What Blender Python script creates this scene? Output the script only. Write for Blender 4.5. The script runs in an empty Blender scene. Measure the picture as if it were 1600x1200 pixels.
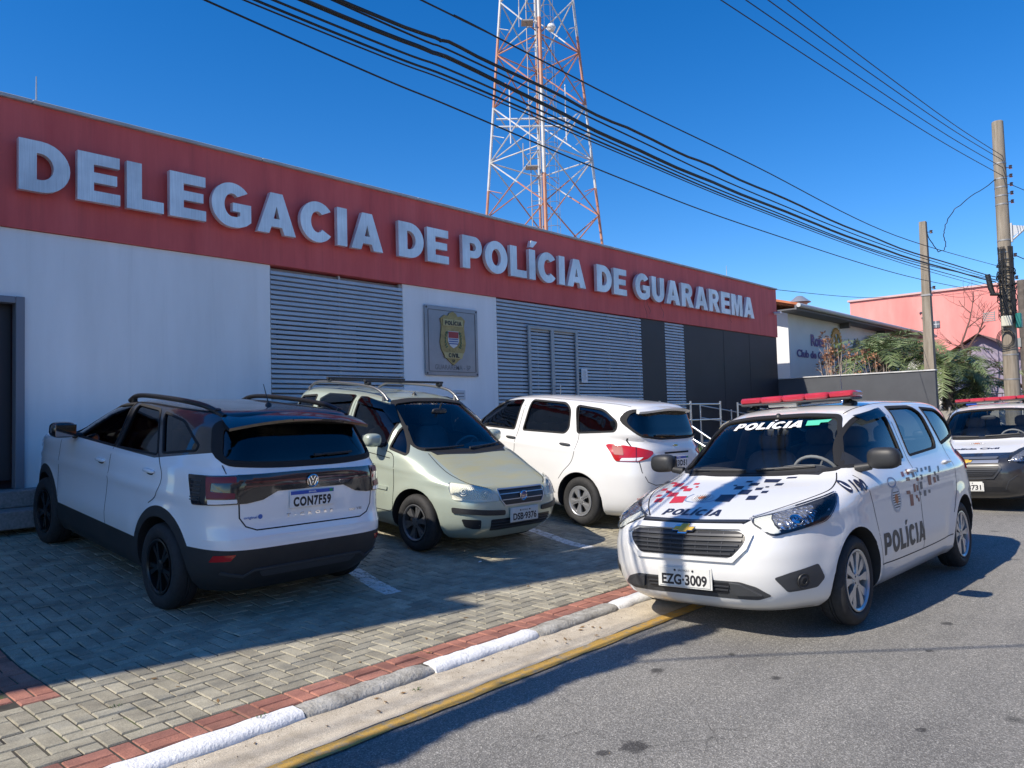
import bpy, bmesh, math, random
import numpy as np
from mathutils import Vector, Matrix
from mathutils.bvhtree import BVHTree
from mathutils.geometry import tessellate_polygon

SC = bpy.context.scene
COL = SC.collection
R = math.radians
PI = math.pi
rnd = random.Random(7)

# ------------------------------------------------------------------ camera
cam_data = bpy.data.cameras.new("camera")
cam = bpy.data.objects.new("camera", cam_data)
COL.objects.link(cam)
SC.camera = cam
cam_data.sensor_width = 36.0
cam_data.lens = 36.0 * 1209.86 / 1600.0
cam_data.clip_start = 0.05
cam_data.clip_end = 3000
_r = Vector((0.675196, -0.737166, -0.026389))
_u = Vector((-0.016498, -0.050858, 0.99857))
_f = Vector((0.737453, 0.673795, 0.046501))
cam.matrix_world = Matrix(((_r.x, _u.x, -_f.x, 0), (_r.y, _u.y, -_f.y, 0), (_r.z, _u.z, -_f.z, 1.508393), (0, 0, 0, 1)))

# ------------------------------------------------------------------ sky, sun, exposure
SUN_DIR = Vector((-1.0, 0.24, 0.98)).normalized()          # towards the sun
EL = math.asin(SUN_DIR.z)
world = bpy.data.worlds.new("World")
SC.world = world
world.use_nodes = True
wn = world.node_tree
wn.nodes.clear()
sky = wn.nodes.new('ShaderNodeTexSky')
sky.sky_type = 'NISHITA'
sky.sun_disc = False
sky.sun_elevation = EL
sky.sun_rotation = math.atan2(SUN_DIR.x, SUN_DIR.y)
sky.altitude = 600
sky.air_density = 1.0
sky.dust_density = 0.25
sky.ozone_density = 4.0
hsv = wn.nodes.new('ShaderNodeHueSaturation')
hsv.inputs['Hue'].default_value = 0.507
hsv.inputs['Saturation'].default_value = 1.36
hsv.inputs['Value'].default_value = 1.0
bg = wn.nodes.new('ShaderNodeBackground')
bg.inputs['Strength'].default_value = 0.132
wo = wn.nodes.new('ShaderNodeOutputWorld')
wn.links.new(sky.outputs[0], hsv.inputs['Color'])
wn.links.new(hsv.outputs[0], bg.inputs['Color'])
wn.links.new(bg.outputs[0], wo.inputs['Surface'])

sun_data = bpy.data.lights.new("sun", 'SUN')
sun_data.energy = 4.6
sun_data.angle = R(0.53)
sun_data.color = (1.0, 0.91, 0.78)
sun = bpy.data.objects.new("sun", sun_data)
COL.objects.link(sun)
sun.rotation_euler = (-SUN_DIR).to_track_quat('-Z', 'Y').to_euler()
sun.location = SUN_DIR * 60

SC.view_settings.view_transform = 'Standard'
SC.view_settings.look = 'None'
SC.view_settings.exposure = 0.43
SC.view_settings.gamma = 1.0

# ------------------------------------------------------------------ materials
_M = {}


class NT:
    """small node-tree helper"""
    def __init__(s, name):
        s.m = bpy.data.materials.new(name)
        s.m.use_nodes = True
        s.t = s.m.node_tree
        s.p = s.t.nodes['Principled BSDF']
        s.out = s.t.nodes['Material Output']

    def n(s, kind, **kw):
        x = s.t.nodes.new(kind)
        for k, v in kw.items():
            if k.startswith('i_'):
                x.inputs[k[2:].replace('_', ' ')].default_value = v
            else:
                setattr(x, k, v)
        return x

    def l(s, a, b):
        s.t.links.new(a, b)

    def coord(s, which='Object'):
        return s.n('ShaderNodeTexCoord').outputs[which]

    def noise(s, co, scale, detail=4, rough=.55, out='Fac'):
        x = s.n('ShaderNodeTexNoise')
        x.inputs['Scale'].default_value = scale
        x.inputs['Detail'].default_value = detail
        x.inputs['Roughness'].default_value = rough
        s.l(co, x.inputs['Vector'])
        return x.outputs[out]

    def ramp(s, fac, stops):
        x = s.n('ShaderNodeValToRGB')
        e = x.color_ramp.elements
        while len(e) < len(stops):
            e.new(.5)
        for k, (p, c) in enumerate(stops):
            e[k].position = p
            e[k].color = c if len(c) == 4 else (*c, 1)
        s.l(fac, x.inputs['Fac'])
        return x.outputs['Color']

    def math(s, op, a, b=None, clamp=False):
        x = s.n('ShaderNodeMath', operation=op, use_clamp=clamp)
        for k, v in enumerate((a, b)):
            if v is None:
                continue
            if isinstance(v, (int, float)):
                x.inputs[k].default_value = v
            else:
                s.l(v, x.inputs[k])
        return x.outputs[0]

    def mix(s, fac, a, b, blend='MIX'):
        x = s.n('ShaderNodeMix', data_type='RGBA', blend_type=blend)
        for idx, v in ((0, fac), (6, a), (7, b)):
            if isinstance(v, (int, float)):
                x.inputs[idx].default_value = v
            elif isinstance(v, (tuple, list)):
                x.inputs[idx].default_value = v if len(v) == 4 else (*v, 1)
            else:
                s.l(v, x.inputs[idx])
        return x.outputs[2]

    def bump(s, h, strength=.3, dist=.01):
        x = s.n('ShaderNodeBump')
        x.inputs['Strength'].default_value = strength
        x.inputs['Distance'].default_value = dist
        s.l(h, x.inputs['Height'])
        s.l(x.outputs[0], s.p.inputs['Normal'])

    def base(s, c):
        if isinstance(c, (tuple, list)):
            s.p.inputs['Base Color'].default_value = (*c[:3], 1)
        else:
            s.l(c, s.p.inputs['Base Color'])

    def set(s, **kw):
        for k, v in kw.items():
            s.p.inputs[k.replace('_', ' ')].default_value = v


def plain(name, col, rough=.5, metal=0.0, var=0.0, scale=6, bump=0, coat=0.0, coords='Object'):
    """a principled material with a little mottling"""
    if name in _M:
        return _M[name]
    t = NT(name)
    t.set(Roughness=rough, Metallic=metal)
    if coat:
        t.set(Coat_Weight=coat, Coat_Roughness=.03)
    if var or bump:
        co = t.coord(coords)
        nz = t.noise(co, scale, 5)
        lo = tuple(max(0, c * (1 - var)) for c in col)
        hi = tuple(min(1, c * (1 + var)) for c in col)
        t.base(t.ramp(nz, [(.3, lo), (.7, hi)]))
        if bump:
            t.bump(t.noise(co, scale * 12, 3), .4, bump)
    else:
        t.base(col)
    _M[name] = t.m
    return t.m


def glass(name, tint, gloss=.9, rough=.01, ior=1.5):
    """thin pane: tinted see-through mixed with a mirror reflection by Fresnel"""
    if name in _M:
        return _M[name]
    t = NT(name)
    t.t.nodes.remove(t.p)
    tr = t.n('ShaderNodeBsdfTransparent')
    tr.inputs[0].default_value = (*tint, 1)
    gl = t.n('ShaderNodeBsdfGlossy')
    gl.inputs['Color'].default_value = (gloss, gloss, gloss, 1)
    gl.inputs['Roughness'].default_value = rough
    fr = t.n('ShaderNodeFresnel')
    fr.inputs['IOR'].default_value = ior
    mx = t.n('ShaderNodeMixShader')
    t.l(fr.outputs[0], mx.inputs[0])
    t.l(tr.outputs[0], mx.inputs[1])
    t.l(gl.outputs[0], mx.inputs[2])
    t.l(mx.outputs[0], t.out.inputs['Surface'])
    _M[name] = t.m
    return t.m


# ------------------------------------------------------------------ object helpers
def tag(o, label=None, cat=None, group=None, kind=None):
    if label: o['label'] = label
    if cat: o['category'] = cat
    if group: o['group'] = group
    if kind: o['kind'] = kind
    return o


def empty(name, loc=(0, 0, 0), rot=(0, 0, 0), parent=None):
    o = bpy.data.objects.new(name, None)
    o.empty_display_size = .2
    COL.objects.link(o)
    o.location = loc
    o.rotation_euler = rot
    if parent: o.parent = parent
    return o


def obj_from(name, me, mats, parent=None, loc=(0, 0, 0)):
    o = bpy.data.objects.new(name, me)
    COL.objects.link(o)
    if mats is not None:
        for m in (mats if isinstance(mats, (list, tuple)) else [mats]):
            me.materials.append(m)
    o.location = loc
    if parent: o.parent = parent
    return o


class MB:
    """collects geometry, then becomes one mesh object"""
    def __init__(s):
        s.v = []
        s.f = []
        s.mi = []
        s.cur = 0

    def add(s, vs, fs):
        b = len(s.v)
        s.v += [tuple(x) for x in vs]
        for f in fs:
            s.f.append(tuple(b + i for i in f))
            s.mi.append(s.cur)
        return s

    def box(s, c, d, rot=None, bev=0.0):
        x, y, z = (k / 2 for k in d)
        if bev:
            b = min(bev, x * .9, y * .9, z * .9)
            vs, fs = [], []
            # chamfered box: 24 vertices
            idx = {}
            for sx in (-1, 1):
                for sy in (-1, 1):
                    for sz in (-1, 1):
                        for ax in range(3):
                            p = [sx * (x - b), sy * (y - b), sz * (z - b)]
                            p[ax] = (sx * x, sy * y, sz * z)[ax]
                            idx[(sx, sy, sz, ax)] = len(vs)
                            vs.append(p)
            for ax in range(3):
                o1, o2 = [(1, 2), (2, 0), (0, 1)][ax]
                for sg in (-1, 1):
                    q = []
                    for a, bb in ((-1, -1), (1, -1), (1, 1), (-1, 1)):
                        k = [0, 0, 0]
                        k[ax] = sg; k[o1] = a; k[o2] = bb
                        q.append(idx[(*k, ax)])
                    fs.append(q if sg > 0 else q[::-1])
                    # edges
            for ax in range(3):
                o1, o2 = [(1, 2), (2, 0), (0, 1)][ax]
                for a in (-1, 1):
                    for bb in (-1, 1):
                        q = []
                        for sg, which in ((-1, o1), (1, o1), (1, o2), (-1, o2)):
                            k = [0, 0, 0]
                            k[ax] = sg; k[o1] = a; k[o2] = bb
                            q.append(idx[(*k, which)])
                        fs.append(q if a * bb < 0 else q[::-1])
            for sx in (-1, 1):
                for sy in (-1, 1):
                    for sz in (-1, 1):
                        q = [idx[(sx, sy, sz, a)] for a in range(3)]
                        fs.append(q if sx * sy * sz > 0 else q[::-1])
        else:
            vs = [(a * x, b * y, e * z) for a in (-1, 1) for b in (-1, 1) for e in (-1, 1)]
            fs = [(0, 1, 3, 2), (4, 6, 7, 5), (0, 4, 5, 1), (2, 3, 7, 6), (0, 2, 6, 4), (1, 5, 7, 3)]
        M = Matrix.Translation(Vector(c))
        if rot is not None:
            M = M @ (rot.to_4x4() if hasattr(rot, 'to_4x4') else rot)
        return s.add([M @ Vector(p) for p in vs], fs)

    def tube(s, pts, r, n=8, cap=True):
        pts = [Vector(p) for p in pts]
        rs = r if isinstance(r, (list, tuple)) else [r] * len(pts)
        rings = []
        up = None
        for i, p in enumerate(pts):
            a = pts[max(0, i - 1)]
            b = pts[min(len(pts) - 1, i + 1)]
            t = (b - a).normalized()
            if up is None:
                up = Vector((0, 0, 1)) if abs(t.z) < .9 else Vector((1, 0, 0))
            x = t.cross(up).normalized()
            up = x.cross(t).normalized()
            rings.append([p + (x * math.cos(2 * PI * k / n) + up * math.sin(2 * PI * k / n)) * rs[i] for k in range(n)])
        vs = [q for rg in rings for q in rg]
        fs = []
        for i in range(len(pts) - 1):
            for k in range(n):
                k2 = (k + 1) % n
                fs.append((i * n + k, (i + 1) * n + k, (i + 1) * n + k2, i * n + k2)[::-1])
        if cap:
            fs.append(tuple(range(n)))
            fs.append(tuple((len(pts) - 1) * n + k for k in range(n))[::-1])
        return s.add(vs, fs)

    def lathe(s, prof, n=32, M=None, close=False):
        """prof: (r, h) list, spun round local z"""
        M = M or Matrix()
        vs = [M @ Vector((r * math.cos(2 * PI * k / n), r * math.sin(2 * PI * k / n), h)) for r, h in prof for k in range(n)]
        fs = []
        m = len(prof)
        for i in range(m - 1 + (1 if close else 0)):
            j = (i + 1) % m
            for k in range(n):
                k2 = (k + 1) % n
                fs.append((i * n + k, i * n + k2, j * n + k2, j * n + k))
        return s.add(vs, fs)

    def prism(s, poly, h0, h1, M=None):
        """polygon in xy extruded from z=h0 to z=h1"""
        M = M or Matrix()
        n = len(poly)
        vs = [M @ Vector((x, y, h0)) for x, y in poly] + [M @ Vector((x, y, h1)) for x, y in poly]
        ar = sum(poly[i][0] * poly[(i + 1) % n][1] - poly[(i + 1) % n][0] * poly[i][1] for i in range(n))
        fs = [tuple(range(n))[::-1], tuple(range(n, 2 * n))]
        fs += [(i, (i + 1) % n, n + (i + 1) % n, n + i) for i in range(n)]
        if (ar < 0) != (h1 < h0):
            fs = [f[::-1] for f in fs]
        return s.add(vs, fs)

    def quad(s, a, b, c, d):
        return s.add([a, b, c, d], [(0, 1, 2, 3)])

    def mesh(s, name, smooth=None):
        me = bpy.data.meshes.new(name)
        me.from_pydata(s.v, [], s.f)
        if any(s.mi):
            me.polygons.foreach_set('material_index', s.mi)
        if smooth is not None:
            me.polygons.foreach_set('use_smooth', [True] * len(me.polygons))
            me.set_sharp_from_angle(angle=R(smooth))
        me.update()
        return me

    def build(s, name, mats, parent=None, smooth=None, loc=(0, 0, 0)):
        return obj_from(name, s.mesh(name, smooth), mats, parent, loc)


# ------------------------------------------------------------------ lettering
def arc(cx, cy, rx, ry, a0, a1, n=14):
    return [(cx + rx * math.cos(R(a0 + (a1 - a0) * i / n)), cy + ry * math.sin(R(a0 + (a1 - a0) * i / n))) for i in range(n + 1)]


def glyph(ch):
    """heavy grotesque capitals: (advance width, list of (outer, [holes]))"""
    w = .3
    if ch == 'I':
        return w, [([(0, 0), (w, 0), (w, 1), (0, 1)], [])]
    if ch == 'Í':
        return w, [([(0, 0), (w, 0), (w, 1), (0, 1)], []), ([(.04, 1.08), (.2, 1.08), (.42, 1.3), (.12, 1.3)], [])]
    if ch == 'E':
        return .8, [([(0, 0), (.8, 0), (.8, .23), (w, .23), (w, .4), (.74, .4), (.74, .61), (w, .61), (w, .77), (.79, .77), (.79, 1), (0, 1)], [])]
    if ch == 'L':
        return .75, [([(0, 0), (.75, 0), (.75, .24), (w, .24), (w, 1), (0, 1)], [])]
    if ch == 'D':
        o = [(0, 0)] + arc(.38, .5, .5, .5, -90, 90) + [(0, 1)]
        h = [(w, .24)] + arc(.36, .5, .23, .26, -90, 90) + [(w, .76)]
        return .88, [(o, [h])]
    if ch == 'P':
        o = [(0, 0), (w, 0), (w, .34)] + arc(.5, .67, .3, .33, -90, 90) + [(0, 1)]
        h = [(w, .55)] + arc(.43, .67, .12, .12, -90, 90) + [(w, .79)]
        return .8, [(o, [h])]
    if ch == 'R':
        o = [(0, 0), (w, 0), (w, .4), (.34, .4), (.58, 0), (.93, 0), (.66, .43)] + arc(.53, .7, .3, .3, -58, 90) + [(0, 1)]
        h = [(w, .58)] + arc(.46, .69, .11, .11, -90, 90) + [(w, .8)]
        return .92, [(o, [h])]
    if ch == 'A':
        return 1.02, [([(0, 0), (.31, 0), (.37, .17), (.65, .17), (.71, 0), (1.02, 0), (.67, 1), (.35, 1)], [[(.43, .37), (.59, .37), (.51, .68)]])]
    if ch == 'V':
        return .98, [([(.34, 0), (.64, 0), (.98, 1), (.66, 1), (.49, .36), (.32, 1), (0, 1)], [])]
    if ch == 'M':
        return 1.02, [([(0, 0), (.26, 0), (.26, .62), (.43, 0), (.59, 0), (.76, .62), (.76, 0), (1.02, 0), (1.02, 1), (.64, 1), (.51, .48), (.38, 1), (0, 1)], [])]
    if ch == 'O':
        return .98, [(arc(.49, .5, .49, .52, 0, 352, 44), [arc(.49, .5, .2, .27, 0, 350, 35)])]
    if ch == 'U':
        o = [(0, 1), (0, .38)] + arc(.43, .38, .43, .4, 180, 360) + [(.86, 1), (.56, 1), (.56, .4)] + arc(.43, .38, .13, .16, 360, 180) + [(.3, 1)]
        return .86, [(o, [])]
    if ch == 'C':
        o = arc(.49, .5, .49, .52, 38, 322, 40) + [(.62, .32)] + arc(.49, .5, .19, .27, 312, 48, 24)
        return .94, [(o, [])]
    if ch == 'G':
        o = arc(.49, .5, .49, .52, 40, 270, 36) + [(.66, -.01), (.84, .06), (.95, .15), (.95, .56), (.5, .56), (.5, .36), (.68, .36), (.68, .27), (.58, .23)] + arc(.49, .5, .19, .27, 270, 50, 28)
        return .97, [(o, [])]
    if ch == 'S':
        o = (arc(.42, .71, .42, .31, 20, 180, 16) + arc(.42, .71, .42, .31, 180, 235, 6) + [(.44, .46), (.55, .4)] + arc(.42, .29, .14, .1, 10, -170, 8)
             + [(.26, .32), (0, .3)] + arc(.42, .29, .42, .31, 195, 360, 16) + arc(.42, .29, .42, .31, 0, 50, 6) + [(.36, .6), (.29, .66)] + arc(.42, .71, .13, .1, 200, 20, 8))
        return .84, [(o, [])]
    return .35, []


def fill2d(loops):
    """triangulate outer+holes -> (verts2d, tris)"""
    vl = [[Vector((x, y, 0)) for x, y in lp] for lp in loops]
    tris = tessellate_polygon(vl)
    flat = [(p.x, p.y) for lp in vl for p in lp]
    out = []
    for t in tris:
        a, b, c = (flat[i] for i in t)
        ar = (b[0] - a[0]) * (c[1] - a[1]) - (c[0] - a[0]) * (b[1] - a[1])
        if abs(ar) < 1e-10: continue
        out.append(tuple(t) if ar > 0 else tuple(t)[::-1])
    return flat, out


def bold_text(s, gap=.08, space=.42):
    """heavy caps as (verts2d, tris, width) at cap height 1"""
    V, F, x = [], [], 0
    for ch in s:
        if ch == ' ':
            x += space; continue
        w, shapes = glyph(ch)
        for o, hs in shapes:
            v, f = fill2d([o] + hs)
            b = len(V)
            V += [(p[0] + x, p[1]) for p in v]
            F += [tuple(b + i for i in t) for t in f]
        x += w + (gap if ch not in 'A' else gap * .6)
    return V, F, x - gap


_TX = {}


def font_text(s, off=.0, spacing=1.0):
    """text in Blender's built-in font as (verts2d, faces, width), cap height 1"""
    k = (s, off, spacing)
    if k in _TX: return _TX[k]
    c = bpy.data.curves.new('t', 'FONT')
    c.body = s
    c.offset = off
    c.space_character = spacing
    c.resolution_u = 4
    o = bpy.data.objects.new('t', c)
    COL.objects.link(o)
    dg = bpy.context.evaluated_depsgraph_get()
    me = bpy.data.meshes.new_from_object(o.evaluated_get(dg))
    V = [(v.co.x, v.co.y) for v in me.vertices]
    F = [tuple(p.vertices) for p in me.polygons]
    bpy.data.objects.remove(o)
    bpy.data.curves.remove(c)
    bpy.data.meshes.remove(me)
    x0 = min(v[0] for v in V); x1 = max(v[0] for v in V)
    H = .69 + off
    V = [((a - x0) / H, b / H) for a, b in V]
    _TX[k] = (V, F, (x1 - x0) / H)
    return _TX[k]


def flat_text(mb, txt, origin, ux, uy, height, width=None, thick=0.0):
    """lay text on a plane: origin = lower left, ux/uy unit vectors"""
    V, F, W = txt
    o, ux, uy = Vector(origin), Vector(ux), Vector(uy)
    n = ux.cross(uy)
    sx = (width / W) if width else height
    P = [o + ux * (x * sx) + uy * (y * height) for x, y in V]
    if not thick:
        mb.add(P, F); return mb
    Pf = [p + n * thick for p in P]
    m = len(P)
    cnt = {}
    for f in F:
        for i in range(len(f)):
            e = (f[i], f[(i + 1) % len(f)])
            cnt[e] = cnt.get(e, 0) + 1
    side = [(b, a, m + a, m + b)[::-1] for (a, b) in cnt if (b, a) not in cnt]
    mb.add(P + Pf, [tuple(m + i for i in f) for f in F] + [tuple(f[::-1]) for f in F] + side)
    return mb

# ==================================================================== SETTING
def gz(y):
    """height of the forecourt: nearly level pavement, then a ramp up to the building"""
    if y < 3.6: return .05
    return .05 + .0125 * (y - 3.6) if y < 5.6 else .075 + .105 * (y - 5.6)


# ---- asphalt
t = NT('asphalt')
co = t.coord()
a = t.noise(co, 420, 2, .6)
b = t.noise(co, .6, 5, .6)
vo = t.n('ShaderNodeTexVoronoi'); vo.inputs['Scale'].default_value = 160; t.l(co, vo.inputs['Vector'])
grit = t.ramp(vo.outputs['Color'], [(.0, (.125, .121, .111)), (.55, (.225, .218, .20)), (.8, (.34, .328, .302)), (1, (.56, .54, .49))])
fine = t.ramp(a, [(.35, (.6, .6, .6)), (.65, (1.3, 1.3, 1.3))])
big = t.ramp(b, [(.28, (.74, .74, .75)), (.5, (.98, .98, .97)), (.72, (1.14, 1.13, 1.1))])
c1 = t.mix(1.0, grit, fine, 'MULTIPLY')
c2 = t.mix(1.0, c1, big, 'MULTIPLY')
# oil spots: a few sparse cells
v2 = t.n('ShaderNodeTexVoronoi'); v2.inputs['Scale'].default_value = 1.3; t.l(co, v2.inputs['Vector'])
wob = t.noise(co, 9, 3)
dd = t.math('ADD', v2.outputs['Distance'], t.math('MULTIPLY', t.math('SUBTRACT', wob, .5), .06))
spot = t.ramp(dd, [(.045, (.42, .42, .42)), (.075, (1, 1, 1))])
c3 = t.mix(.8, c2, spot, 'MULTIPLY')
# long tyre-worn streaks
mp = t.n('ShaderNodeMapping'); mp.inputs['Scale'].default_value = (.12, 1.6, 1); t.l(co, mp.inputs['Vector'])
st = t.ramp(t.noise(mp.outputs[0], 1.1, 4), [(.35, (.86, .86, .86)), (.62, (1.08, 1.07, 1.06))])
c4 = t.mix(1.0, c3, st, 'MULTIPLY')
# oil stains and patches where the photo shows them
sepA = t.n('ShaderNodeSeparateXYZ'); t.l(co, sepA.inputs[0])
stain = None
for (sx, sy, sr) in ((3.02, 2.06, .075), (2.88, 2.13, .04), (4.3, 1.95, .035), (5.35, 1.42, .03), (4.02, 1.12, .032), (6.1, 1.5, .05), (4.55, 2.35, .028), (7.4, .9, .06), (3.4, .9, .03), (4.0, 2.55, .05)):
    dx = t.math('MULTIPLY', t.math('SUBTRACT', sepA.outputs[0], sx), .8); dy = t.math('SUBTRACT', sepA.outputs[1], sy)
    dr = t.math('DIVIDE', t.math('SQRT', t.math('ADD', t.math('MULTIPLY', dx, dx), t.math('MULTIPLY', dy, dy))), sr)
    stain = dr if stain is None else t.math('MINIMUM', stain, dr)
stain = t.math('ADD', stain, t.math('MULTIPLY', t.math('SUBTRACT', t.noise(co, 26, 3), .5), 1.1))
c4 = t.mix(1.0, c4, t.ramp(stain, [(.55, (.36, .36, .37)), (.95, (1, 1, 1))]), 'MULTIPLY')
mp2 = t.n('ShaderNodeMapping'); mp2.inputs['Scale'].default_value = (.5, .5, 1); t.l(co, mp2.inputs['Vector'])
vc = t.n('ShaderNodeTexVoronoi'); vc.feature = 'DISTANCE_TO_EDGE'; vc.inputs['Scale'].default_value = .9
wv_ = t.n('ShaderNodeVectorMath', operation='ADD'); t.l(co, wv_.inputs[0]); 
nv = t.n('ShaderNodeTexNoise'); nv.inputs['Scale'].default_value = 1.4; nv.inputs['Detail'].default_value = 5; t.l(co, nv.inputs['Vector']); t.l(nv.outputs['Color'], wv_.inputs[1])
t.l(wv_.outputs[0], vc.inputs['Vector'])
crack = t.ramp(vc.outputs['Distance'], [(.0, (.55, .55, .55)), (.006, (1, 1, 1))])
cm = t.ramp(t.noise(co, .35, 3), [(.52, (0, 0, 0)), (.6, (1, 1, 1))])
c4 = t.mix(cm, c4, t.mix(1.0, c4, crack, 'MULTIPLY'))
t.base(c4)
t.set(Roughness=.86)
t.p.inputs['Specular IOR Level'].default_value = .35
t.bump(vo.outputs['Distance'], .5, .004)
ASPHALT = t.m

t = NT('gutter_concrete')
co = t.coord()
c = t.ramp(t.noise(co, 7, 6, .65), [(.25, (.40, .34, .25)), (.5, (.54, .47, .36)), (.75, (.66, .59, .46))])
c = t.mix(1, c, t.ramp(t.noise(co, 240, 2), [(.35, (.62, .62, .62)), (.65, (1.2, 1.2, 1.2))]), 'MULTIPLY')
t.base(c); t.set(Roughness=.9); t.bump(t.noise(co, 130, 4), .6, .006)
GUTTER = t.m

t = NT('yellow_road_paint')
co = t.coord()
wear = t.ramp(t.noise(co, 14, 6, .7), [(.36, (.34, .29, .2)), (.50, (.60, .36, .075))])
c = t.mix(1, wear, t.ramp(t.noise(co, 300, 2), [(.3, (.62, .62, .62)), (.7, (1.15, 1.15, 1.15))]), 'MULTIPLY')
t.base(c); t.set(Roughness=.8); t.bump(t.noise(co, 200, 3), .5, .004)
YELLOW = t.m

t = NT('bare_kerb_concrete')
co = t.coord()
c = t.ramp(t.noise(co, 11, 6, .7), [(.25, (.16, .145, .12)), (.5, (.38, .36, .31)), (.75, (.56, .54, .49))])
t.base(c); t.set(Roughness=.92); t.bump(t.noise(co, 60, 5), .8, .012)
KERB = t.m
t = NT('whitewashed_kerb')
co = t.coord()
c = t.ramp(t.noise(co, 26, 6, .75), [(.28, (.3, .28, .24)), (.4, (.74, .74, .72)), (.7, (.86, .86, .85))])
t.base(c); t.set(Roughness=.75); t.bump(t.noise(co, 60, 5), .7, .01)
KERBW = t.m

# ground sheet, road, gutter, yellow line
me = MB().quad((-400, -400, -.05), (900, -400, -.05), (900, 500, -.05), (-400, 500, -.05))
earth = plain('earth', (.2, .17, .12), .95, var=.4, scale=.3)
tag(me.build('ground', earth), kind='structure')
YR = -4.6
tag(MB().quad((-60, YR, 0), (160, YR, 0), (160, 3.56, 0), (-60, 3.56, 0)).build('road', ASPHALT), kind='structure')
m = MB()
nx = 260
xs = [(-10 + 40 * i / nx) for i in range(nx + 1)]
rr = random.Random(3)
edge = [3.20 + rr.uniform(-.012, .012) for _ in xs]
for i in range(nx):
    m.quad((xs[i], edge[i], .004), (xs[i + 1], edge[i + 1], .004), (xs[i + 1], 3.56, .012), (xs[i], 3.56, .012))
tag(m.build('gutter', GUTTER), kind='structure')
m = MB()
e1 = [3.078 + rr.uniform(-.008, .008) for _ in xs]
e2 = [3.19 + rr.uniform(-.008, .008) for _ in xs]
for i in range(nx):
    m.quad((xs[i], e1[i], .008), (xs[i + 1], e1[i + 1], .008), (xs[i + 1], e2[i + 1], .008), (xs[i], e2[i], .008))
tag(m.build('yellow_road_line', YELLOW), kind='structure')

# kerb: low worn stones, alternately whitewashed and bare
m = MB()
joints = [-.6, .35, 1.27, 2.24, 3.13, 4.1, 5.05, 5.95]
while joints[-1] < 24: joints.append(joints[-1] + .95)
rr = random.Random(11)
for k in range(len(joints) - 1):
    x0, x1 = joints[k] + .004, joints[k + 1] - .004
    m.cur = 1 if k % 2 == 0 else 0
    n = 14
    prof0 = [(3.535, -.05), (3.527, .018), (3.545, .041), (3.575, .05), (3.655, .052), (3.66, -.05)]
    rings = []
    for i in range(n + 1):
        x = x0 + (x1 - x0) * i / n
        jy, jz = rr.uniform(-.007, .007), rr.uniform(-.005, .004)
        e = .012 if i in (0, n) else 0
        rings.append([(x, y + (jy if q < 4 else 0) + (e if q < 3 else 0), z + (jz - e * .5 if 0 < q < 5 else 0)) for q, (y, z) in enumerate(prof0)])
    vs = [p for rg in rings for p in rg]
    fs = [(i * 6 + q, i * 6 + q + 1, (i + 1) * 6 + q + 1, (i + 1) * 6 + q)[::-1] for i in range(n) for q in range(5)]
    fs += [tuple(range(6))[::-1], tuple(n * 6 + q for q in range(6))]
    m.add(vs, fs)
tag(m.build('kerb', [KERB, KERBW], smooth=50), kind='structure')

# ---- block paving of the forecourt: every block modelled
t = NT('grey_paving_block')
co = t.coord()
at = t.n('ShaderNodeAttribute'); at.attribute_name = 'tone'
c = t.ramp(at.outputs['Fac'], [(0, (.28, .255, .195)), (.5, (.36, .33, .25)), (1, (.44, .405, .31))])
c = t.mix(1, c, t.ramp(t.noise(co, 5, 6, .65), [(.3, (.62, .62, .62)), (.65, (1.12, 1.12, 1.1))]), 'MULTIPLY')
c = t.mix(1, c, t.ramp(t.noise(co, 170, 3), [(.3, (.66, .66, .66)), (.7, (1.22, 1.22, 1.22))]), 'MULTIPLY')
sep = t.n('ShaderNodeSeparateXYZ'); t.l(co, sep.inputs[0])
# two worn white stall lines
line = None
for X0 in (4.2, 6.97, 9.75):
    q = t.math('SUBTRACT', t.math('SUBTRACT', sep.outputs[0], X0), t.math('MULTIPLY', t.math('SUBTRACT', sep.outputs[1], 5.25), .25))
    inside = t.math('LESS_THAN', t.math('ABSOLUTE', q), .085)
    line = inside if line is None else t.math('MAXIMUM', line, inside)
line = t.math('MULTIPLY', line, t.math('GREATER_THAN', sep.outputs[1], 5.25))
worn = t.ramp(t.noise(co, 20, 5, .7), [(.38, (.05, .05, .05)), (.5, (.95, .95, .95))])
c = t.mix(t.math('MULTIPLY', line, worn), c, (.72, .72, .7))
t.base(c); t.set(Roughness=.88)
t.bump(t.noise(co, 150, 4), .55, .005)
PAVER = t.m
t = NT('red_paving_block')
co = t.coord()
at = t.n('ShaderNodeAttribute'); at.attribute_name = 'tone'
c = t.ramp(at.outputs['Fac'], [(0, (.2, .11, .085)), (.4, (.36, .15, .105)), (1, (.47, .21, .15))])
c = t.mix(1, c, t.ramp(t.noise(co, 6, 6, .65), [(.3, (.66, .66, .66)), (.65, (1.12, 1.12, 1.1))]), 'MULTIPLY')
c = t.mix(1, c, t.ramp(t.noise(co, 170, 3), [(.3, (.7, .7, .7)), (.7, (1.2, 1.2, 1.2))]), 'MULTIPLY')
t.base(c); t.set(Roughness=.85); t.bump(t.noise(co, 150, 4), .5, .005)
REDPAVER = t.m
t = NT('joint_sand')
co = t.coord()
c = t.ramp(t.noise(co, 3.5, 5, .7), [(.42, (.045, .04, .032)), (.56, (.075, .068, .05)), (.63, (.07, .085, .03))])
t.base(c); t.set(Roughness=1)
SAND = t.m

rr = random.Random(5)
PV, PF, TONE = {0: [], 1: []}, {0: [], 1: []}, {0: [], 1: []}


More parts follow.
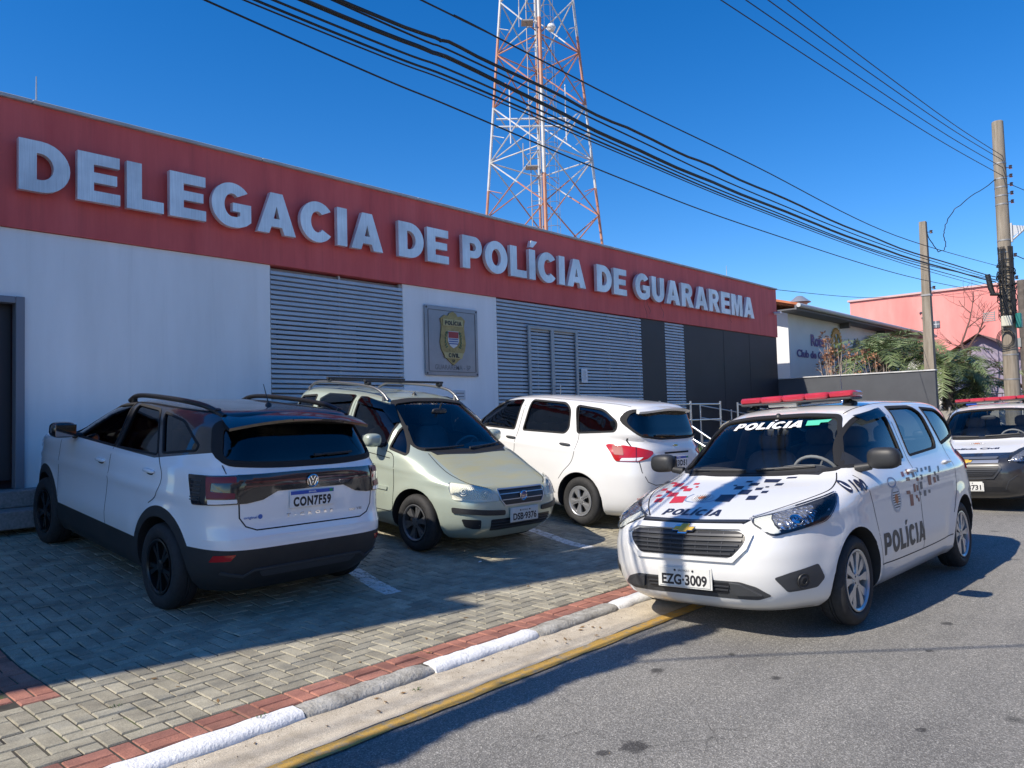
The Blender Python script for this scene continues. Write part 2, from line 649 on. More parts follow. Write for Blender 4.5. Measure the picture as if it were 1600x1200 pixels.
def block(kind, x0, y0, x1, y1):
    g = .0035
    x0, y0, x1, y1 = x0 + g, y0 + g, x1 - g, y1 - g
    a = rr.gauss(0, .006)
    cx, cy = (x0 + x1) / 2, (y0 + y1) / 2
    dz = rr.gauss(0, .0016)
    tx, ty = rr.gauss(0, .006), rr.gauss(0, .006)
    bev = .006
    V = PV[kind]
    b = len(V)
    for (ins, low) in ((0, -.008), (bev, 0)):
        for (x, y) in ((x0 + ins, y0 + ins), (x1 - ins, y0 + ins), (x1 - ins, y1 - ins), (x0 + ins, y1 - ins)):
            X = cx + (x - cx) - a * (y - cy)
            Y = cy + (y - cy) + a * (x - cx)
            V.append((X, Y, gz(Y) + low + dz + tx * (x - cx) + ty * (y - cy)))
    PF[kind] += [(b + 4, b + 5, b + 6, b + 7)] + [(b + i, b + (i + 1) % 4, b + 4 + (i + 1) % 4, b + 4 + i) for i in range(4)]
    tn = min(1, max(0, rr.gauss(.5, .2)))
    TONE[kind] += [tn] * 5


B = .1
XL, XR, Y0, Y1 = 1.5, 23.0, 3.87, 10.0
for iy in range(int((Y1 - Y0) / B + .5)):
    y = Y0 + iy * B
    left = y > 4.74
    for ix in range(0 if left else -32, int((XR - XL) / B + .5)):
        v = (ix - iy) % 4
        x = XL + ix * B
        if v == 0: block(0, x, y, x + 2 * B, y + B)
        elif v == 1 and left and ix == 0: block(0, x, y, x + B, y + B)
        elif v == 2 and iy > 0: block(0, x, y - B, x + B, y + B)
        elif v == 2: block(0, x, y, x + B, y + B)
for ix in range(-32, 0):                      # close the last row beside the strip
    if (ix - 9) % 4 == 2: block(0, XL + ix * B, Y0 + 8 * B, XL + (ix + 1) * B, Y0 + 9 * B)
# the neighbour's side of the red strip
y = 4.775
while y < 9.9:
    for k in range(8): block(1, 1.295 - .2 * (k + 1) - (.1 if int(y * 10) % 2 else 0), y, 1.295 - .2 * k - (.1 if int(y * 10) % 2 else 0), y + .1)
    y += .1
# red band along the kerb: two stretchers then one header
x = -1.5
while x < 23:
    block(1, x, 3.662, x + .2, 3.762); block(1, x, 3.762, x + .2, 3.862)
    block(1, x + .2, 3.662, x + .3, 3.862)
    x += .3
# red strip up the left edge of the lot
y = 4.775
while y < 9.9:
    block(1, 1.297, y, 1.497, y + .1); block(1, 1.297, y + .1, 1.397, y + .3); block(1, 1.397, y + .1, 1.497, y + .3)
    y += .3
for kind, nm, mt in ((0, 'paving_blocks', PAVER), (1, 'red_paving_blocks', REDPAVER)):
    me = bpy.data.meshes.new(nm)
    me.from_pydata(PV[kind], [], PF[kind])
    at = me.attributes.new('tone', 'FLOAT', 'FACE')
    at.data.foreach_set('value', TONE[kind])
    me.update()
    tag(obj_from(nm, me, mt), kind='structure')
m = MB()
ys = [3.6, 5.6, 10.2]
for i in range(2):
    m.quad((-8, ys[i], gz(ys[i]) - .007), (23.4, ys[i], gz(ys[i]) - .007), (23.4, ys[i + 1], gz(ys[i + 1]) - .007), (-8, ys[i + 1], gz(ys[i + 1]) - .007))
tag(m.build('forecourt_bed', SAND), kind='structure')
# far pavements
conc = plain('pavement_concrete', (.3, .285, .26), .9, var=.22, scale=2, bump=.003)
m = MB().box((70, 4.9, 0), (93.2, 2.6, .26))
tag(m.build('pavement', conc), kind='structure')
m = MB().box((40, YR - 1.2, 0), (200, 2.4, .28))
tag(m.build('far_pavement', conc), kind='structure')

# ==================================================================== POLICE STATION
FY = 10.0
t = NT('white_render')
co = t.coord()
mp = t.n('ShaderNodeMapping'); mp.inputs['Scale'].default_value = (1.5, 1.5, .25); t.l(co, mp.inputs['Vector'])
c = t.ramp(t.noise(mp.outputs[0], 1.6, 6, .6), [(.3, (.76, .76, .75)), (.65, (.85, .85, .845))])
mpr = t.n('ShaderNodeMapping'); mpr.inputs['Scale'].default_value = (6, 6, .2); t.l(co, mpr.inputs['Vector'])
runs = t.ramp(t.noise(mpr.outputs[0], 1.0, 5, .7), [(.55, (1, 1, 1)), (.78, (.80, .80, .79))])
c = t.mix(.5, c, t.mix(1.0, c, runs, 'MULTIPLY'))
v_ = t.n('ShaderNodeTexVoronoi'); v_.inputs['Scale'].default_value = .9; t.l(co, v_.inputs['Vector'])
c = t.mix(1.0, c, t.ramp(v_.outputs['Distance'], [(.012, (.45, .43, .4)), (.02, (1, 1, 1))]), 'MULTIPLY')
t.base(c); t.set(Roughness=.7); t.bump(t.noise(co, 40, 5), .25, .004)
WHITEWALL = t.m
t = NT('burgundy_render')
co = t.coord()
mp = t.n('ShaderNodeMapping'); mp.inputs['Scale'].default_value = (2, 2, .35); t.l(co, mp.inputs['Vector'])
c = t.ramp(t.noise(mp.outputs[0], 1.3, 6, .65), [(.28, (.56, .075, .07)), (.55, (.66, .105, .095)), (.8, (.72, .13, .12))])
sp_ = t.n('ShaderNodeSeparateXYZ'); t.l(co, sp_.inputs[0])
mpr = t.n('ShaderNodeMapping'); mpr.inputs['Scale'].default_value = (7, 7, .22); t.l(co, mpr.inputs['Vector'])
runs = t.ramp(t.noise(mpr.outputs[0], 1.0, 5, .7), [(.52, (1, 1, 1)), (.72, (.72, .72, .74))])
c = t.mix(.55, c, t.mix(1.0, c, runs, 'MULTIPLY'))
t.base(c); t.set(Roughness=.62); t.bump(t.noise(co, 40, 5), .25, .004)
BURG = t.m
t = NT('charcoal_render')
co = t.coord()
c = t.ramp(t.noise(co, 1.2, 6, .6), [(.3, (.013, .015, .02)), (.7, (.022, .024, .031))])
t.base(c); t.set(Roughness=.55)
CHAR = t.m
FLASH = plain('grey_flashing', (.4, .4, .41), .5, var=.15, scale=3)
ALU = plain('brushed_aluminium', (.5, .51, .52), .5, .25, var=.08, scale=3)
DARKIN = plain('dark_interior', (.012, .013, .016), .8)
STONE = plain('grey_granite', (.22, .215, .21), .6, var=.25, scale=40)
STEEL = plain('stainless_steel', (.62, .63, .64), .28, .9)

station = empty('police_station', (12, FY, .3))
tag(station, 'long low police station with burgundy fascia over white and charcoal walls', 'building')
P0 = Vector(station.location)


def sb(mb, name, mats, smooth=None, parent=None):
    """build a part of the station from world coordinates"""
    base = P0 if parent is None else Vector((0, 0, 0))
    o = mb.build(name, mats, parent or station, smooth)
    o.location = -P0 if parent is None else (0, 0, 0)
    return o


# walls (front face at FY), with the left doorway left open
m = MB()
zt = 3.83
m.box((2.735 + (5.84 - 2.735) / 2, FY + .1, zt / 2), (5.84 - 2.735, .2, zt))
m.box(((1.3 + 2.735) / 2, FY + .1, (3.05 + zt) / 2), (2.735 - 1.3, .2, zt - 3.05))
m.box((.65, FY + .1, zt / 2), (1.3, .2, zt))
sb(m, 'white_wall', WHITEWALL)
m = MB(); m.box(((8.29 + 10.56) / 2, FY + .1, zt / 2), (10.56 - 8.29, .2, zt)); sb(m, 'white_wall', WHITEWALL)
m = MB()
m.box(((15.51 + 16.56) / 2, FY + .09, zt / 2), (1.05, .18, zt))
m.box(((17.48 + 23.07) / 2, FY + .09, zt / 2), (23.07 - 17.48, .18, zt))
for gx in (19.62, 21.2):
    m.box((gx, FY - .002, zt / 2), (.03, .006, zt - .02))
sb(m, 'charcoal_wall', CHAR)
m = MB()
m.box((11.5, FY + .11, (3.835 + 5.3) / 2), (23.16, .3, 5.3 - 3.835))
sb(m, 'fascia', BURG)
m = MB()
for k in range(8):
    x0 = -.1 + k * 2.9
    m.box((x0 + 1.448, FY + .1, 5.322), (2.892, .38, .045), bev=.006)
sb(m, 'parapet_flashing', FLASH)
# side and back walls and the roof slab
m = MB()
m.box((.1, FY + 3.2, 2.6), (.2, 6.0, 5.2)); m.box((22.98, FY + 3.28, 2.6), (.18, 5.98, 5.2)); m.box((11.5, FY + 6.3, 2.6), (23.1, .2, 5.2))
sb(m, 'rear_wall', WHITEWALL)
m = MB(); m.box((11.5, FY + 3.3, 4.6), (22.6, 5.8, .15))
sb(m, 'roof', FLASH)
# dark room behind screens and doors
m = MB()
m.box((12, FY + 2.2, .85), (23.0, 3.9, .06)); m.box((12, FY + 4.1, 2.4), (23.0, .06, 3.2))
sb(m, 'interior', plain('interior_paint', (.08, .08, .085), .8))


def louvre(x0, x1, z0, z1, name='louvre_screen'):
    m = MB()
    pitch = .0715
    n = int((z1 - z0) / pitch)
    rot = Matrix.Rotation(R(-10), 3, 'X')
    for k in range(n):
        z = z0 + .03 + k * pitch
        m.box(((x0 + x1) / 2, FY + .02, z), (x1 - x0 - .012, .045, .047), rot=rot)
    m.box((x0 + .02, FY + .075, (z0 + z1) / 2), (.035, .05, z1 - z0))
    m.box((x1 - .02, FY + .075, (z0 + z1) / 2), (.035, .05, z1 - z0))
    k = max(1, round((x1 - x0) / 1.25))
    for j in range(1, k):
        m.box((x0 + (x1 - x0) * j / k, FY + .075, (z0 + z1) / 2), (.03, .05, z1 - z0 - .01))
    return sb(m, name, ALU)


# grey wall pieces seen through the slats
t = plain('screen_backing', (.5, .5, .51), .7)
m = MB()
m.box((7.065, FY + .19, 2.2), (2.44, .1, 3.24))
sb(m, 'screen_backing', t)
m = MB(); m.box((12.3, FY + .17, 3.58), (3.46, .1, .5)); m.box((11.0, FY + .17, 2.03), (.8, .1, 2.6)); sb(m, 'screen_backing', t)
for c0, d0 in (((6.45, FY + .118, 2.75), (.87, .04, .65)), ((7.9, FY + .118, 2.74), (.93, .04, .65)), ((13.6, FY + .36, 2.4), (3.8, .04, 2.9)), ((17.0, FY + .3, 2.3), (.9, .04, 3.1))):
    m = MB(); m.box(c0, d0); sb(m, 'window', DARKIN)
louvre(5.84, 8.29, .55, 3.83)
louvre(10.56, 15.51, .75, 3.83)
louvre(16.56, 17.48, .75, 3.83)
# entrance door in the second screen
m = MB()
for x in (11.44, 12.15, 12.95):
    m.box((x, FY - .035, 2.1), (.075 if x != 12.15 else .1, .04, 2.42), bev=.004)
m.box((12.195, FY - .034, 3.335), (1.585, .042, .06), bev=.004)
d = sb(m, 'entrance_door', plain('grey_door_frame', (.33, .35, .37), .45, .3))
m = MB(); m.tube([(12.28, FY - .11, 1.7), (12.28, FY - .11, 2.2)], .012, 8); m.tube([(12.28, FY - .05, 1.72), (12.28, FY - .11, 1.72)], .008, 6); m.tube([(12.28, FY - .05, 2.18), (12.28, FY - .11, 2.18)], .008, 6)
sb(m, 'handle', STEEL, parent=d)
# left doorway: frame, dark hall, glass leaf
m = MB()
m.box((2.69, FY + .02, 1.97), (.09, .14, 2.16), bev=.005); m.box((2.0, FY + .02, 3.01), (1.29, .13, .075), bev=.005)
fr = sb(m, 'door_frame', plain('door_frame_grey', (.2, .21, .24), .5, .2))
m = MB(); m.box((2.4, FY + .16, 1.95), (.05, .04, 2.0)); m.box((2.55, FY + .165, 1.98), (.2, .03, 2.0))
sb(m, 'door_leaf', plain('dark_door', (.03, .032, .038), .4), parent=None)
m = MB(); m.box((2.3, FY + .9, 1.75), (.5, .3, .22), bev=.02); m.box((2.2, FY + .9, 1.55), (.3, .24, .2), bev=.02)
sb(m, 'counter', plain('counter_white', (.6, .6, .6), .5))
m = MB()
m.box((1.8, FY - .2, .8), (2.5, .42, .18), bev=.01); m.box((1.8, FY - .42, .615), (2.5, .8, .185), bev=.01)
sb(m, 'front_step', STONE)
# plinth/landing before the entrance
m = MB()
m.box((14.6, FY - .62, .45), (6.5, 1.2, .86), bev=.01)
m.box((13.0, FY - 1.4, .36), (2.6, .34, .66), bev=.01); m.box((13.0, FY - 1.72, .28), (2.6, .34, .46), bev=.01)
m.prism([(17.9, .3), (22.8, .3), (22.8, .42), (17.9, .88)], 0, 1.2, Matrix(((1, 0, 0, 0), (0, 0, 1, FY - 1.22), (0, 1, 0, 0), (0, 0, 0, 1))))
sb(m, 'landing', STONE)

# ---- raised sign letters
sign = empty('sign_lettering', (12, FY, 4.248))
tag(sign, 'big brushed metal letters DELEGACIA DE POLÍCIA DE GUARAREMA across the burgundy fascia', 'sign')
t = NT('brushed_letter_metal')
co = t.coord()
mp = t.n('ShaderNodeMapping'); mp.inputs['Scale'].default_value = (40, 40, 1.2); t.l(co, mp.inputs['Vector'])
c = t.ramp(t.noise(mp.outputs[0], 2, 3), [(.3, (.70, .71, .72)), (.7, (.86, .87, .88))])
c = t.mix(1, c, t.ramp(t.noise(co, 1.7, 4), [(.3, (.72, .72, .74)), (.7, (1.08, 1.08, 1.08))]), 'MULTIPLY')
t.base(c); t.set(Roughness=.4, Metallic=.3)
LETTER = t.m
for word, xa, xb in (('DELEGACIA', 2.68, 7.90), ('DE', 8.23, 9.37), ('POLÍCIA', 9.71, 13.40), ('DE', 13.81, 14.97), ('GUARAREMA', 15.33, 21.6)):
    ws = [glyph(c)[0] for c in word]
    gap = .13
    W = sum(ws) + gap * (len(ws) - 1)
    xa, xb = xa * .9815, xb * .9815          # measured on the wall plane, the letters stand proud of it
    k = (xb - xa) / W
    x = xa
    for c, w in zip(word, ws):
        mb = MB()
        for o, hs in glyph(c)[1]:
            V, F = fill2d([o] + hs)
            flat_text(mb, (V, F, 1), (x - sign.location.x, -.11, 0.0), (1, 0, 0), (0, 0, 1), .589, width=k, thick=.075)
        mb.build('letter', LETTER, sign)
        x += (w + gap) * k

q = random.Random(12)
for (x, L) in ((15.6, .42), (15.75, .3), (16.35, .36), (19.9, .2)):
    mb = MB()
    P = [(x - 12 + .04 * math.sin(k * 1.3 + x), -.06 - .01 * k, .0 - L * k / 5) for k in range(6)]
    mb.tube(P, .004, 4)
    mb.build('loose_wire', plain('loose_wire_red', (.25, .10, .09), .6), sign)

# ---- plaque with the badge
plq = empty('police_plaque', (9.37, FY - .03, 2.92))
tag(plq, 'square grey metal plaque with a gold police shield, between the two louvred screens', 'plaque')
m = MB(); m.box((0, 0, 0), (1.27, .03, 1.21), bev=.006)
m.build('panel', plain('plaque_metal', (.3, .29, .3), .4, .55, var=.12, scale=2), plq)
m = MB()
for sx in (-1, 1):
    m.box((sx * .565, -.018, 0), (.008, .006, 1.05)); m.box((0, -.018, sx * .535), (1.12, .006, .008))
    for sz in (-1, 1):
        m.lathe([(0, .012), (.014, .010), (.018, 0)], 10, Matrix.Translation((sx * .6, -.015, sz * .57)) @ Matrix.Rotation(R(90), 4, 'X'))
m.build('border', plain('plaque_border', (.1, .09, .09), .5, .4), plq)
sh = [(-.2, .4), (-.12, .4), (-.09, .44), (.0, .47), (.09, .44), (.12, .4), (.2, .4), (.3, .33), (.27, .22), (.285, .08), (.31, -.08), (.28, -.22), (.2, -.34), (.09, -.42), (0, -.48)]
sh = sh + [(-x, z) for x, z in sh[::-1] if (-x, z) not in sh and x > .0 and not (x in (.12, .2, .09) and z > .35)]
XZ = lambda yy: Matrix(((1, 0, 0, 0), (0, 0, -1, yy), (0, 1, 0, 0), (0, 0, 0, 1)))
shield = [(0, -.48), (.09, -.42), (.2, -.34), (.28, -.22), (.31, -.08), (.285, .08), (.27, .22), (.3, .33), (.2, .4), (.12, .385), (.08, .44), (0, .47), (-.08, .44), (-.12, .385), (-.2, .4), (-.3, .33), (-.27, .22), (-.285, .08), (-.31, -.08), (-.28, -.22), (-.2, -.34), (-.09, -.42)]
shield = [(x, z + .06) for x, z in shield]
m = MB(); m.prism(shield, 0, .02, XZ(-.012))
bd = m.build('badge', plain('old_gold', (.34, .25, .1), .45, .5, var=.25, scale=14), plq)
m = MB()
m.prism([(-.24, .27), (.24, .27), (.24, .39), (-.24, .39)], 0, .01, XZ(-.031)); m.prism([(-.2, -.3), (.2, -.3), (.24, -.2), (-.24, -.2)], 0, .01, XZ(-.031))
m.build('band', plain('pale_gold', (.45, .36, .17), .45, .4), bd)
m = MB()
flat_text(m, bold_text('POLÍCIA'), (-.2, -.044, .285), (1, 0, 0), (0, 0, 1), .075, .4)
flat_text(m, bold_text('CIVIL'), (-.13, -.044, -.285), (1, 0, 0), (0, 0, 1), .075, .26)
flat_text(m, bold_text('SP'), (-.035, -.034, -.37), (1, 0, 0), (0, 0, 1), .05, .07)
m.build('lettering', plain('black_enamel', (.01, .01, .01), .4), bd)
m = MB()
m.prism([(-.13, .18), (.13, .18), (.13, .0), (.08, -.08), (0, -.12), (-.08, -.08), (-.13, .0)], 0, .008, XZ(-.031))
m.build('crest', plain('crest_white', (.6, .6, .6), .5), bd)
m = MB()
m.prism([(-.12, .17), (.12, .17), (.12, .06), (-.12, .06)], 0, .004, XZ(-.039))
m.build('crest_field', plain('crest_red', (.35, .04, .04), .5), bd)
m = MB()
for z in (.03, -.01, -.05): m.prism([(-.11, z), (.11, z), (.11, z + .018), (-.11, z + .018)], 0, .004, XZ(-.039))
m.build('crest_stripe', plain('crest_blue', (.05, .1, .3), .5), bd)
m = MB()
for s in (-1, 1):
    for k in range(7):
        a = R(-60 + k * 24)
        c0 = Vector((s * (.13 + .06 * math.cos(a)), -.036, .02 + .14 * math.sin(a)))
        m.box(c0, (.05, .006, .022), Matrix.Rotation(s * a + R(90), 3, 'Y'))
m.build('wreath', plain('wreath_green', (.07, .13, .06), .6), bd)
m = MB(); flat_text(m, font_text('GUARAREMA - SP', .004), (-.43, -.017, -.5), (1, 0, 0), (0, 0, 1), .085, .86)
m.build('lettering', plain('engraved_grey', (.16, .155, .16), .5), plq)

nt = empty('paper_notice', (13.17, FY - .06, 2.41))
tag(nt, 'white paper notice taped to the louvres right of the entrance door', 'notice')
m = MB(); m.box((0, 0, 0), (.21, .006, .3)); m.build('sheet', plain('paper', (.78, .78, .78), .8), nt)
m = MB()
for k in range(9): m.box((-.01 + .01 * (k % 2), -.005, .1 - k * .024), (.15 - .02 * (k % 3), .003, .006))
m.build('print', plain('print_grey', (.3, .3, .32), .8), nt)
sp = empty('meter_cover', (9.54, FY - .01, 1.98))
tag(sp, 'small pale metal cover plate on the white wall under the plaque', 'cover plate')
m = MB(); m.box((0, 0, 0), (.28, .02, .16), bev=.004); m.build('plate', plain('cover_white', (.55, .56, .58), .5), sp)
m = MB(); m.box((0, -.012, .03), (.2, .006, .012)); m.box((0, -.012, -.03), (.2, .006, .012)); m.build('slot', plain('slot_grey', (.12, .12, .13), .6), sp)

for nm, x, zt2, lab in (('roof_antenna', 2.9, 5.72, 'thin whip antenna on the roof edge above the big letter D'), ('roof_antenna', 20.25, 5.72, 'short white antenna on the roof edge near the far end')):
    m = MB(); m.tube([(0, 0, 0), (0, 0, zt2 - 5.34)], [.012, .007], 6)
    m.box((0, 0, .03), (.05, .05, .06))
    tag(m.build(nm, plain('antenna_metal', (.45, .45, .45), .4, .6), loc=(x, FY + .15, 5.34)), lab, 'antenna')

# security camera on the fascia's right end
cc = empty('security_camera', (22.85, FY - .06, 4.55))
tag(cc, 'small white security camera on the right end of the burgundy fascia', 'security camera')
m = MB(); m.box((0, -.12, 0), (.09, .22, .08), bev=.02); m.build('camera_body', plain('camera_white', (.65, .65, .65), .4), cc)
m = MB(); m.tube([(0, .03, .02), (0, -.05, .04)], .02, 8); m.build('bracket', plain('bracket_grey', (.4, .4, .4), .5), cc)

# ---- boundary wall on the right
bw = empty('boundary_wall', (23.2, 7.8, 0))
tag(bw, 'dark grey boundary wall with pale capping at the far side of the forecourt', 'wall')
t = NT('grey_wall_paint')
co = t.coord()
t.base(t.ramp(t.noise(co, 1.4, 6, .6), [(.3, (.058, .062, .072)), (.7, (.08, .086, .096))])); t.set(Roughness=.75)
GREYWALL = t.m
m = MB(); m.box((0, .12, 1.27), (.16, 4.54, 2.54)); m.build('panel', GREYWALL, bw)
m = MB(); m.box((0, .1, 2.56), (.22, 4.54, .035), bev=.005); m.build('capping', plain('pale_capping', (.55, .55, .54), .7, var=.2), bw)

# ---- stainless handrails of steps and ramp
def rail(label, posts, h, horizontals=(1.0, .72, .45), loc=(0, 0, 0)):
    e = empty('handrail', loc)
    tag(e, label, 'handrail', 'stainless handrails by the entrance')
    for (x, y, z) in posts:
        mb = MB(); mb.tube([(x, y, z), (x, y, z + h)], .025, 10); mb.build('post', STEEL, e, 40)
    mb = MB()
    for f in horizontals:
        mb.tube([(x, y, z + h * f) for x, y, z in posts], .019, 10)
    mb.build('rail', STEEL, e, 40)
    return e
rail('stainless handrail along the front edge of the entrance landing', [(14.3, 8.82, .88), (15.6, 8.82, .88), (17.0, 8.82, .88)], .95, (.93, .55))
rail('stainless handrail sloping down beside the ramp', [(17.9, 8.82, .9), (19.6, 8.82, .74), (21.3, 8.82, .58), (22.6, 8.82, .46)], .9, (.95, .6))
rail('stainless handrail on the wall side of the ramp', [(17.9, 9.85, .9), (19.6, 9.85, .74), (21.3, 9.85, .58)], .9, (.95, .6))
e = empty('handrail', (0, 0, 0))
tag(e, 'bright sunlit stair handrail with a looped end slanting down from the landing', 'handrail', 'stainless handrails by the entrance')
mb = MB()
top = [(14.2, 8.35, 1.50), (14.2, 7.6, 1.02), (14.2, 7.46, .92), (14.2, 7.43, .84), (14.2, 7.5, .79), (14.2, 7.7, .85), (14.2, 8.35, 1.22)]
mb.tube(top, .024, 10); mb.build('rail', STEEL, e, 40)
mb = MB(); mb.tube([(14.2, 7.8, .3), (14.2, 7.8, 1.14)], .024, 10); mb.build('post', STEEL, e, 40)
mb = MB(); mb.tube([(14.2, 8.34, .6), (14.2, 8.34, 1.52)], .028, 10); mb.build('post', STEEL, e, 40)

# ==================================================================== CAR KIT
def pchip(xs, ys, xq):
    """monotone cubic interpolation (arrays)"""
    xs = np.asarray(xs, float); ys = np.asarray(ys, float)
    h = np.diff(xs); d = np.diff(ys) / h
    m = np.zeros_like(ys)
    m[0], m[-1] = d[0], d[-1]
    for i in range(1, len(xs) - 1):
        if d[i - 1] * d[i] <= 0: m[i] = 0
        else:
            w1, w2 = 2 * h[i] + h[i - 1], h[i] + 2 * h[i - 1]
            m[i] = (w1 + w2) / (w1 / d[i - 1] + w2 / d[i])
    k = np.clip(np.searchsorted(xs, xq) - 1, 0, len(xs) - 2)
    s = (xq - xs[k]) / h[k]
    return ((2 * s**3 - 3 * s**2 + 1) * ys[k] + (s**3 - 2 * s**2 + s) * h[k] * m[k] + (-2 * s**3 + 3 * s**2) * ys[k + 1] + (s**3 - s**2) * h[k] * m[k + 1])


def half_ring(xf, xr, w, nf, nr, xm, N):
    """plan outline (front centre -> side -> rear centre), resampled"""
    tt = np.linspace(0, PI / 2, 160)
    c, s = np.clip(np.cos(tt), 0, 1), np.clip(np.sin(tt), 0, 1)
    fx, fy = xm + (xf - xm) * c ** (2 / nf), w * s ** (2 / nf)
    rx, ry = xm + (xr - xm) * c[::-1] ** (2 / nr), w * s[::-1] ** (2 / nr)
    X = np.concatenate([fx, rx[1:]]); Y = np.concatenate([fy, ry[1:]])
    dl = np.hypot(np.diff(X), np.diff(Y))
    ang = np.unwrap(np.arctan2(np.diff(Y), np.diff(X)))
    turn = np.abs(np.gradient(ang))
    wgt = dl + .22 * turn
    L = np.concatenate([[0], np.cumsum(wgt)])
    q = np.linspace(0, L[-1], N + 1)
    return np.interp(q, L, X), np.interp(q, L, Y)


def rounded(poly, r, n=5):
    """round the corners of a polygon; r may be a list"""
    out = []
    m = len(poly)
    for i in range(m):
        p0, p1, p2 = Vector(poly[i - 1]), Vector(poly[i]), Vector(poly[(i + 1) % m])
        rad = r[i] if isinstance(r, (list, tuple)) else r
        a, b = p0 - p1, p2 - p1
        k = min(rad, a.length * .48, b.length * .48)
        if k < 1e-4:
            out.append(tuple(p1)); continue
        A, Bq = p1 + a.normalized() * k, p1 + b.normalized() * k
        for j in range(n + 1):
            s = j / n
            out.append(tuple(A * (1 - s) ** 2 + p1 * 2 * s * (1 - s) + Bq * s * s))
    return out


def inset(poly, d):
    """move polygon edges inwards by d"""
    n = len(poly)
    ar = sum(poly[i][0] * poly[(i + 1) % n][1] - poly[(i + 1) % n][0] * poly[i][1] for i in range(n))
    sg = 1 if ar > 0 else -1
    out = []
    for i in range(n):
        p0, p1, p2 = Vector(poly[i - 1]), Vector(poly[i]), Vector(poly[(i + 1) % n])
        e1, e2 = (p1 - p0), (p2 - p1)
        if e1.length < 1e-7 or e2.length < 1e-7:
            out.append(tuple(p1)); continue
        e1.normalize(); e2.normalize()
        n1, n2 = Vector((-e1.y, e1.x)) * sg, Vector((-e2.y, e2.x)) * sg
        b = n1 + n2
        if b.length < 1e-4: b = n1
        b.normalize()
        k = d / max(.35, b.dot(n1))
        out.append(tuple(p1 + b * k))
    return out


def stroke(pts, w):
    """polyline -> thin polygon"""
    P = [Vector(p) for p in pts]
    A, Bq = [], []
    for i, p in enumerate(P):
        t = (P[min(i + 1, len(P) - 1)] - P[max(i - 1, 0)]).normalized()
        nrm = Vector((-t.y, t.x)) * (w / 2)
        A.append(tuple(p + nrm)); Bq.append(tuple(p - nrm))
    return A, Bq


def smooth_line(pts, n=8):
    """Catmull-Rom through 2-D or 3-D points"""
    P = [Vector(p) for p in pts]
    out = []
    for i in range(len(P) - 1):
        a, b, c, d = P[max(0, i - 1)], P[i], P[i + 1], P[min(len(P) - 1, i + 2)]
        for k in range(n):
            s = k / n
            out.append(tuple(.5 * ((2 * b) + (c - a) * s + (2 * a - 5 * b + 4 * c - d) * s * s + (3 * b - a - 3 * c + d) * s ** 3)))
    out.append(tuple(P[-1]))
    return out


RUBBER = plain('black_rubber', (.022, .022, .023), .75, var=.3, scale=30)
TRIM = plain('black_plastic_trim', (.025, .026, .028), .5, var=.1, scale=20)
SEAM = plain('panel_gap', (.01, .01, .011), .8)
INTR = plain('cabin_trim', (.24, .24, .24), .75, var=.15, scale=8)
CHROME = plain('chrome', (.8, .8, .82), .08, 1.0)
SILVER = plain('silver_wheel_paint', (.52, .53, .55), .3, .75)
GUNM = plain('dark_silver_wheel_paint', (.2, .205, .215), .35, .7)
BLKW = plain('black_wheel_paint', (.012, .012, .013), .3, .2)
TINTL = glass('lightly_tinted_glass', (.5, .55, .56), ior=1.6)
TINT = glass('tinted_side_glass', (.10, .105, .11), ior=1.75)
CLEAR = glass('windscreen_glass', (.92, .95, .95), ior=1.6)
LENS = glass('clear_lamp_lens', (.9, .92, .95), ior=1.55)
REDL = plain('red_lamp_lens', (.42, .012, .012), .12, coat=1)
DREDL = plain('dark_red_lamp_lens', (.12, .01, .012), .12, coat=1)
AMBER = plain('amber_lamp', (.6, .2, .02), .15, coat=1)
LAMPW = plain('white_lamp', (.75, .76, .78), .15, coat=1)
REFL = plain('lamp_reflector', (.75, .76, .78), .18, .95)
BEZEL = plain('lamp_bezel', (.05, .052, .056), .35, .3)
PLATEG = plain('plate_grey_white', (.6, .6, .57), .5, var=.06, scale=20)
PLATEW = plain('plate_white', (.78, .78, .78), .45)
PLATEB = plain('plate_blue', (.02, .08, .42), .45)
INK = plain('plate_black', (.015, .015, .018), .5)


CARS = []


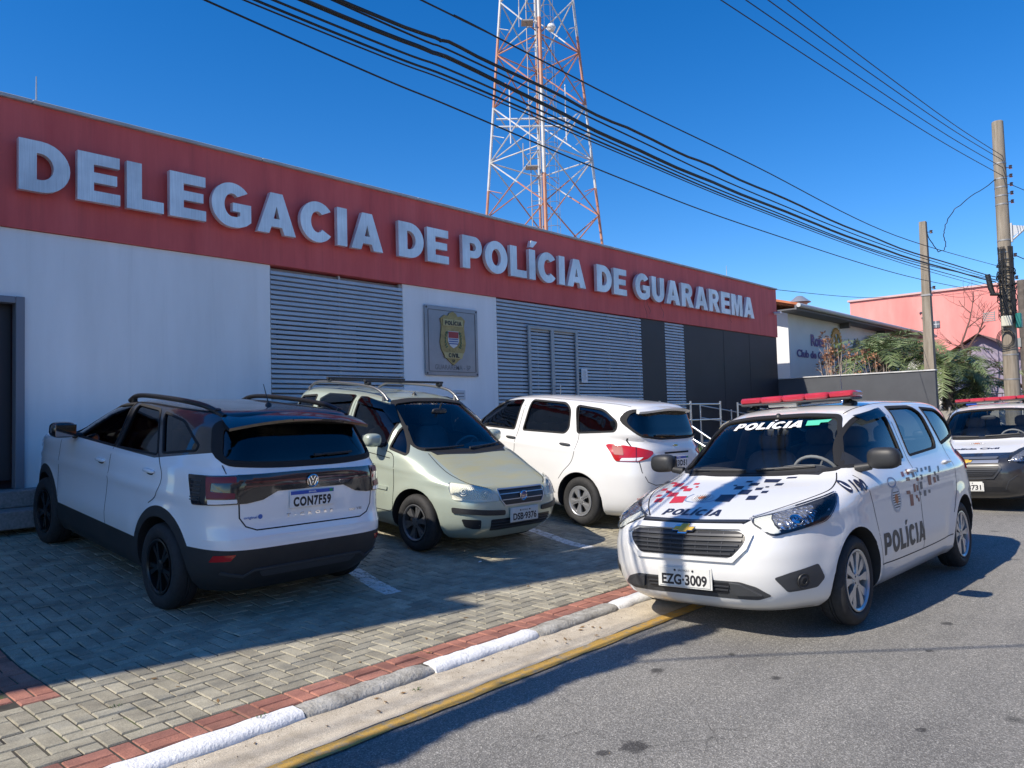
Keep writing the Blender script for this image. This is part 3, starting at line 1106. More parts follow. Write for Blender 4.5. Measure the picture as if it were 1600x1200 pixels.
class Car:
    def __init__(s, name, label, group, pose, rings, wb, tyre, paint, cowl, arch=.06, flare=.018, N=84, rows=62, crease=None):
        x, y, z, psi, pitch = pose
        s.root = empty(name, (x, y, z), (0, -pitch, psi))
        tag(s.root, label, 'car', group)
        s.wb, s.tr = wb, tyre[0]
        s.rings = np.array(rings, float)
        Rg = s.rings
        du = np.sqrt((np.diff(Rg[:, 0]) * 2) ** 2 + (np.diff(Rg[:, 1]) * .8) ** 2 + (np.diff(Rg[:, 3]) * 2) ** 2 + .02 ** 2)
        u = np.concatenate([[0], np.cumsum(du)])
        uq = np.linspace(0, u[-1], rows)
        # denser where the control rings are close
        s.fine = np.stack([pchip(u, Rg[:, k], uq) for k in range(7)], 1)
        s.top = Rg[-1, 0]

        def shell(fine, N, bump=True, dome=.01):
            V, F = [], []
            n = 2 * N
            for (z, xf, xr, w, nf, nr, xm) in fine:
                X, Y = half_ring(xf, xr, w, nf, nr, xm, N)
                ring = [(X[i], Y[i]) for i in range(N + 1)] + [(X[i], -Y[i]) for i in range(N - 1, 0, -1)]
                for (px, py) in ring:
                    if bump:
                        for ax in (wb / 2, -wb / 2):
                            rr = math.hypot(px - ax, z - s.tr)
                            Ra = s.tr + arch
                            k = math.exp(-((rr - Ra - .01) / .075) ** 2) * flare if z < .95 else 0
                            py += math.copysign(k, py) * min(1, abs(py) / .6) if abs(py) > .3 else 0
                        if crease:
                            py += math.copysign(crease(px, z), py) if abs(py) > .55 else 0
                    V.append((px, py, z))
            for i in range(len(fine) - 1):
                for k in range(n):
                    k2 = (k + 1) % n
                    F.append((i * n + k, i * n + k2, (i + 1) * n + k2, (i + 1) * n + k))
            b = len(V)
            f0, f1 = fine[0], fine[-1]
            V.append(((f0[1] + f0[2]) / 2, 0, f0[0])); V.append(((f1[1] + f1[2]) / 2, 0, f1[0] + dome))
            m = (len(fine) - 1) * n
            for k in range(n):
                F.append((b, (k + 1) % n, k)); F.append((b + 1, m + k, m + (k + 1) % n))
            return V, F

        V, F = shell(s.fine, N)
        me = bpy.data.meshes.new('body')
        me.from_pydata(V, [], F)
        CARS.append(s)
        s.bvh = BVHTree.FromPolygons([Vector(p) for p in V], F)
        me.materials.append(paint); me.materials.append(TRIM); me.materials.append(INTR)
        s.body = bpy.data.objects.new('body', me)
        COL.objects.link(s.body)
        s.paint = paint
        # wheel wells
        cut = MB(); cut.cur = 1
        for ax in (wb / 2, -wb / 2):
            for sd in (1, -1):
                M = Matrix.Translation((ax, sd * .47, s.tr)) @ Matrix.Rotation(R(-90 * sd), 4, 'X')
                Ra = s.tr + arch
                cut.lathe([(0, 0), (Ra, 0), (Ra, .6), (0, .6)], 48, M)
                # open downwards
        s.cuts = [cut]
        # cabin
        zs = np.linspace(.70, s.top - .05, 14)
        cab = []
        for z in zs:
            zz = min(z + (.035 if z > 1.0 else 0), s.top - .012)
            row = [np.interp(zz, s.fine[:, 0], s.fine[:, k]) for k in range(7)]
            row[0] = z
            row[1] = min(row[1] - .06, cowl)
            row[2] = row[2] + .09
            row[3] = row[3] - .055 if z > 1.0 else row[3] - .08
            row[6] = min(row[6], (row[1] + row[2]) / 2)
            cab.append(row)
        CV, CF = shell(cab, 40, False, 0)
        c2 = MB(); c2.cur = 2; c2.add(CV, CF)
        s.cuts.append(c2)

    # ---------------------------------------------------------- projection
    def hit(s, mode, u, v):
        if mode == 'L': o, d = Vector((u, 3, v)), Vector((0, -1, 0))
        elif mode == 'R': o, d = Vector((u, -3, v)), Vector((0, 1, 0))
        elif mode == 'F': o, d = Vector((5, u, v)), Vector((-1, 0, 0))
        elif mode == 'B': o, d = Vector((-5, u, v)), Vector((1, 0, 0))
        elif mode == 'T': o, d = Vector((u, v, 4)), Vector((0, 0, -1))
        else:                                       # angle from the front, towards the left
            a = R(mode)
            n = Vector((math.cos(a), math.sin(a), 0)); ua = Vector((-math.sin(a), math.cos(a), 0))
            o, d = n * 5 + ua * u + Vector((0, 0, v)), -n
        p, nr, i, dist = s.bvh.ray_cast(o, d)
        if p is None:
            q = o + d * (4.2 if mode in ('F', 'B') else 2.2 if mode in ('L', 'R') else 4)
            p, nr, i, dist = s.bvh.find_nearest(q)
        if nr.dot(d) > 0: nr = -nr
        return p, nr, d

    def plane_mesh(s, polys, step=.045):
        """triangulated polygons cut along a grid -> bmesh in (u, v, 0)"""
        bm = bmesh.new()
        for V, F in polys:
            vs = [bm.verts.new((a, b, 0)) for a, b in V]
            for f in F:
                try: bm.faces.new([vs[i] for i in f])
                except ValueError: pass
        bm.verts.ensure_lookup_table()
        for ax in (0, 1):
            lo = min(v.co[ax] for v in bm.verts); hi = max(v.co[ax] for v in bm.verts)
            k = math.floor(lo / step) + 1
            while k * step < hi:
                co = [0, 0, 0]; co[ax] = k * step + 1e-5
                no = [0, 0, 0]; no[ax] = 1
                bmesh.ops.bisect_plane(bm, geom=bm.verts[:] + bm.edges[:] + bm.faces[:], dist=1e-6, plane_co=co, plane_no=no)
                k += 1
        return bm

    def panel(s, name, mode, poly, mat, off=.002, thick=0.0, step=.05, parent=None, raw=None, smooth=40, holes=None):
        """a plate that follows the bodywork. poly is in the plane of `mode`; raw = [(verts, faces)] instead of poly"""
        if raw is None:
            raw = [fill2d([poly] + (holes or []))]
        bm = s.plane_mesh(raw, step)
        if thick:
            bnd = [e for e in bm.edges if e.is_boundary]
            r = bmesh.ops.extrude_edge_only(bm, edges=bnd)
            low = {v for v in r['geom'] if isinstance(v, bmesh.types.BMVert)}
        else:
            low = set()
        for v in bm.verts:
            p, n, d = s.hit(mode, v.co.x, v.co.y)
            v.co = p + n * (off - (thick if v in low else 0))
        # face outwards
        bm.faces.ensure_lookup_table()
        bmesh.ops.recalc_face_normals(bm, faces=bm.faces[:])
        tot = Vector((0, 0, 0))
        for f in bm.faces: tot += f.normal * f.calc_area()
        p, n, d = s.hit(mode, *(raw[0][0][0]))
        if tot.dot(d) > 0:
            bmesh.ops.reverse_faces(bm, faces=bm.faces[:])
        me = bpy.data.meshes.new(name)
        bm.to_mesh(me); bm.free()
        if smooth is not None:
            me.polygons.foreach_set('use_smooth', [True] * len(me.polygons))
            me.set_sharp_from_angle(angle=R(smooth))
        return obj_from(name, me, mat, parent or s.root)

    def strip(s, name, mode, pts, width, mat, off=.0012, thick=0.0, parent=None, step=.06):
        A, Bq = stroke(pts, width)
        n = len(A)
        V = A + Bq
        F = [(i, i + 1, n + i + 1, n + i) for i in range(n - 1)]
        return s.panel(name, mode, None, mat, off, thick, step, parent, raw=[(V, F)])

    def strips(s, name, mode, lines, width, mat, off=.0012, thick=0.0, parent=None, step=.08):
        raw = []
        for pts in lines:
            A, Bq = stroke(pts, width)
            n = len(A)
            raw.append((A + Bq, [(i, i + 1, n + i + 1, n + i) for i in range(n - 1)]))
        return s.panel(name, mode, None, mat, off, thick, step, parent, raw=raw)

    def text(s, name, mode, txt, u0, v0, height, width, mat, off=.002, du=1, shear=0.0, slope=0.0, parent=None, axis='uv', step=.06):
        """txt from (u0, v0); du = direction of reading along u; axis 'T' reads along y on a bonnet"""
        V, F, W = txt
        k = width / W
        P = []
        for x, y in V:
            a = (x + shear * y * (height / k if k else 1)) * k
            b = y * height
            if axis == 'T': P.append((u0 - b + slope * abs(a - width / 2), v0 + a * du))
            else: P.append((u0 + a * du, v0 + b + slope * a))
        return s.panel(name, mode, None, mat, off, 0, step, parent, raw=[(P, F)])

    # ---------------------------------------------------------- openings and panes
    def window(s, mode, poly, mat, name='window', seal=.016, sink=.010, seal_mat=None):
        """cut an opening through the shell, fit a pane and a rubber seal"""
        c = MB(); c.cur = 1
        if mode in ('L', 'R'):
            M = Matrix(((1, 0, 0, 0), (0, 0, 1, 0), (0, 1, 0, 0), (0, 0, 0, 1)))
            c.prism(poly, .2 if mode == 'L' else -1.4, 1.4 if mode == 'L' else -.2, M)
        else:
            M = Matrix(((0, 0, 1, 0), (1, 0, 0, 0), (0, 1, 0, 0), (0, 0, 0, 1)))
            c.prism(poly, -.1 if mode == 'F' else -4, 4 if mode == 'F' else -1.15, M)
        s.cuts.append(c)
        pane = s.panel(name, mode, inset(poly, -.012), mat, -sink, 0, .05)
        if seal:
            o = inset(poly, -seal)
            s.panel('window_seal', mode, o, seal_mat or SEAM, .004, .012, .03, pane, holes=[inset(poly, .006)])
        return pane

    def cut_pocket(s, mode, poly, depth, at=None):
        """recess in the nose or tail, `depth` behind the surface at the middle of the polygon"""
        cu = sum(p[0] for p in poly) / len(poly); cv = sum(p[1] for p in poly) / len(poly)
        p, n, d = s.hit(mode, cu, cv)
        c = MB(); c.cur = 1
        M = Matrix(((0, 0, 1, 0), (1, 0, 0, 0), (0, 1, 0, 0), (0, 0, 0, 1)))
        if mode == 'F': c.prism(poly, p.x - depth, p.x + .6, M)
        else: c.prism(poly, p.x - .6, p.x + depth, M)
        s.cuts.append(c)

    def finish(s):
        """apply the cuts to the shell"""
        dg = bpy.context.evaluated_depsgraph_get()
        tmp = []
        for c in s.cuts:
            me = bpy.data.meshes.new('cut')
            bm = bmesh.new()
            me.from_pydata(c.v, [], c.f)
            me.polygons.foreach_set('material_index', c.mi)
            bm.from_mesh(me)
            bmesh.ops.remove_doubles(bm, verts=bm.verts[:], dist=1e-5)
            bmesh.ops.recalc_face_normals(bm, faces=bm.faces[:])
            bm.to_mesh(me); bm.free()
            for mm in (s.paint, TRIM, INTR): me.materials.append(mm)
            o = bpy.data.objects.new('cut', me)
            COL.objects.link(o)
            md = s.body.modifiers.new('b', 'BOOLEAN')
            md.operation = 'DIFFERENCE'; md.solver = 'EXACT'; md.object = o
            tmp.append(o)
        bpy.context.view_layer.update()
        dg = bpy.context.evaluated_depsgraph_get()
        me = bpy.data.meshes.new_from_object(s.body.evaluated_get(dg))
        s.body.modifiers.clear()
        old = s.body.data
        s.body.data = me
        me.name = 'body'
        bpy.data.meshes.remove(old)
        for o in tmp:
            d = o.data
            bpy.data.objects.remove(o); bpy.data.meshes.remove(d)
        me.polygons.foreach_set('use_smooth', [True] * len(me.polygons))
        me.set_sharp_from_angle(angle=R(32))
        s.body.parent = s.root

    # ---------------------------------------------------------- parts
    def wheels(s, style, track, tw=.205, rim=.2, steer=0.0):
        for ax in (s.wb / 2, -s.wb / 2):
            for sd in (1, -1):
                make_wheel(s.root, (ax, sd * track, s.tr), sd, s.tr, tw, rim, style, steer if ax > 0 else 0)

    def mirror(s, x, y, z, mat, size=(.14, .21, .16), base=TRIM):
        for sd in (1, -1):
            m = MB()
            c = Vector((x, sd * (y + size[1] / 2 + .03), z))
            vs, fs = blob(c, (size[0] / 2, size[1] / 2, size[2] / 2), 3.0)
            m.add(vs, fs)
            o = m.build('side_mirror', mat, s.root, 50)
            b = MB(); b.tube([(x - .0, sd * (y - .06), z - size[2] * .45), (x, sd * (y + .05), z - size[2] * .35)], [.035, .028], 8)
            b.build('mirror_arm', base, o, 50)
            g = MB(); g.box((x - size[0] / 2 - .001, c.y, z), (.006, size[1] * .8, size[2] * .74), bev=.003)
            g.build('mirror_glass', plain('mirror_silver', (.3, .3, .32), .06, 1.0), o)

    def handle(s, x, z, mat, sides=(1, -1), length=.19, h=.032):
        for sd in sides:
            p, n, d = s.hit('L' if sd > 0 else 'R', x, z)
            m = MB(); vs, fs = blob(p + n * .012, (length / 2, .02, h / 2), 3.0); m.add(vs, fs)
            o = m.build('door_handle', mat, s.root, 50)
            m = MB(); vs, fs = blob(p + Vector((.01, 0, -.012)), (length * .38, .004, h * .75), 2.2); m.add(vs, fs)
            m.build('handle_recess', SEAM if mat is not TRIM else TRIM, o, 50)

    def seats(s, fx, rx, z=.42):
        for (x, y, n) in ((fx, .36, 1), (fx, -.36, 1), (rx, .34, 0), (rx, -.34, 0)):
            m = MB()
            vs, fs = blob((x + .1, y, z), (.27, .25, .1), 4); m.add(vs, fs)
            m2 = [Vector(p) for p in blob((0, 0, 0), (.09, .245, .34), 4)[0]]
            fs2 = blob((0, 0, 0), (.09, .245, .34), 4)[1]
            Mx = Matrix.Translation((x - .2, y, z + .36)) @ Matrix.Rotation(R(-14), 4, 'Y')
            m.add([Mx @ p for p in m2], fs2)
            o = m.build('seat', INTR, s.root, 50)
            h = MB(); vs, fs = blob((x - .31, y, z + .78), (.055, .14, .095), 3); h.add(vs, fs)
            h.tube([(x - .28, y - .05, z + .62), (x - .3, y - .05, z + .74)], .008, 6); h.tube([(x - .28, y + .05, z + .62), (x - .3, y + .05, z + .74)], .008, 6)
            h.build('headrest', INTR, o, 50)

    def cockpit(s, dx, dz, wy=.34, mat=INTR):
        """dashboard, steering wheel, inside mirror"""
        m = MB()
        vs, fs = blob((dx, 0, dz - .12), (.24, .66, .15), 4); m.add(vs, fs)
        vs, fs = blob((dx - .03, wy, dz + .01), (.14, .2, .07), 3); m.add(vs, fs)
        m.build('dashboard', mat, s.root, 50)
        m = MB()
        M = Matrix.Translation((dx - .3, wy, dz - .03)) @ Matrix.Rotation(R(-62), 4, 'Y')
        m.lathe([(.185 + .014 * math.cos(k * PI / 4), .014 * math.sin(k * PI / 4)) for k in range(8)], 28, M, close=True)
        m.lathe([(0, .02), (.06, .015), (.07, -.01), (0, -.02)], 14, M)
        for a in (0, 120, 240):
            v = Vector((math.cos(R(a + 30)), math.sin(R(a + 30)), 0))
            m.tube([M @ (v * .05), M @ (v * .18)], .012, 6)
        m.build('steering_wheel', INTR, s.root, 50)

    def rear_view_mirror(s, x, z):
        m = MB(); vs, fs = blob((x, 0, z), (.02, .11, .035), 3); m.add(vs, fs); m.tube([(x, 0, z + .02), (x + .03, 0, z + .1)], .01, 6)
        m.build('interior_mirror', TRIM, s.root, 50)

    def wiper(s, mode, a, b, parent=None):
        """wiper arm and blade lying on the glass from a to b"""
        P = []
        for i in range(7):
            u, v = a[0] + (b[0] - a[0]) * i / 6, a[1] + (b[1] - a[1]) * i / 6
            p, n, d = s.hit(mode, u, v)
            P.append(p + n * .018)
        m = MB(); m.tube(P, [.014, .011, .009, .009, .008, .007, .006], 6)
        Q = [p + (P[-1] - P[0]).normalized() * .1 for p in P[2:]]
        m.tube([q - Vector((0, 0, .008)) for q in P[2:]], .007, 5)
        return m.build('wiper', TRIM, s.root, 50)

    def plate(s, mode, v, text, style, tilt=0, u=0.0, off=.012):
        """number plate: reads along +y at the front and -y at the back"""
        p, n, d = s.hit(mode, u, v)
        fwd = 1 if mode == 'F' else -1
        e = MB()
        m = MB(); m.box((0, 0, 0), (.4, .13, .006), bev=.0025)
        o = m.build('number_plate', PLATEG if style == 'old' else PLATEW, s.root)
        x = Vector((0, fwd, 0)); zt = Vector((-fwd * math.sin(R(tilt)), 0, math.cos(R(tilt)))); nn = x.cross(zt)
        c = p + Vector((fwd * (off + abs(math.sin(R(tilt))) * .065), 0, 0)); c.y = u
        o.matrix_local = Matrix(((x.x, zt.x, nn.x, c.x), (x.y, zt.y, nn.y, c.y), (x.z, zt.z, nn.z, c.z), (0, 0, 0, 1)))
        m = MB()
        if style == 'old':
            flat_text(m, font_text(text, .035), (-.178, -.05, .0036), (1, 0, 0), (0, 1, 0), .068, .356)
        else:
            flat_text(m, font_text(text, .05, 1.15), (-.172, -.052, .0036), (1, 0, 0), (0, 1, 0), .07, .344)
        m.build('lettering', INK, o)
        if style == 'old':
            m = MB(); flat_text(m, font_text('SÃO PAULO', .01), (-.045, .037, .0036), (1, 0, 0), (0, 1, 0), .014, .09); m.build('state_name', INK, o)
            m = MB()
            for sx in (-.07, .07): m.lathe([(0, .008), (.007, .006), (.008, 0)], 10, Matrix.Translation((sx, .044, .003)))
            m.build('bolt', INK, o)
            m = MB(); m.box((0, 0, -.006), (.425, .15, .006), bev=.003); m.build('plate_holder', PLATEG, o)
        else:
            m = MB(); m.box((0, .0495, .0028), (.392, .028, .002)); m.build('band', PLATEB, o)
            m = MB(); flat_text(m, font_text('BRASIL', .02), (-.035, .0445, .0042), (1, 0, 0), (0, 1, 0), .012, .07); m.build('country_name', PLATEW, o)
            m = MB(); m.box((.172, .0495, .0034), (.03, .02, .003)); m.build('flag', plain('flag_green', (.02, .3, .08), .5), o)
        return o


def blob(c, r, e=3.0, nu=18, nv=11):
    """super-ellipsoid (rounded box)"""
    c = Vector(c)
    V, F = [], []
    f = lambda x: math.copysign(abs(x) ** (2 / e), x)
    for j in range(1, nv):
        ph = -PI / 2 + PI * j / nv
        for i in range(nu):
            th = 2 * PI * i / nu
            V.append(c + Vector((r[0] * f(math.cos(ph)) * f(math.cos(th)), r[1] * f(math.cos(ph)) * f(math.sin(th)), r[2] * f(math.sin(ph)))))
    for j in range(nv - 2):
        for i in range(nu):
            i2 = (i + 1) % nu
            F.append((j * nu + i, j * nu + i2, (j + 1) * nu + i2, (j + 1) * nu + i))
    b = len(V)
    V.append(c - Vector((0, 0, r[2]))); V.append(c + Vector((0, 0, r[2])))
    m = (nv - 2) * nu
    for i in range(nu):
        i2 = (i + 1) % nu
        F.append((b, i2, i)); F.append((b + 1, m + i, m + i2))
    return V, F


def make_wheel(root, pos, sd, Rt, tw, rim, style, steer=0.0):
    """tyre with rim; outer face looks along local +z before turning"""
    M = Matrix.Translation(pos) @ Matrix.Rotation(steer, 4, 'Z') @ Matrix.Rotation(R(-90 * sd), 4, 'X')
    h = tw / 2
    m = MB()
    prof = [(rim - .005, h * .62), (rim + .004, h * .84), (rim + .02, h * .93), ((rim + Rt) / 2 - .005, h * 1.0), (Rt - .045, h * .97), (Rt - .018, h * .86), (Rt - .005, h * .66), (Rt, h * .4),
            (Rt, h * .16), (Rt - .008, h * .14), (Rt - .008, h * .08), (Rt, h * .06)]
    prof = prof + [(r, -z) for r, z in prof[::-1]]
    m.lathe(prof[::-1], 56, M)
    ty = m.build('wheel', RUBBER, root, 40)
    face = h * .8
    mt = {'alloy': SILVER, 'black': BLKW, 'twin': GUNM, 'cap': SILVER}[style]
    m = MB()
    m.lathe([(rim - .002, face + .004), (rim - .002, face + .012), (rim - .012, face + .014), (rim - .024, face + .004), (rim - .03, face - .05), (rim - .035, -h * .7)], 56, M)
    hub = .052
    if style == 'alloy':
        n = 10
        for k in range(n):
            a0 = 2 * PI * k / n
            swing = .10 if k % 2 else -.10
            pts = []
            for (r, w) in ((hub * .7, .014), (.1, .017), (rim - .06, .030), (rim - .02, .026)):
                f = (r - hub) / (rim - hub)
                a = a0 + swing * (1 - f) * .9
                pts.append((r, a, w))
            poly = [(r * math.cos(a) - w * math.sin(a), r * math.sin(a) + w * math.cos(a)) for r, a, w in pts] + [(r * math.cos(a) + w * math.sin(a), r * math.sin(a) - w * math.cos(a)) for r, a, w in pts[::-1]]
            m.prism(poly[::-1], face - .03, face - .006 + .008 * (k % 2), M)
    elif style in ('twin', 'black'):
        n = 6 if style == 'twin' else 5
        for k in range(n):
            for sg in (-1, 1):
                a0 = 2 * PI * k / n + .3
                da = .145 if style == 'twin' else .17
                poly = []
                for (r, w, f) in ((hub * .8, .012, .4), (rim * .6, .015, .9), (rim - .02, .02, 1.0)):
                    a = a0 + sg * da * f
                    poly.append((r, a, w))
                pg = [(r * math.cos(a) - w * math.sin(a), r * math.sin(a) + w * math.cos(a)) for r, a, w in poly] + [(r * math.cos(a) + w * math.sin(a), r * math.sin(a) - w * math.cos(a)) for r, a, w in poly[::-1]]
                m.prism(pg[::-1], face - .035, face - .004, M)
    else:
        # wheel cover: five broad spokes
        n = 5
        for k in range(n):
            a0 = 2 * PI * k / n + .2
            poly = []
            for r, da in ((.03, .55), (.09, .34), (.15, .33), (rim - .012, .36)):
                poly.append((r, da))
            pg = [(r * math.cos(a0 + d), r * math.sin(a0 + d)) for r, d in poly] + [(r * math.cos(a0 - d), r * math.sin(a0 - d)) for r, d in poly[::-1]]
            m.prism(pg[::-1], face - .02, face + .002, M)
            m.prism([(x * .93 + .012 * math.cos(a0), y * .93 + .012 * math.sin(a0)) for x, y in inset(pg, .018)][::-1], face + .002, face + .008, M)
        m.lathe([(rim - .02, face - .012), (rim - .002, face + .004), (rim - .02, face + .01), (rim - .045, face + .006), (rim - .05, face - .012)], 48, M)
    m.lathe([(0, face + .006), (.03, face + .005), (hub, face - .002), (hub + .004, face - .03)][::-1], 24, M)
    m.build('rim', mt, ty, 35)
    m = MB()
    m.lathe([(0, face - .055), (rim - .03, face - .055)][::-1], 40, M)
    m.lathe([(0, face - .05), (.12, face - .05), (.12, face - .06)][::-1], 30, M)
    m.build('brake_disc', plain('brake_iron', (.035, .034, .033), .6, .4), ty, 35)
    m = MB()
    for k in range(5):
        a = 2 * PI * k / 5 + .4
        m.lathe([(0, .004), (.007, .003), (.008, 0)][::-1], 8, M @ Matrix.Translation((.035 * math.cos(a), .035 * math.sin(a), face + .001)))
    m.build('wheel_nut', plain('nut_dark', (.08, .08, .08), .5, .6), ty)
    return ty

# ==================================================================== CARS
def paint(name, col, rough=.3, dust=.08, dcol=(.5, .45, .38), masks=None):
    """car paint with a thin uneven film of dust; masks = fn(t, sep) -> colour"""
    t = NT(name)
    co = t.coord()
    base = col
    if masks:
        base, matte = masks(t, co)
    nz = t.ramp(t.noise(co, 3.2, 6, .65), [(.35, (0, 0, 0)), (.75, (dust * 2, dust * 2, dust * 2))])
    t.base(t.mix(nz, base, dcol))
    t.set(Roughness=rough, Coat_Weight=1.0, Coat_Roughness=.025)
    t.p.inputs['Coat IOR'].default_value = 1.5
    if masks and matte is not None:
        t.l(t.math('SUBTRACT', 1.0, matte), t.p.inputs['Coat Weight'])
        t.l(t.math('ADD', rough, t.math('MULTIPLY', matte, .3)), t.p.inputs['Roughness'])
    return t.m


WHITE = paint('white_car_paint', (.72, .72, .71), .35, .03)

SPIN = [  # z, x front, x rear, half width, corner front, corner rear, x of widest
    (0.19, 2.03, -2.04, 0.78, 4.2, 4.6, -0.1),
    (0.25, 2.12, -2.13, 0.83, 4.6, 5, -0.1),
    (0.36, 2.17, -2.19, 0.852, 5, 5.5, -0.1),
    (0.47, 2.195, -2.215, 0.864, 5, 5.5, -0.1),
    (0.58, 2.195, -2.215, 0.868, 5, 5.5, -0.1),
    (0.66, 2.18, -2.21, 0.87, 4.8, 5.5, -0.1),
    (0.72, 2.15, -2.205, 0.87, 4.8, 5.5, -0.1),
    (0.765, 2.085, -2.2, 0.869, 5.2, 5.4, -0.1),
    (0.8, 1.97, -2.195, 0.867, 6, 5.3, -0.1),
    (0.84, 1.84, -2.19, 0.865, 6.5, 5.2, -0.1),
    (0.88, 1.7, -2.185, 0.862, 6.5, 5.1, -0.1),
    (0.93, 1.52, -2.175, 0.856, 6.5, 5, -0.1),
    (0.97, 1.36, -2.165, 0.846, 6.5, 5, -0.1),
    (1.005, 1.23, -2.155, 0.832, 6.3, 5, -0.1),
    (1.03, 1.17, -2.15, 0.818, 6, 5, -0.1),
    (1.07, 1.11, -2.135, 0.8, 5.6, 4.8, -0.1),
    (1.13, 1.05, -2.115, 0.78, 5, 4.6, -0.15),
    (1.22, .96, -2.09, .752, 4.5, 6, -.25),
    (1.32, .85, -2.05, .722, 4.1, 6.2, -.35),
    (1.42, .72, -2.01, .69, 3.8, 6.2, -.45),
    (1.48, .59, -1.985, .662, 3.6, 6, -.55),
    (1.525, .45, -1.97, .625, 3.5, 5.5, -.6),
    (1.56, .25, -1.945, .565, 3.3, 5, -.65),
    (1.588, -.02, -1.88, .47, 3.1, 4, -.7),
    (1.606, -.38, -1.68, .30, 3, 3.2, -.8),
    (1.612, -.66, -1.35, .14, 2.5, 2.6, -.9),
]


def spin_crease(x, z):
    k = .006 * math.exp(-((z - .93 - .02 * (-x) / 2) / .035) ** 2)            # shoulder line
    k -= .012 * math.exp(-((z - .46) / .1) ** 2) if abs(x) < .75 else 0       # hollow door bottoms
    return k


SPIN_SIDE = [
    rounded([(1.00, 1.085), (.80, 1.27), (.50, 1.43), (.02, 1.50), (.03, 1.105)], [.03, .12, .2, .03, .02]),
    rounded([(-.15, 1.11), (-.17, 1.515), (-.80, 1.52), (-.93, 1.45), (-.98, 1.21), (-.93, 1.145)], [.03, .03, .08, .08, .08, .04]),
    rounded([(-1.15, 1.17), (-1.02, 1.505), (-1.48, 1.485), (-1.72, 1.35), (-1.73, 1.245)], [.03, .04, .1, .06, .05]),
]
SPIN_FRONT = rounded([(-.665, 1.075), (-.3, 1.045), (.3, 1.045), (.665, 1.075), (.50, 1.46), (.25, 1.485), (-.25, 1.485), (-.50, 1.46)], [.04, .1, .1, .04, .05, .1, .1, .05])
SPIN_BACK = rounded([(-.60, 1.22), (-.3, 1.18), (.3, 1.18), (.60, 1.22), (.66, 1.36), (.58, 1.50), (0, 1.535), (-.58, 1.50), (-.66, 1.36)], [.08, .1, .1, .08, .1, .08, .2, .08, .1])


def spin(name, label, group, pose, pnt, g=TINT):
    c = Car(name, label, group, pose, SPIN, 2.62, (.31,), pnt, 1.0, crease=spin_crease)
    for sd in ('L', 'R'):
        for w in SPIN_SIDE:
            c.window(sd, w, g, 'side_window')
    c.window('F', SPIN_FRONT, CLEAR, 'windscreen', seal=.018)
    c.window('B', SPIN_BACK, g, 'rear_window', seal=.02)
    return c


TCROSS = [  # z, x front, x rear, half width, corner front, corner rear, x of widest
    (0.22, 1.95, -1.93, 0.79, 4.5, 5.5, 0),
    (0.32, 2.04, -2.03, 0.845, 4.5, 6, 0),
    (0.45, 2.1, -2.085, 0.868, 4.5, 6.5, 0),
    (0.56, 2.13, -2.1, 0.878, 4.5, 6.5, 0),
    (0.635, 2.135, -2.095, 0.88, 4.5, 6.5, 0),
    (0.7, 2.135, -2.07, 0.88, 4.5, 6.5, 0),
    (0.76, 2.13, -2.055, 0.879, 4.5, 6.5, 0),
    (0.89, 2.1, -2.05, 0.875, 4.5, 6.5, 0),
    (0.99, 2.03, -2.045, 0.871, 5, 6.3, 0),
    (1.06, 1.88, -2.04, 0.866, 6, 6.2, 0),
    (1.1, 1.55, -2.03, 0.86, 6.5, 6, 0),
    (1.13, 1.2, -2.02, 0.85, 6.5, 6, 0),
    (1.16, 1.0, -2.0, 0.835, 6, 6, 0),
    (1.20, .92, -1.985, .812, 5.2, 6.5, -.1),
    (1.28, .80, -1.945, .775, 4.6, 6.5, -.2),
    (1.37, .62, -1.89, .735, 4.2, 6.5, -.3),
    (1.45, .42, -1.84, .698, 4, 6.5, -.4),
    (1.505, .22, -1.805, .66, 3.8, 6, -.5),
    (1.54, .02, -1.785, .612, 3.7, 6, -.6),
    (1.565, -.22, -1.74, .52, 3.4, 5, -.7),
    (1.580, -.5, -1.56, .34, 3, 3.4, -.8),
    (1.585, -.7, -1.2, .15, 3, 3, -.9),
]


def tc_crease(x, z):
    zc = .90 + .03 * (-x) / 2
    k = .010 * math.exp(-((z - zc) / .03) ** 2)
    k -= .012 * math.exp(-((z - .58) / .12) ** 2) if -.85 < x < .9 else 0
    return k


def tc_mask(t, co):
    """black roof and pillars, black sill and bumper cladding"""
    sep = t.n('ShaderNodeSeparateXYZ'); t.l(co, sep.inputs[0])
    x, y, z = sep.outputs
    # cladding: below a line that drops along the doors
    low = t.math('LESS_THAN', z, .49)
    mid = t.math('MULTIPLY', t.math('LESS_THAN', z, .57), t.math('LESS_THAN', x, -1.6))
    arch = None
    for ax in (1.3255, -1.3255):
        r = t.math('SQRT', t.math('ADD', t.math('POWER', t.math('SUBTRACT', x, ax), 2), t.math('POWER', t.math('SUBTRACT', z, .345), 2)))
        a = t.math('LESS_THAN', r, .462)
        arch = a if arch is None else t.math('MAXIMUM', arch, a)
    lim = t.math('ADD', 1.152, t.math('MULTIPLY', t.math('MAXIMUM', t.math('SUBTRACT', -1.1, x), 0.0), .16))
    up = t.math('GREATER_THAN', z, t.math('ADD', lim, t.math('MULTIPLY', t.math('GREATER_THAN', x, .95), .5)))
    blk = t.math('MAXIMUM', t.math('MAXIMUM', low, mid), arch)
    c = t.mix(blk, (.86, .86, .86), (.02, .0205, .022))
    return t.mix(up, c, (.010, .010, .012)), blk


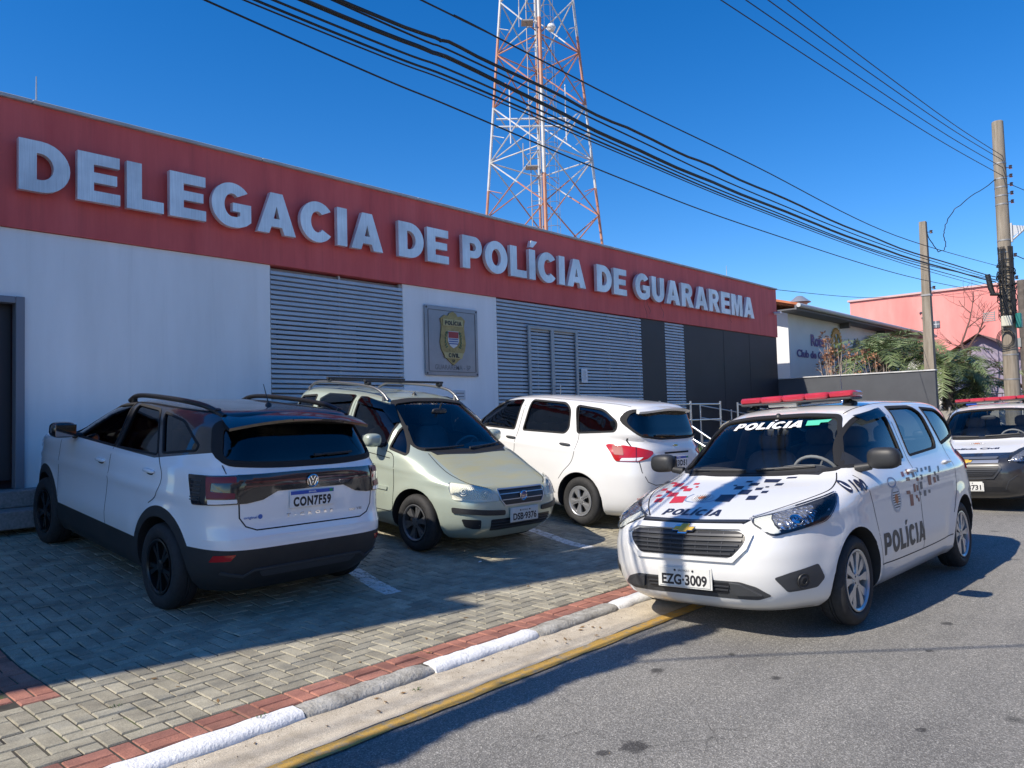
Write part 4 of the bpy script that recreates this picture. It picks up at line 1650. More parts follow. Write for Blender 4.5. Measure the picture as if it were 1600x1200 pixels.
TCP = paint('white_paint_black_roof', (.72, .72, .71), .32, .015, masks=tc_mask)
tcross = Car('parked_car', 'white compact SUV with black roof and black lower cladding, seen from behind', 'cars parked outside the police station',
             (3.45, 7.48, .255, 1.577, .105), TCROSS, 2.651, (.335,), TCP, .82, arch=.055, flare=.014, crease=tc_crease)
TC_SIDE = [
    rounded([(.86, 1.165), (.55, 1.38), (.26, 1.47), (-.24, 1.52), (-.30, 1.165)], [.02, .1, .1, .02, .02]),
    rounded([(-.37, 1.165), (-.33, 1.52), (-.80, 1.505), (-1.12, 1.18)], [.02, .03, .06, .04]),
    rounded([(-1.19, 1.20), (-.90, 1.495), (-1.3, 1.455), (-1.62, 1.30), (-1.62, 1.265)], [.03, .03, .06, .03, .02]),
]
for sd in ('L', 'R'):
    for w in TC_SIDE: tcross.window(sd, w, TINT, 'side_window', seal=.01)
tcross.window('F', rounded([(-.66, 1.17), (.66, 1.17), (.52, 1.46), (-.52, 1.46)], .06), CLEAR, 'windscreen', seal=.03)
tcross.window('B', rounded([(-.68, 1.215), (-.3, 1.19), (.3, 1.19), (.68, 1.215), (.60, 1.46), (0, 1.485), (-.60, 1.46)], [.08, .2, .2, .08, .06, .2, .06]), TINT, 'rear_window', seal=.04)
tcross.wheels('black', .775, .205, .215)

IDEA = [  # z, x front, x rear, half width, corner front, corner rear, x of widest
    (0.19, 1.86, -1.72, 0.75, 4, 4.5, 0),
    (0.26, 1.95, -1.8, 0.81, 4.4, 5, 0),
    (0.36, 2.03, -1.85, 0.835, 4.6, 5, 0),
    (0.48, 2.05, -1.87, 0.845, 4.6, 5, 0),
    (0.58, 2.04, -1.865, 0.848, 4.6, 5, 0),
    (0.66, 2.015, -1.86, 0.848, 4.4, 5, 0),
    (0.71, 1.985, -1.855, 0.848, 4.4, 5, 0),
    (0.745, 1.9, -1.85, 0.847, 5, 5, 0),
    (0.79, 1.75, -1.84, 0.845, 5.5, 5, 0),
    (0.84, 1.6, -1.835, 0.842, 5.8, 5, 0),
    (0.9, 1.46, -1.83, 0.838, 6, 5, 0),
    (0.96, 1.32, -1.825, 0.83, 6, 5, 0),
    (1.005, 1.225, -1.815, 0.815, 5.6, 5, 0),
    (1.04, 1.16, -1.81, 0.8, 5.2, 5, 0),
    (1.1, 1.07, -1.8, 0.785, 4.8, 5, -0.1),
    (1.2, 0.95, -1.78, 0.76, 4.4, 4.8, -0.1),
    (1.32, 0.78, -1.75, 0.728, 4.1, 4.6, -0.2),
    (1.43, 0.61, -1.71, 0.695, 3.9, 4.4, -0.3),
    (1.5, 0.49, -1.68, 0.665, 3.8, 4.2, -0.35),
    (1.55, 0.33, -1.64, 0.62, 3.6, 4, -0.4),
    (1.585, 0.12, -1.57, 0.54, 3.4, 3.8, -0.5),
    (1.61, -0.12, -1.42, 0.42, 3.3, 3.4, -0.6),
    (1.622, -0.42, -1.1, 0.22, 3, 3, -0.7),
]


def idea_crease(x, z):
    return .007 * math.exp(-((z - .86 - .05 * (-x) / 2) / .03) ** 2) - (.01 * math.exp(-((z - .55) / .12) ** 2) if abs(x) < .8 else 0)


t = None
def idea_mask(t, co):
    """sun-bleached, dusty lacquer on the bonnet"""
    sep = t.n('ShaderNodeSeparateXYZ'); t.l(co, sep.inputs[0])
    x, y, z = sep.outputs
    on = t.math('MULTIPLY', t.math('MULTIPLY', t.math('GREATER_THAN', x, 1.16), t.math('LESS_THAN', t.math('ABSOLUTE', y), .585)), t.math('GREATER_THAN', z, .715))
    mp_ = t.n('ShaderNodeMapping'); mp_.inputs['Scale'].default_value = (6, 1.2, 1); t.l(co, mp_.inputs['Vector'])
    f = t.ramp(t.noise(mp_.outputs[0], 1.3, 5, .65), [(.3, (.35, .35, .35)), (.62, (1, 1, 1))])
    k = t.math('MULTIPLY', on, f)
    return t.mix(k, (.42, .485, .41), (.46, .43, .24)), t.math('MULTIPLY', k, .75)


IDP = paint('pale_green_metallic', (.42, .485, .41), .33, .10, (.5, .47, .33), masks=idea_mask)
_M['idea'] = IDP
for nd in IDP.node_tree.nodes:
    if nd.type == 'BSDF_PRINCIPLED': nd.inputs['Metallic'].default_value = .25
idea = Car('parked_car', 'pale green minivan with roof bars and faded bonnet, parked between two white cars', 'cars parked outside the police station',
           (6.19815, 7.576708, .286, -1.601207, -.102444), IDEA, 2.508, (.30,), IDP, 1.0, flare=.016, crease=idea_crease)
ID_SIDE = [
    rounded([(1.02, .99), (.74, 1.035), (.74, 1.27)], [.03, .02, .03]),
    rounded([(.66, 1.05), (.66, 1.30), (.42, 1.46), (.04, 1.53), (-.06, 1.53), (-.06, 1.08)], [.02, .05, .1, .06, .03, .03]),
    rounded([(-.20, 1.085), (-.18, 1.54), (-.72, 1.53), (-.86, 1.46), (-.92, 1.13)], [.03, .03, .08, .08, .05]),
    rounded([(-1.06, 1.16), (-.98, 1.51), (-1.4, 1.47), (-1.52, 1.22)], [.04, .05, .06, .05]),
]
for sd in ('L', 'R'):
    for w in ID_SIDE: idea.window(sd, w, TINT, 'side_window')
idea.window('F', rounded([(-.66, 1.06), (-.3, 1.03), (.3, 1.03), (.66, 1.06), (.52, 1.50), (.25, 1.53), (-.25, 1.53), (-.52, 1.50)], [.05, .1, .1, .05, .06, .1, .1, .06]), CLEAR, 'windscreen', seal=.025)
idea.window('B', rounded([(-.58, 1.12), (.58, 1.12), (.52, 1.5), (-.52, 1.5)], .08), TINT, 'rear_window')
idea.wheels('twin', .735, .19, .195)

police = spin('police_car', 'white police minivan with checkered bonnet and a red roof light bar, parked at the kerb', 'police cars', (6.957747, 2.707727, -.012, 3.113513, 0), WHITE, TINTL)
police.root.rotation_euler.x = R(2.3)
police.wheels('alloy', .745, .195, .215)
wspin = spin('parked_car', 'plain white minivan with red tail lights, parked nose in beside the green car', 'cars parked outside the police station', (8.849, 7.362, .288, 1.486, .109), WHITE)
wspin.wheels('cap', .745, .195, .195)
def civ_mask(t, co):
    sep = t.n('ShaderNodeSeparateXYZ'); t.l(co, sep.inputs[0])
    x, y, z = sep.outputs
    m = t.math('MULTIPLY', t.math('LESS_THAN', z, t.math('ADD', .845, t.math('MULTIPLY', t.math('SUBTRACT', 1.8, x), .05))), t.math('GREATER_THAN', x, .95))
    return t.mix(m, (.72, .72, .71), (.012, .013, .016)), None


CIVP = paint('white_paint_black_front', (.72, .72, .71), .32, .03, masks=civ_mask)
civil = spin('police_car', 'white police minivan with a black front end, parked farther up the street behind the first', 'police cars', (15.0, 2.70, -.012, 3.11, 0), CIVP, TINTL)
civil.root.rotation_euler.x = R(2.3)
civil.wheels('cap', .745, .195, .195)

# ==================================================================== CAR DETAILS
def to_uv(mode, p, mir=False):
    x, y, z = p
    if mir: y = -y
    if mode in ('L', 'R'): return (x, z)
    if mode in ('F', 'B'): return (y, z)
    if mode == 'T': return (x, y)
    a = R(mode)
    return (-x * math.sin(a) + y * math.cos(a), z)


def P3(c, name, mode, pts, mat, mir=False, rad=0.0, ins=0.0, **kw):
    """panel from 3-D outline points; mir puts it on the other side"""
    m = mode
    if mir:
        m = {'L': 'R', 'R': 'L'}.get(mode, -mode if not isinstance(mode, str) else mode)
    poly = [to_uv(m, p, mir) for p in pts]
    if rad: poly = rounded(poly, rad)
    if ins: poly = inset(poly, ins)
    return c.panel(name, m, poly, mat, **kw)


t = NT('headlamp_facets')
co = t.coord()
vo = t.n('ShaderNodeTexVoronoi'); vo.inputs['Scale'].default_value = 38; t.l(co, vo.inputs['Vector'])
t.base((.66, .67, .70)); t.set(Metallic=.8, Roughness=.16)
t.bump(vo.outputs['Distance'], .8, .02)
FACET = t.m
t = NT('ribbed_lamp')
co = t.coord()
wv = t.n('ShaderNodeTexWave'); wv.inputs['Scale'].default_value = 22; wv.bands_direction = 'DIAGONAL'; t.l(co, wv.inputs['Vector'])
t.base((.78, .79, .72)); t.set(Metallic=.0, Roughness=.3)
t.bump(wv.outputs['Fac'], .5, .01)
RIBBED = t.m
GRIL = plain('grille_black', (.016, .017, .02), .4)
GRIB = plain('grille_bar', (.05, .053, .06), .35, .2)
DGREY = plain('dark_grey_plastic', (.05, .053, .058), .55)
GOLD = plain('gold_emblem', (.66, .42, .07), .4, .35, var=.1, scale=30)
DULLRED = plain('inner_red_lamp', (.22, .01, .012), .5)
DECRED = plain('decal_red', (.52, .03, .045), .4)
DECNAVY = plain('decal_navy', (.018, .022, .05), .4)
DECGREY = plain('decal_dark_grey', (.045, .047, .052), .45)
DECWHITE = plain('decal_white', (.82, .82, .82), .4)
DECGREEN = plain('sticker_green', (.1, .55, .36), .4)


def bowl(parent, c, mode, p3, r, mir=False, name='reflector', mat=CHROME, off=.004):
    """round lamp insert lying on the bodywork"""
    m = mode if not mir else (-mode if not isinstance(mode, str) else mode)
    u, v = to_uv(m, p3, mir)
    p, n, d = c.hit(m, u, v)
    q = n.to_track_quat('Z', 'Y').to_matrix().to_4x4()
    M = Matrix.Translation(p + n * off) @ q
    mb = MB()
    mb.lathe([(0, .001), (r * .35, .004), (r * .4, .012), (r * .75, .004), (r * .95, .008), (r, .002)][::-1], 24, M)
    return mb.build(name, mat, parent, 40)


def bowtie(c, mode, v, w, mat=GOLD, off=.012):
    k = w / 2
    poly = [(-.36 * k, .13 * k), (-.28 * k, .26 * k), (.44 * k, .26 * k), (.38 * k, .12 * k), (1.0 * k, .12 * k), (.80 * k, -.13 * k), (.36 * k, -.13 * k), (.28 * k, -.26 * k), (-.44 * k, -.26 * k), (-.38 * k, -.12 * k), (-1.0 * k, -.12 * k), (-.80 * k, .13 * k)]
    o = c.panel('emblem', mode, [(x, v + y) for x, y in poly], mat, off, .012, .2)
    c.panel('emblem_border', mode, [(x, v + y) for x, y in inset(poly, -.004)], CHROME, off - .004, .01, .2, parent=o)
    return o


def antenna(c, x, L, lean=.35, y=0.0):
    p, n, d = c.hit('T', x, y)
    m = MB(); m.lathe([(.03, -.01), (.024, .012), (.012, .025), (0, .028)], 12, Matrix.Translation(p))
    m.tube([p + Vector((0, 0, .015)), p + Vector((-L * math.sin(lean), 0, L * math.cos(lean)))], [.006, .003], 6)
    return m.build('antenna', TRIM, c.root, 40)


def door_seams(c, lines, mat=SEAM, w=.0085):
    for sd in ('L', 'R'):
        for ln in lines:
            c.strip('door_gap', sd, smooth_line(ln, 5), w, mat, .0009)


# ---------------------------------------------------------------- the three/four seven-seat minivans
SPIN_SEAMS = [
    [(1.03, 1.02), (1.0, .85), (.93, .60), (.88, .36)],
    [(-.06, 1.5), (-.06, 1.1), (-.07, .7), (-.08, .34)],
    [(-1.06, 1.5), (-1.12, 1.3), (-1.185, 1.1), (-1.16, .82), (-1.03, .66), (-.95, .55)],
    [(.88, .355), (.4, .345), (-.4, .345), (-.9, .36)],
]
HEAD = [(2.059, .455, .769), (1.977, .425, .798), (1.892, .525, .822), (1.731, .65, .860), (1.536, .735, .899), (1.405, .771, .925), (1.515, .808, .861), (1.639, .812, .795), (1.708, .80, .764), (1.862, .75, .736), (2.016, .66, .708), (2.065, .613, .697), (2.085, .584, .703)]
HEAD_OLD = [(1.972, .391, .795), (1.929, .432, .808), (1.793, .536, .85), (1.65, .624, .884), (1.42, .745, .935), (1.45, .79, .92), (1.548, .815, .865), (1.675, .81, .805), (1.792, .766, .765), (1.927, .708, .733), (2.06, .58, .708), (2.085, .522, .728), (2.064, .43, .762)]


def spin_front(c, new=True):
    # bonnet gaps
    for sg in (1, -1):
        c.strip('bonnet_gap', 'T', smooth_line([(1.98, .40 * sg), (1.80, .53 * sg), (1.6, .645 * sg), (1.4, .715 * sg), (1.22, .70 * sg), (1.08, .655 * sg)], 6), .009, SEAM, .0012)
    # black cowl under the windscreen
    c.panel('cowl', 'T', [(1.15, -.55), (1.175, 0), (1.15, .55), (1.05, .60), (1.11, 0), (1.05, -.60)], TRIM, .003, .004, .06)
    c.wiper('F', (.05, 1.06), (.50, 1.085)); c.wiper('F', (-.52, 1.065), (-.04, 1.06))
    for sg in (1, -1):
        # crease from lamp to pillar, and the black mirror sail
        P3(c, 'mirror_sail', 'L', [(1.03, .74, 1.07), (.86, .7, 1.19), (.80, .7, 1.10), (.80, .7, 1.075)], TRIM, sg < 0, off=.004, thick=.005)
    if new:
        g = c.panel('grille', 'F', rounded([(-.40, .728), (.40, .728), (.46, .695), (.43, .635), (.355, .56), (-.355, .56), (-.43, .635), (-.46, .695)], .03), GRIL, .002, 0, .05)
        c.strips('grille_bar', 'F', [[(-w, z), (0, z - .006), (w, z)] for z, w in ((.70, .43), (.67, .43), (.64, .41), (.612, .385), (.585, .36))], .011, GRIB, .014, .012, g)
        c.strips('grille_rib', 'F', [[(y, .715), (y * .95, .57)] for y in (-.3, -.2, -.1, 0, .1, .2, .3)], .007, GRIB, .008, .006, g)
        gr = [(-.405, .745), (0, .738), (.405, .745), (.485, .70), (.455, .625), (.37, .545), (-.37, .545), (-.455, .625), (-.485, .70), (-.405, .745)]
        c.strips('grille_surround', 'F', [gr], .026, c.paint, .02, .02, g, .05)
        s2 = c.panel('upper_grille', 'F', rounded([(-.43, .79), (0, .782), (.43, .79), (.40, .765), (0, .758), (-.40, .765)], .01), GRIL, .004, 0, .05)
        c.strips('grille_bar', 'F', [[(-.41, .778), (0, .770), (.41, .778)]], .006, GRIB, .010, .008, s2)
        bowtie(c, 'F', .722, .165, off=.03)
        it = c.panel('lower_intake', 'F', rounded([(-.40, .405), (.40, .405), (.50, .375), (.575, .315), (.49, .285), (-.49, .285), (-.575, .315), (-.50, .375)], .02), DGREY, .003, 0, .05)
        c.panel('intake_mesh', 'F', rounded([(-.33, .392), (.33, .392), (.30, .318), (-.30, .318)], .015), GRIL, .006, 0, .05, it)
        c.strips('intake_bar', 'F', [[(-.32, .37), (.32, .37)], [(-.31, .345), (.31, .345)]], .008, GRIB, .014, .010, it)
        for sg in (1, -1):
            c.panel('intake_fin', 'F', [(sg * .33, .40), (sg * .40, .395), (sg * .52, .325), (sg * .36, .318)], DGREY, .022, .02, .05, it)
        for sg in (1, -1):
            mir = sg < 0
            hl = P3(c, 'headlight', 48, HEAD, BEZEL, mir, .02, off=.003)
            P3(c, 'reflector', 48, [(1.897, .537, .818), (1.82, .594, .838), (1.677, .707, .861), (1.745, .754, .818), (1.81, .761, .766), (1.992, .669, .729), (2.014, .647, .734), (2.015, .595, .768), (1.955, .552, .797)], FACET, mir, .01, parent=hl, off=.006)
            P3(c, 'side_reflector', 48, [(1.668, .722, .859), (1.483, .769, .896), (1.527, .79, .867), (1.69, .787, .805), (1.80, .766, .763), (1.73, .762, .817)], CHROME, mir, .008, parent=hl, off=.006)
            P3(c, 'indicator', 48, [(1.989, .442, .793), (1.909, .53, .814), (1.967, .548, .792), (2.025, .595, .759), (2.027, .64, .716), (2.063, .613, .709), (2.078, .583, .715), (2.056, .471, .769)], RIBBED, mir, .008, parent=hl, off=.006)
            bowl(hl, c, 48, (1.90, .69, .785), .045, mir, 'reflector', CHROME)
            P3(c, 'lens', 48, HEAD, LENS, mir, .02, -.002, parent=hl, off=.016, thick=.013)
            fg = P3(c, 'fog_recess', 42, [(2.103, .60, .435), (2.03, .68, .465), (1.84, .80, .50), (1.80, .83, .40), (1.86, .80, .345), (2.03, .66, .335)], DGREY, mir, .02, off=.003)
            bowl(fg, c, 42, (1.95, .73, .405), .05, mir, 'fog_blank', TRIM)
        
    else:
        g = c.panel('grille', 'F', rounded([(-.40, .69), (.40, .69), (.42, .63), (.33, .52), (-.33, .52), (-.42, .63)], .05), GRIL, .003, 0, .05)
        c.strips('grille_bar', 'F', [[(-w, z), (w, z)] for z, w in ((.67, .41), (.645, .41), (.62, .40), (.595, .38), (.57, .36), (.545, .34))], .010, GRIB, .013, .011, g)
        c.strips('grille_surround', 'F', [[(-.42, .70), (-.44, .63), (-.345, .50), (0, .49), (.345, .50), (.44, .63), (.42, .70)]], .02, GRIB, .016, .014, g)
        s2 = c.panel('upper_grille', 'F', rounded([(-.40, .80), (.40, .80), (.40, .77), (.36, .755), (-.36, .755), (-.40, .77)], .015), GRIL, .004, 0, .05)
        c.strips('grille_bar', 'F', [[(-.39, .785), (.39, .785)], [(-.38, .77), (.38, .77)]], .007, SILVER, .010, .008, s2)
        c.strips('chrome_bar', 'F', [[(-.41, .725), (.41, .725)]], .038, SILVER, .014, .012, s2)
        bowtie(c, 'F', .726, .17, off=.024)
        c.panel('lower_intake', 'F', rounded([(-.45, .37), (.45, .37), (.52, .30), (-.52, .30)], .02), GRIL, .003, 0, .05)
        for sg in (1, -1):
            mir = sg < 0
            HD = [(2.06, .46, .735), (1.95, .50, .80), (1.7, .60, .875), (1.46, .72, .93), (1.5, .80, .90), (1.65, .82, .80), (1.85, .77, .70), (2.02, .62, .70)]
            hl = P3(c, 'headlight', 48, HD, BEZEL, mir, .02, off=.003)
            P3(c, 'reflector', 48, HD, FACET, mir, .02, .018, parent=hl, off=.006)
            bowl(hl, c, 48, (1.80, .69, .79), .06, mir)
            P3(c, 'lens', 48, HD, LENS, mir, .02, parent=hl, off=.016, thick=.013)
            c.strip('bumper_line', 'F', [(sg * .47, .33), (sg * .52, .45), (sg * .62, .53)], .012, GRIB, .006, .005)


def spin_rear(c, plate, style):
    for sg in (1, -1):
        mir = sg < 0
        LP = [(-1.66, .79, 1.06), (-1.72, .76, 1.085), (-1.90, .72, 1.08), (-2.06, .62, 1.06), (-2.13, .47, 1.03), (-2.135, .455, 1.0), (-2.13, .54, .945), (-2.09, .66, .905), (-1.84, .80, .885)]
        tl = P3(c, 'tail_light', 140, LP, REDL, mir, .025, off=.012, thick=.012)
        P3(c, 'reverse_lamp', 140, [(-2.10, .60, .955), (-2.09, .66, .915), (-1.9, .79, .895), (-1.92, .78, .93)], LAMPW, mir, .01, parent=tl, off=.0145)
        P3(c, 'brake_lamp', 140, [(-1.75, .77, 1.06), (-1.88, .73, 1.06), (-1.92, .75, .96), (-1.80, .79, .96)], DULLRED, mir, .015, parent=tl, off=.0145)
        P3(c, 'lamp_divider', 140, [(-2.055, .68, 1.065), (-2.07, .675, 1.065), (-2.075, .69, .90), (-2.06, .69, .90)], DREDL, mir, parent=tl, off=.0146)
        P3(c, 'bumper_reflector', 140, [(-2.15, .56, .46), (-2.10, .68, .46), (-2.10, .68, .43), (-2.15, .56, .43)], REDL, mir, off=.004)
    hs = [(-.66, 1.17), (-.65, 1.06), (-.645, .90), (-.635, .78), (-.57, .66), (-.46, .62), (.46, .62), (.57, .66), (.635, .78), (.645, .90), (.65, 1.06), (.66, 1.17)]
    c.strip('tailgate_gap', 'B', hs, .009, SEAM, .0012)
    bowtie(c, 'B', 1.085, .11, off=.01)
    c.panel('plate_recess', 'B', rounded([(-.30, .99), (.30, .99), (.27, .78), (-.27, .78)], .03), c.paint, .001, 0, .05)
    c.strip('tailgate_handle', 'B', [(-.25, 1.0), (.25, 1.0)], .022, SEAM, .006, .005)
    c.plate('B', .89, plate, style, tilt=4)
    # roof spoiler
    m = MB()
    N = 12
    top, low = [], []
    for i in range(N + 1):
        y = -.53 + 1.06 * i / N
        e = 1 - (abs(y) / .60) ** 4
        top.append((-1.90, y, 1.572 - .05 * (y / .56) ** 2)); low.append((-2.045 - .03 * e + .10 * (abs(y) / .53) ** 5, y, 1.55 - .055 * (y / .56) ** 2))
    vs = top + low + [(x + .02, y, z - .03) for x, y, z in low] + [(x, y, z - .05) for x, y, z in top]
    n = N + 1
    fs = [(r * n + i, r * n + i + 1, (r + 1) * n + i + 1, (r + 1) * n + i) for r in range(3) for i in range(N)] + [(0, n, 2 * n, 3 * n), (N, 3 * n + N, 2 * n + N, n + N)]
    m.add(vs, fs)
    m.build('spoiler', c.paint, c.root, 40)
    c.wiper('B', (.0, 1.205), (.36, 1.22))
    c.strip('exhaust_lip', 'B', [(-.5, .34), (.5, .34)], .05, TRIM, .003, .003)


def spin_common(c, handle):
    door_seams(c, SPIN_SEAMS)
    c.handle(.03, .985, handle); c.handle(-1.0, 1.0, handle)
    c.cockpit(.98, 1.02); c.seats(.25, -.75, .5); c.rear_view_mirror(.62, 1.36)
    for sg in (1, -1):
        c.strip('roof_gap', 'T', [(.45, .50 * sg), (.1, .535 * sg), (-.6, .545 * sg), (-1.3, .535 * sg), (-1.8, .51 * sg)], .009, SEAM, .001)
        P3(c, 'weather_visor', 'L', [(.46, .7, 1.448), (.02, .7, 1.508), (.02, .7, 1.44), (.40, .7, 1.40)], TINT, sg < 0, .01, off=.02, thick=.002)
    P3(c, 'filler_cap', 'R', [(-1.35, -.86, .92), (-1.53, -.86, .92), (-1.53, -.86, .75), (-1.35, -.86, .75)], c.paint, False, .03, off=.0015, thick=.003)


def light_bar(c, x, z, width=1.16):
    e = MB(); e.box((x, 0, z - .035), (.26, width - .06, .018), bev=.006)
    b = e.build('light_bar', DGREY, c.root)
    n = 5
    for k in range(n):
        w = (width - .04) / n
        y = -(width - .04) / 2 + w * (k + .5)
        m = MB(); m.box((x, y, z), (.29 if k not in (0, n - 1) else .25, w - .0015, .058), bev=.016)
        m.build('lamp_segment', plain('red_light_bar_lens', (.42, .03, .05), .25, var=.12, scale=6, coat=.6), b, 40)
    for sg in (1, -1):
        m = MB()
        p, nn, d = c.hit('T', x, sg * .46)
        m.tube([(x, sg * .40, z - .045), (x, sg * .45, p.z + .02), (x, sg * .48, p.z + .0)], [.03, .025, .035], 8)
        m.box((x, sg * .44, p.z + .012), (.16, .07, .022), bev=.006)
        m.build('mounting_foot', TRIM, b, 40)
    m = MB(); m.box((x + .04, -.12, z - .052), (.12, .26, .03), bev=.006); m.build('siren_box', PLATEG, b)
    return b


# ---- police car livery
police_dark = DECNAVY
spin_front(police, True)
spin_rear(police, 'EZG3009', 'old')
spin_common(police, WHITE)
police.mirror(.92, .80, 1.135, TRIM, (.15, .23, .16))
police.plate('F', .41, 'EZG·3009', 'old', tilt=3, off=.018)
light_bar(police, .12, 1.65, 1.06)
antenna(police, .56, .02)
p_, n_, d_ = police.hit('T', -.35, .2)
m = MB(); m.tube([p_, p_ + Vector((0, 0, .42))], [.004, .002], 6); m.lathe([(.02, 0), (.012, .03), (0, .04)], 10, Matrix.Translation(p_)); m.build('whip_antenna', CHROME, police.root, 40)
# chequers on the bonnet
BONNET_RED = [[(1.288, -0.595), (1.301, -0.506), (1.383, -0.494), (1.373, -0.581)],
    [(1.374, -0.481), (1.377, -0.424), (1.444, -0.415), (1.443, -0.470)],
    [(1.428, -0.424), (1.429, -0.352), (1.497, -0.342), (1.497, -0.407)],
    [(1.301, -0.408), (1.302, -0.359), (1.340, -0.355), (1.339, -0.404)],
    [(1.378, -0.351), (1.379, -0.327), (1.410, -0.321), (1.410, -0.345)],
    [(1.409, -0.641), (1.414, -0.594), (1.470, -0.584), (1.465, -0.633)],
    [(1.461, -0.576), (1.510, -0.490), (1.548, -0.497), (1.521, -0.552)],
    [(1.531, -0.496), (1.527, -0.419), (1.607, -0.401), (1.620, -0.483)],
    [(1.564, -0.593), (1.570, -0.545), (1.612, -0.549), (1.610, -0.591)],
    [(1.243, -0.655), (1.263, -0.592), (1.302, -0.593), (1.283, -0.656)],
    [(1.648, -0.551), (1.647, -0.484), (1.729, -0.463), (1.732, -0.531)],
    [(1.613, -0.409), (1.606, -0.301), (1.736, -0.265), (1.753, -0.377)]]
BONNET_NAVY = [[(1.225, 0.168), (1.227, 0.300), (1.293, 0.293), (1.292, 0.183)],
    [(1.194, 0.333), (1.188, 0.407), (1.209, 0.400), (1.217, 0.327)],
    [(1.314, 0.298), (1.308, 0.353), (1.360, 0.354), (1.367, 0.301)],
    [(1.261, 0.033), (1.256, 0.085), (1.288, 0.079), (1.291, 0.031)],
    [(1.306, 0.088), (1.304, 0.160), (1.364, 0.164), (1.367, 0.091)],
    [(1.379, 0.004), (1.376, 0.066), (1.445, 0.076), (1.452, 0.011)],
    [(1.348, -0.034), (1.348, -0.006), (1.373, -0.001), (1.373, -0.030)],
    [(1.412, 0.182), (1.408, 0.238), (1.461, 0.242), (1.468, 0.193)],
    [(1.382, 0.241), (1.379, 0.270), (1.408, 0.274), (1.408, 0.248)],
    [(1.463, 0.090), (1.459, 0.175), (1.560, 0.181), (1.562, 0.099)],
    [(1.484, 0.263), (1.477, 0.311), (1.528, 0.314), (1.532, 0.270)],
    [(1.586, 0.204), (1.579, 0.277), (1.662, 0.287), (1.667, 0.216)],
    [(1.570, -0.023), (1.562, 0.092), (1.709, 0.110), (1.703, -0.016)]]
DOOR_CHECKS = [[(0.265, 0.991), (0.208, 0.992), (0.224, 0.953), (0.285, 0.952)],
    [(0.132, 1.003), (0.065, 1.003), (0.091, 0.959), (0.152, 0.957)],
    [(0.025, 0.981), (-0.030, 0.980), (-0.002, 0.932), (0.057, 0.932)],
    [(-0.114, 1.001), (-0.172, 1.000), (-0.141, 0.966), (-0.093, 0.964)],
    [(-0.233, 0.992), (-0.278, 0.991), (-0.258, 0.963), (-0.195, 0.962)],
    [(-0.348, 0.995), (-0.403, 0.993), (-0.372, 0.970), (-0.316, 0.969)],
    [(-0.452, 0.995), (-0.509, 0.995), (-0.445, 0.945), (-0.388, 0.946)],
    [(-0.512, 0.941), (-0.564, 0.943), (-0.574, 0.907), (-0.517, 0.908)],
    [(-0.683, 0.981), (-0.726, 0.982), (-0.670, 0.931), (-0.626, 0.928)],
    [(0.215, 0.943), (0.132, 0.942), (0.126, 0.913), (0.225, 0.916)],
    [(-0.025, 0.926), (-0.070, 0.925), (-0.091, 0.897), (-0.030, 0.897)],
    [(-0.139, 0.942), (-0.198, 0.939), (-0.199, 0.899), (-0.143, 0.898)],
    [(-0.317, 0.924), (-0.413, 0.923), (-0.410, 0.839), (-0.330, 0.840)],
    [(-0.471, 0.899), (-0.537, 0.897), (-0.547, 0.848), (-0.480, 0.848)],
    [(-0.574, 0.907), (-0.631, 0.906), (-0.641, 0.854), (-0.584, 0.855)],
    [(-0.103, 0.887), (-0.164, 0.884), (-0.159, 0.825), (-0.097, 0.822)],
    [(0.063, 0.880), (0.014, 0.878), (0.019, 0.816), (0.073, 0.814)],
    [(-0.004, 0.866), (-0.048, 0.864), (-0.048, 0.819), (-0.003, 0.820)],
    [(0.253, 0.840), (0.169, 0.837), (0.154, 0.808), (0.251, 0.812)],
    [(0.191, 0.807), (0.107, 0.802), (0.115, 0.712), (0.192, 0.715)],
    [(0.046, 0.790), (-0.003, 0.788), (-0.008, 0.761), (0.039, 0.761)],
    [(-0.000, 0.764), (-0.039, 0.763), (-0.038, 0.730), (-0.003, 0.731)],
    [(-0.050, 0.805), (-0.101, 0.805), (-0.106, 0.776), (-0.058, 0.778)],
    [(-0.174, 0.809), (-0.235, 0.807), (-0.228, 0.761), (-0.166, 0.762)],
    [(-0.296, 0.804), (-0.350, 0.802), (-0.345, 0.775), (-0.292, 0.777)]]
for quads, matd in ((BONNET_RED, DECRED), (BONNET_NAVY, DECNAVY)):
    police.panel('check_pattern', 'T', None, matd, .0022, 0, .05, raw=[fill2d([q_]) for q_ in quads])


def crest(c, mode, u, v, ru, rv, parent=None):
    e = lambda k, n=28: [(u + ru * k * math.cos(2 * PI * i / n), v + rv * k * math.sin(2 * PI * i / n)) for i in range(n)]
    o = c.panel('crest', mode, e(1), plain('crest_silver', (.5, .5, .5), .5), .0016, 0, .06)
    c.panel('crest_field', mode, e(.8), plain('crest_field_white', (.72, .7, .68), .5), .0024, 0, .06, parent=o)
    c.strips('crest_stripe', mode, [[(u - ru * math.sqrt(max(0, .6 - k * k)), v + rv * k), (u + ru * math.sqrt(max(0, .6 - k * k)), v + rv * k)] for k in (-.6, -.42, -.24, -.06, .12, .3, .48)], rv * .075, DECGREY, .003, 0, o)
    c.panel('crest_centre', mode, e(.36), plain('crest_orange', (.5, .16, .05), .5), .0036, 0, .06, parent=o)
    return o


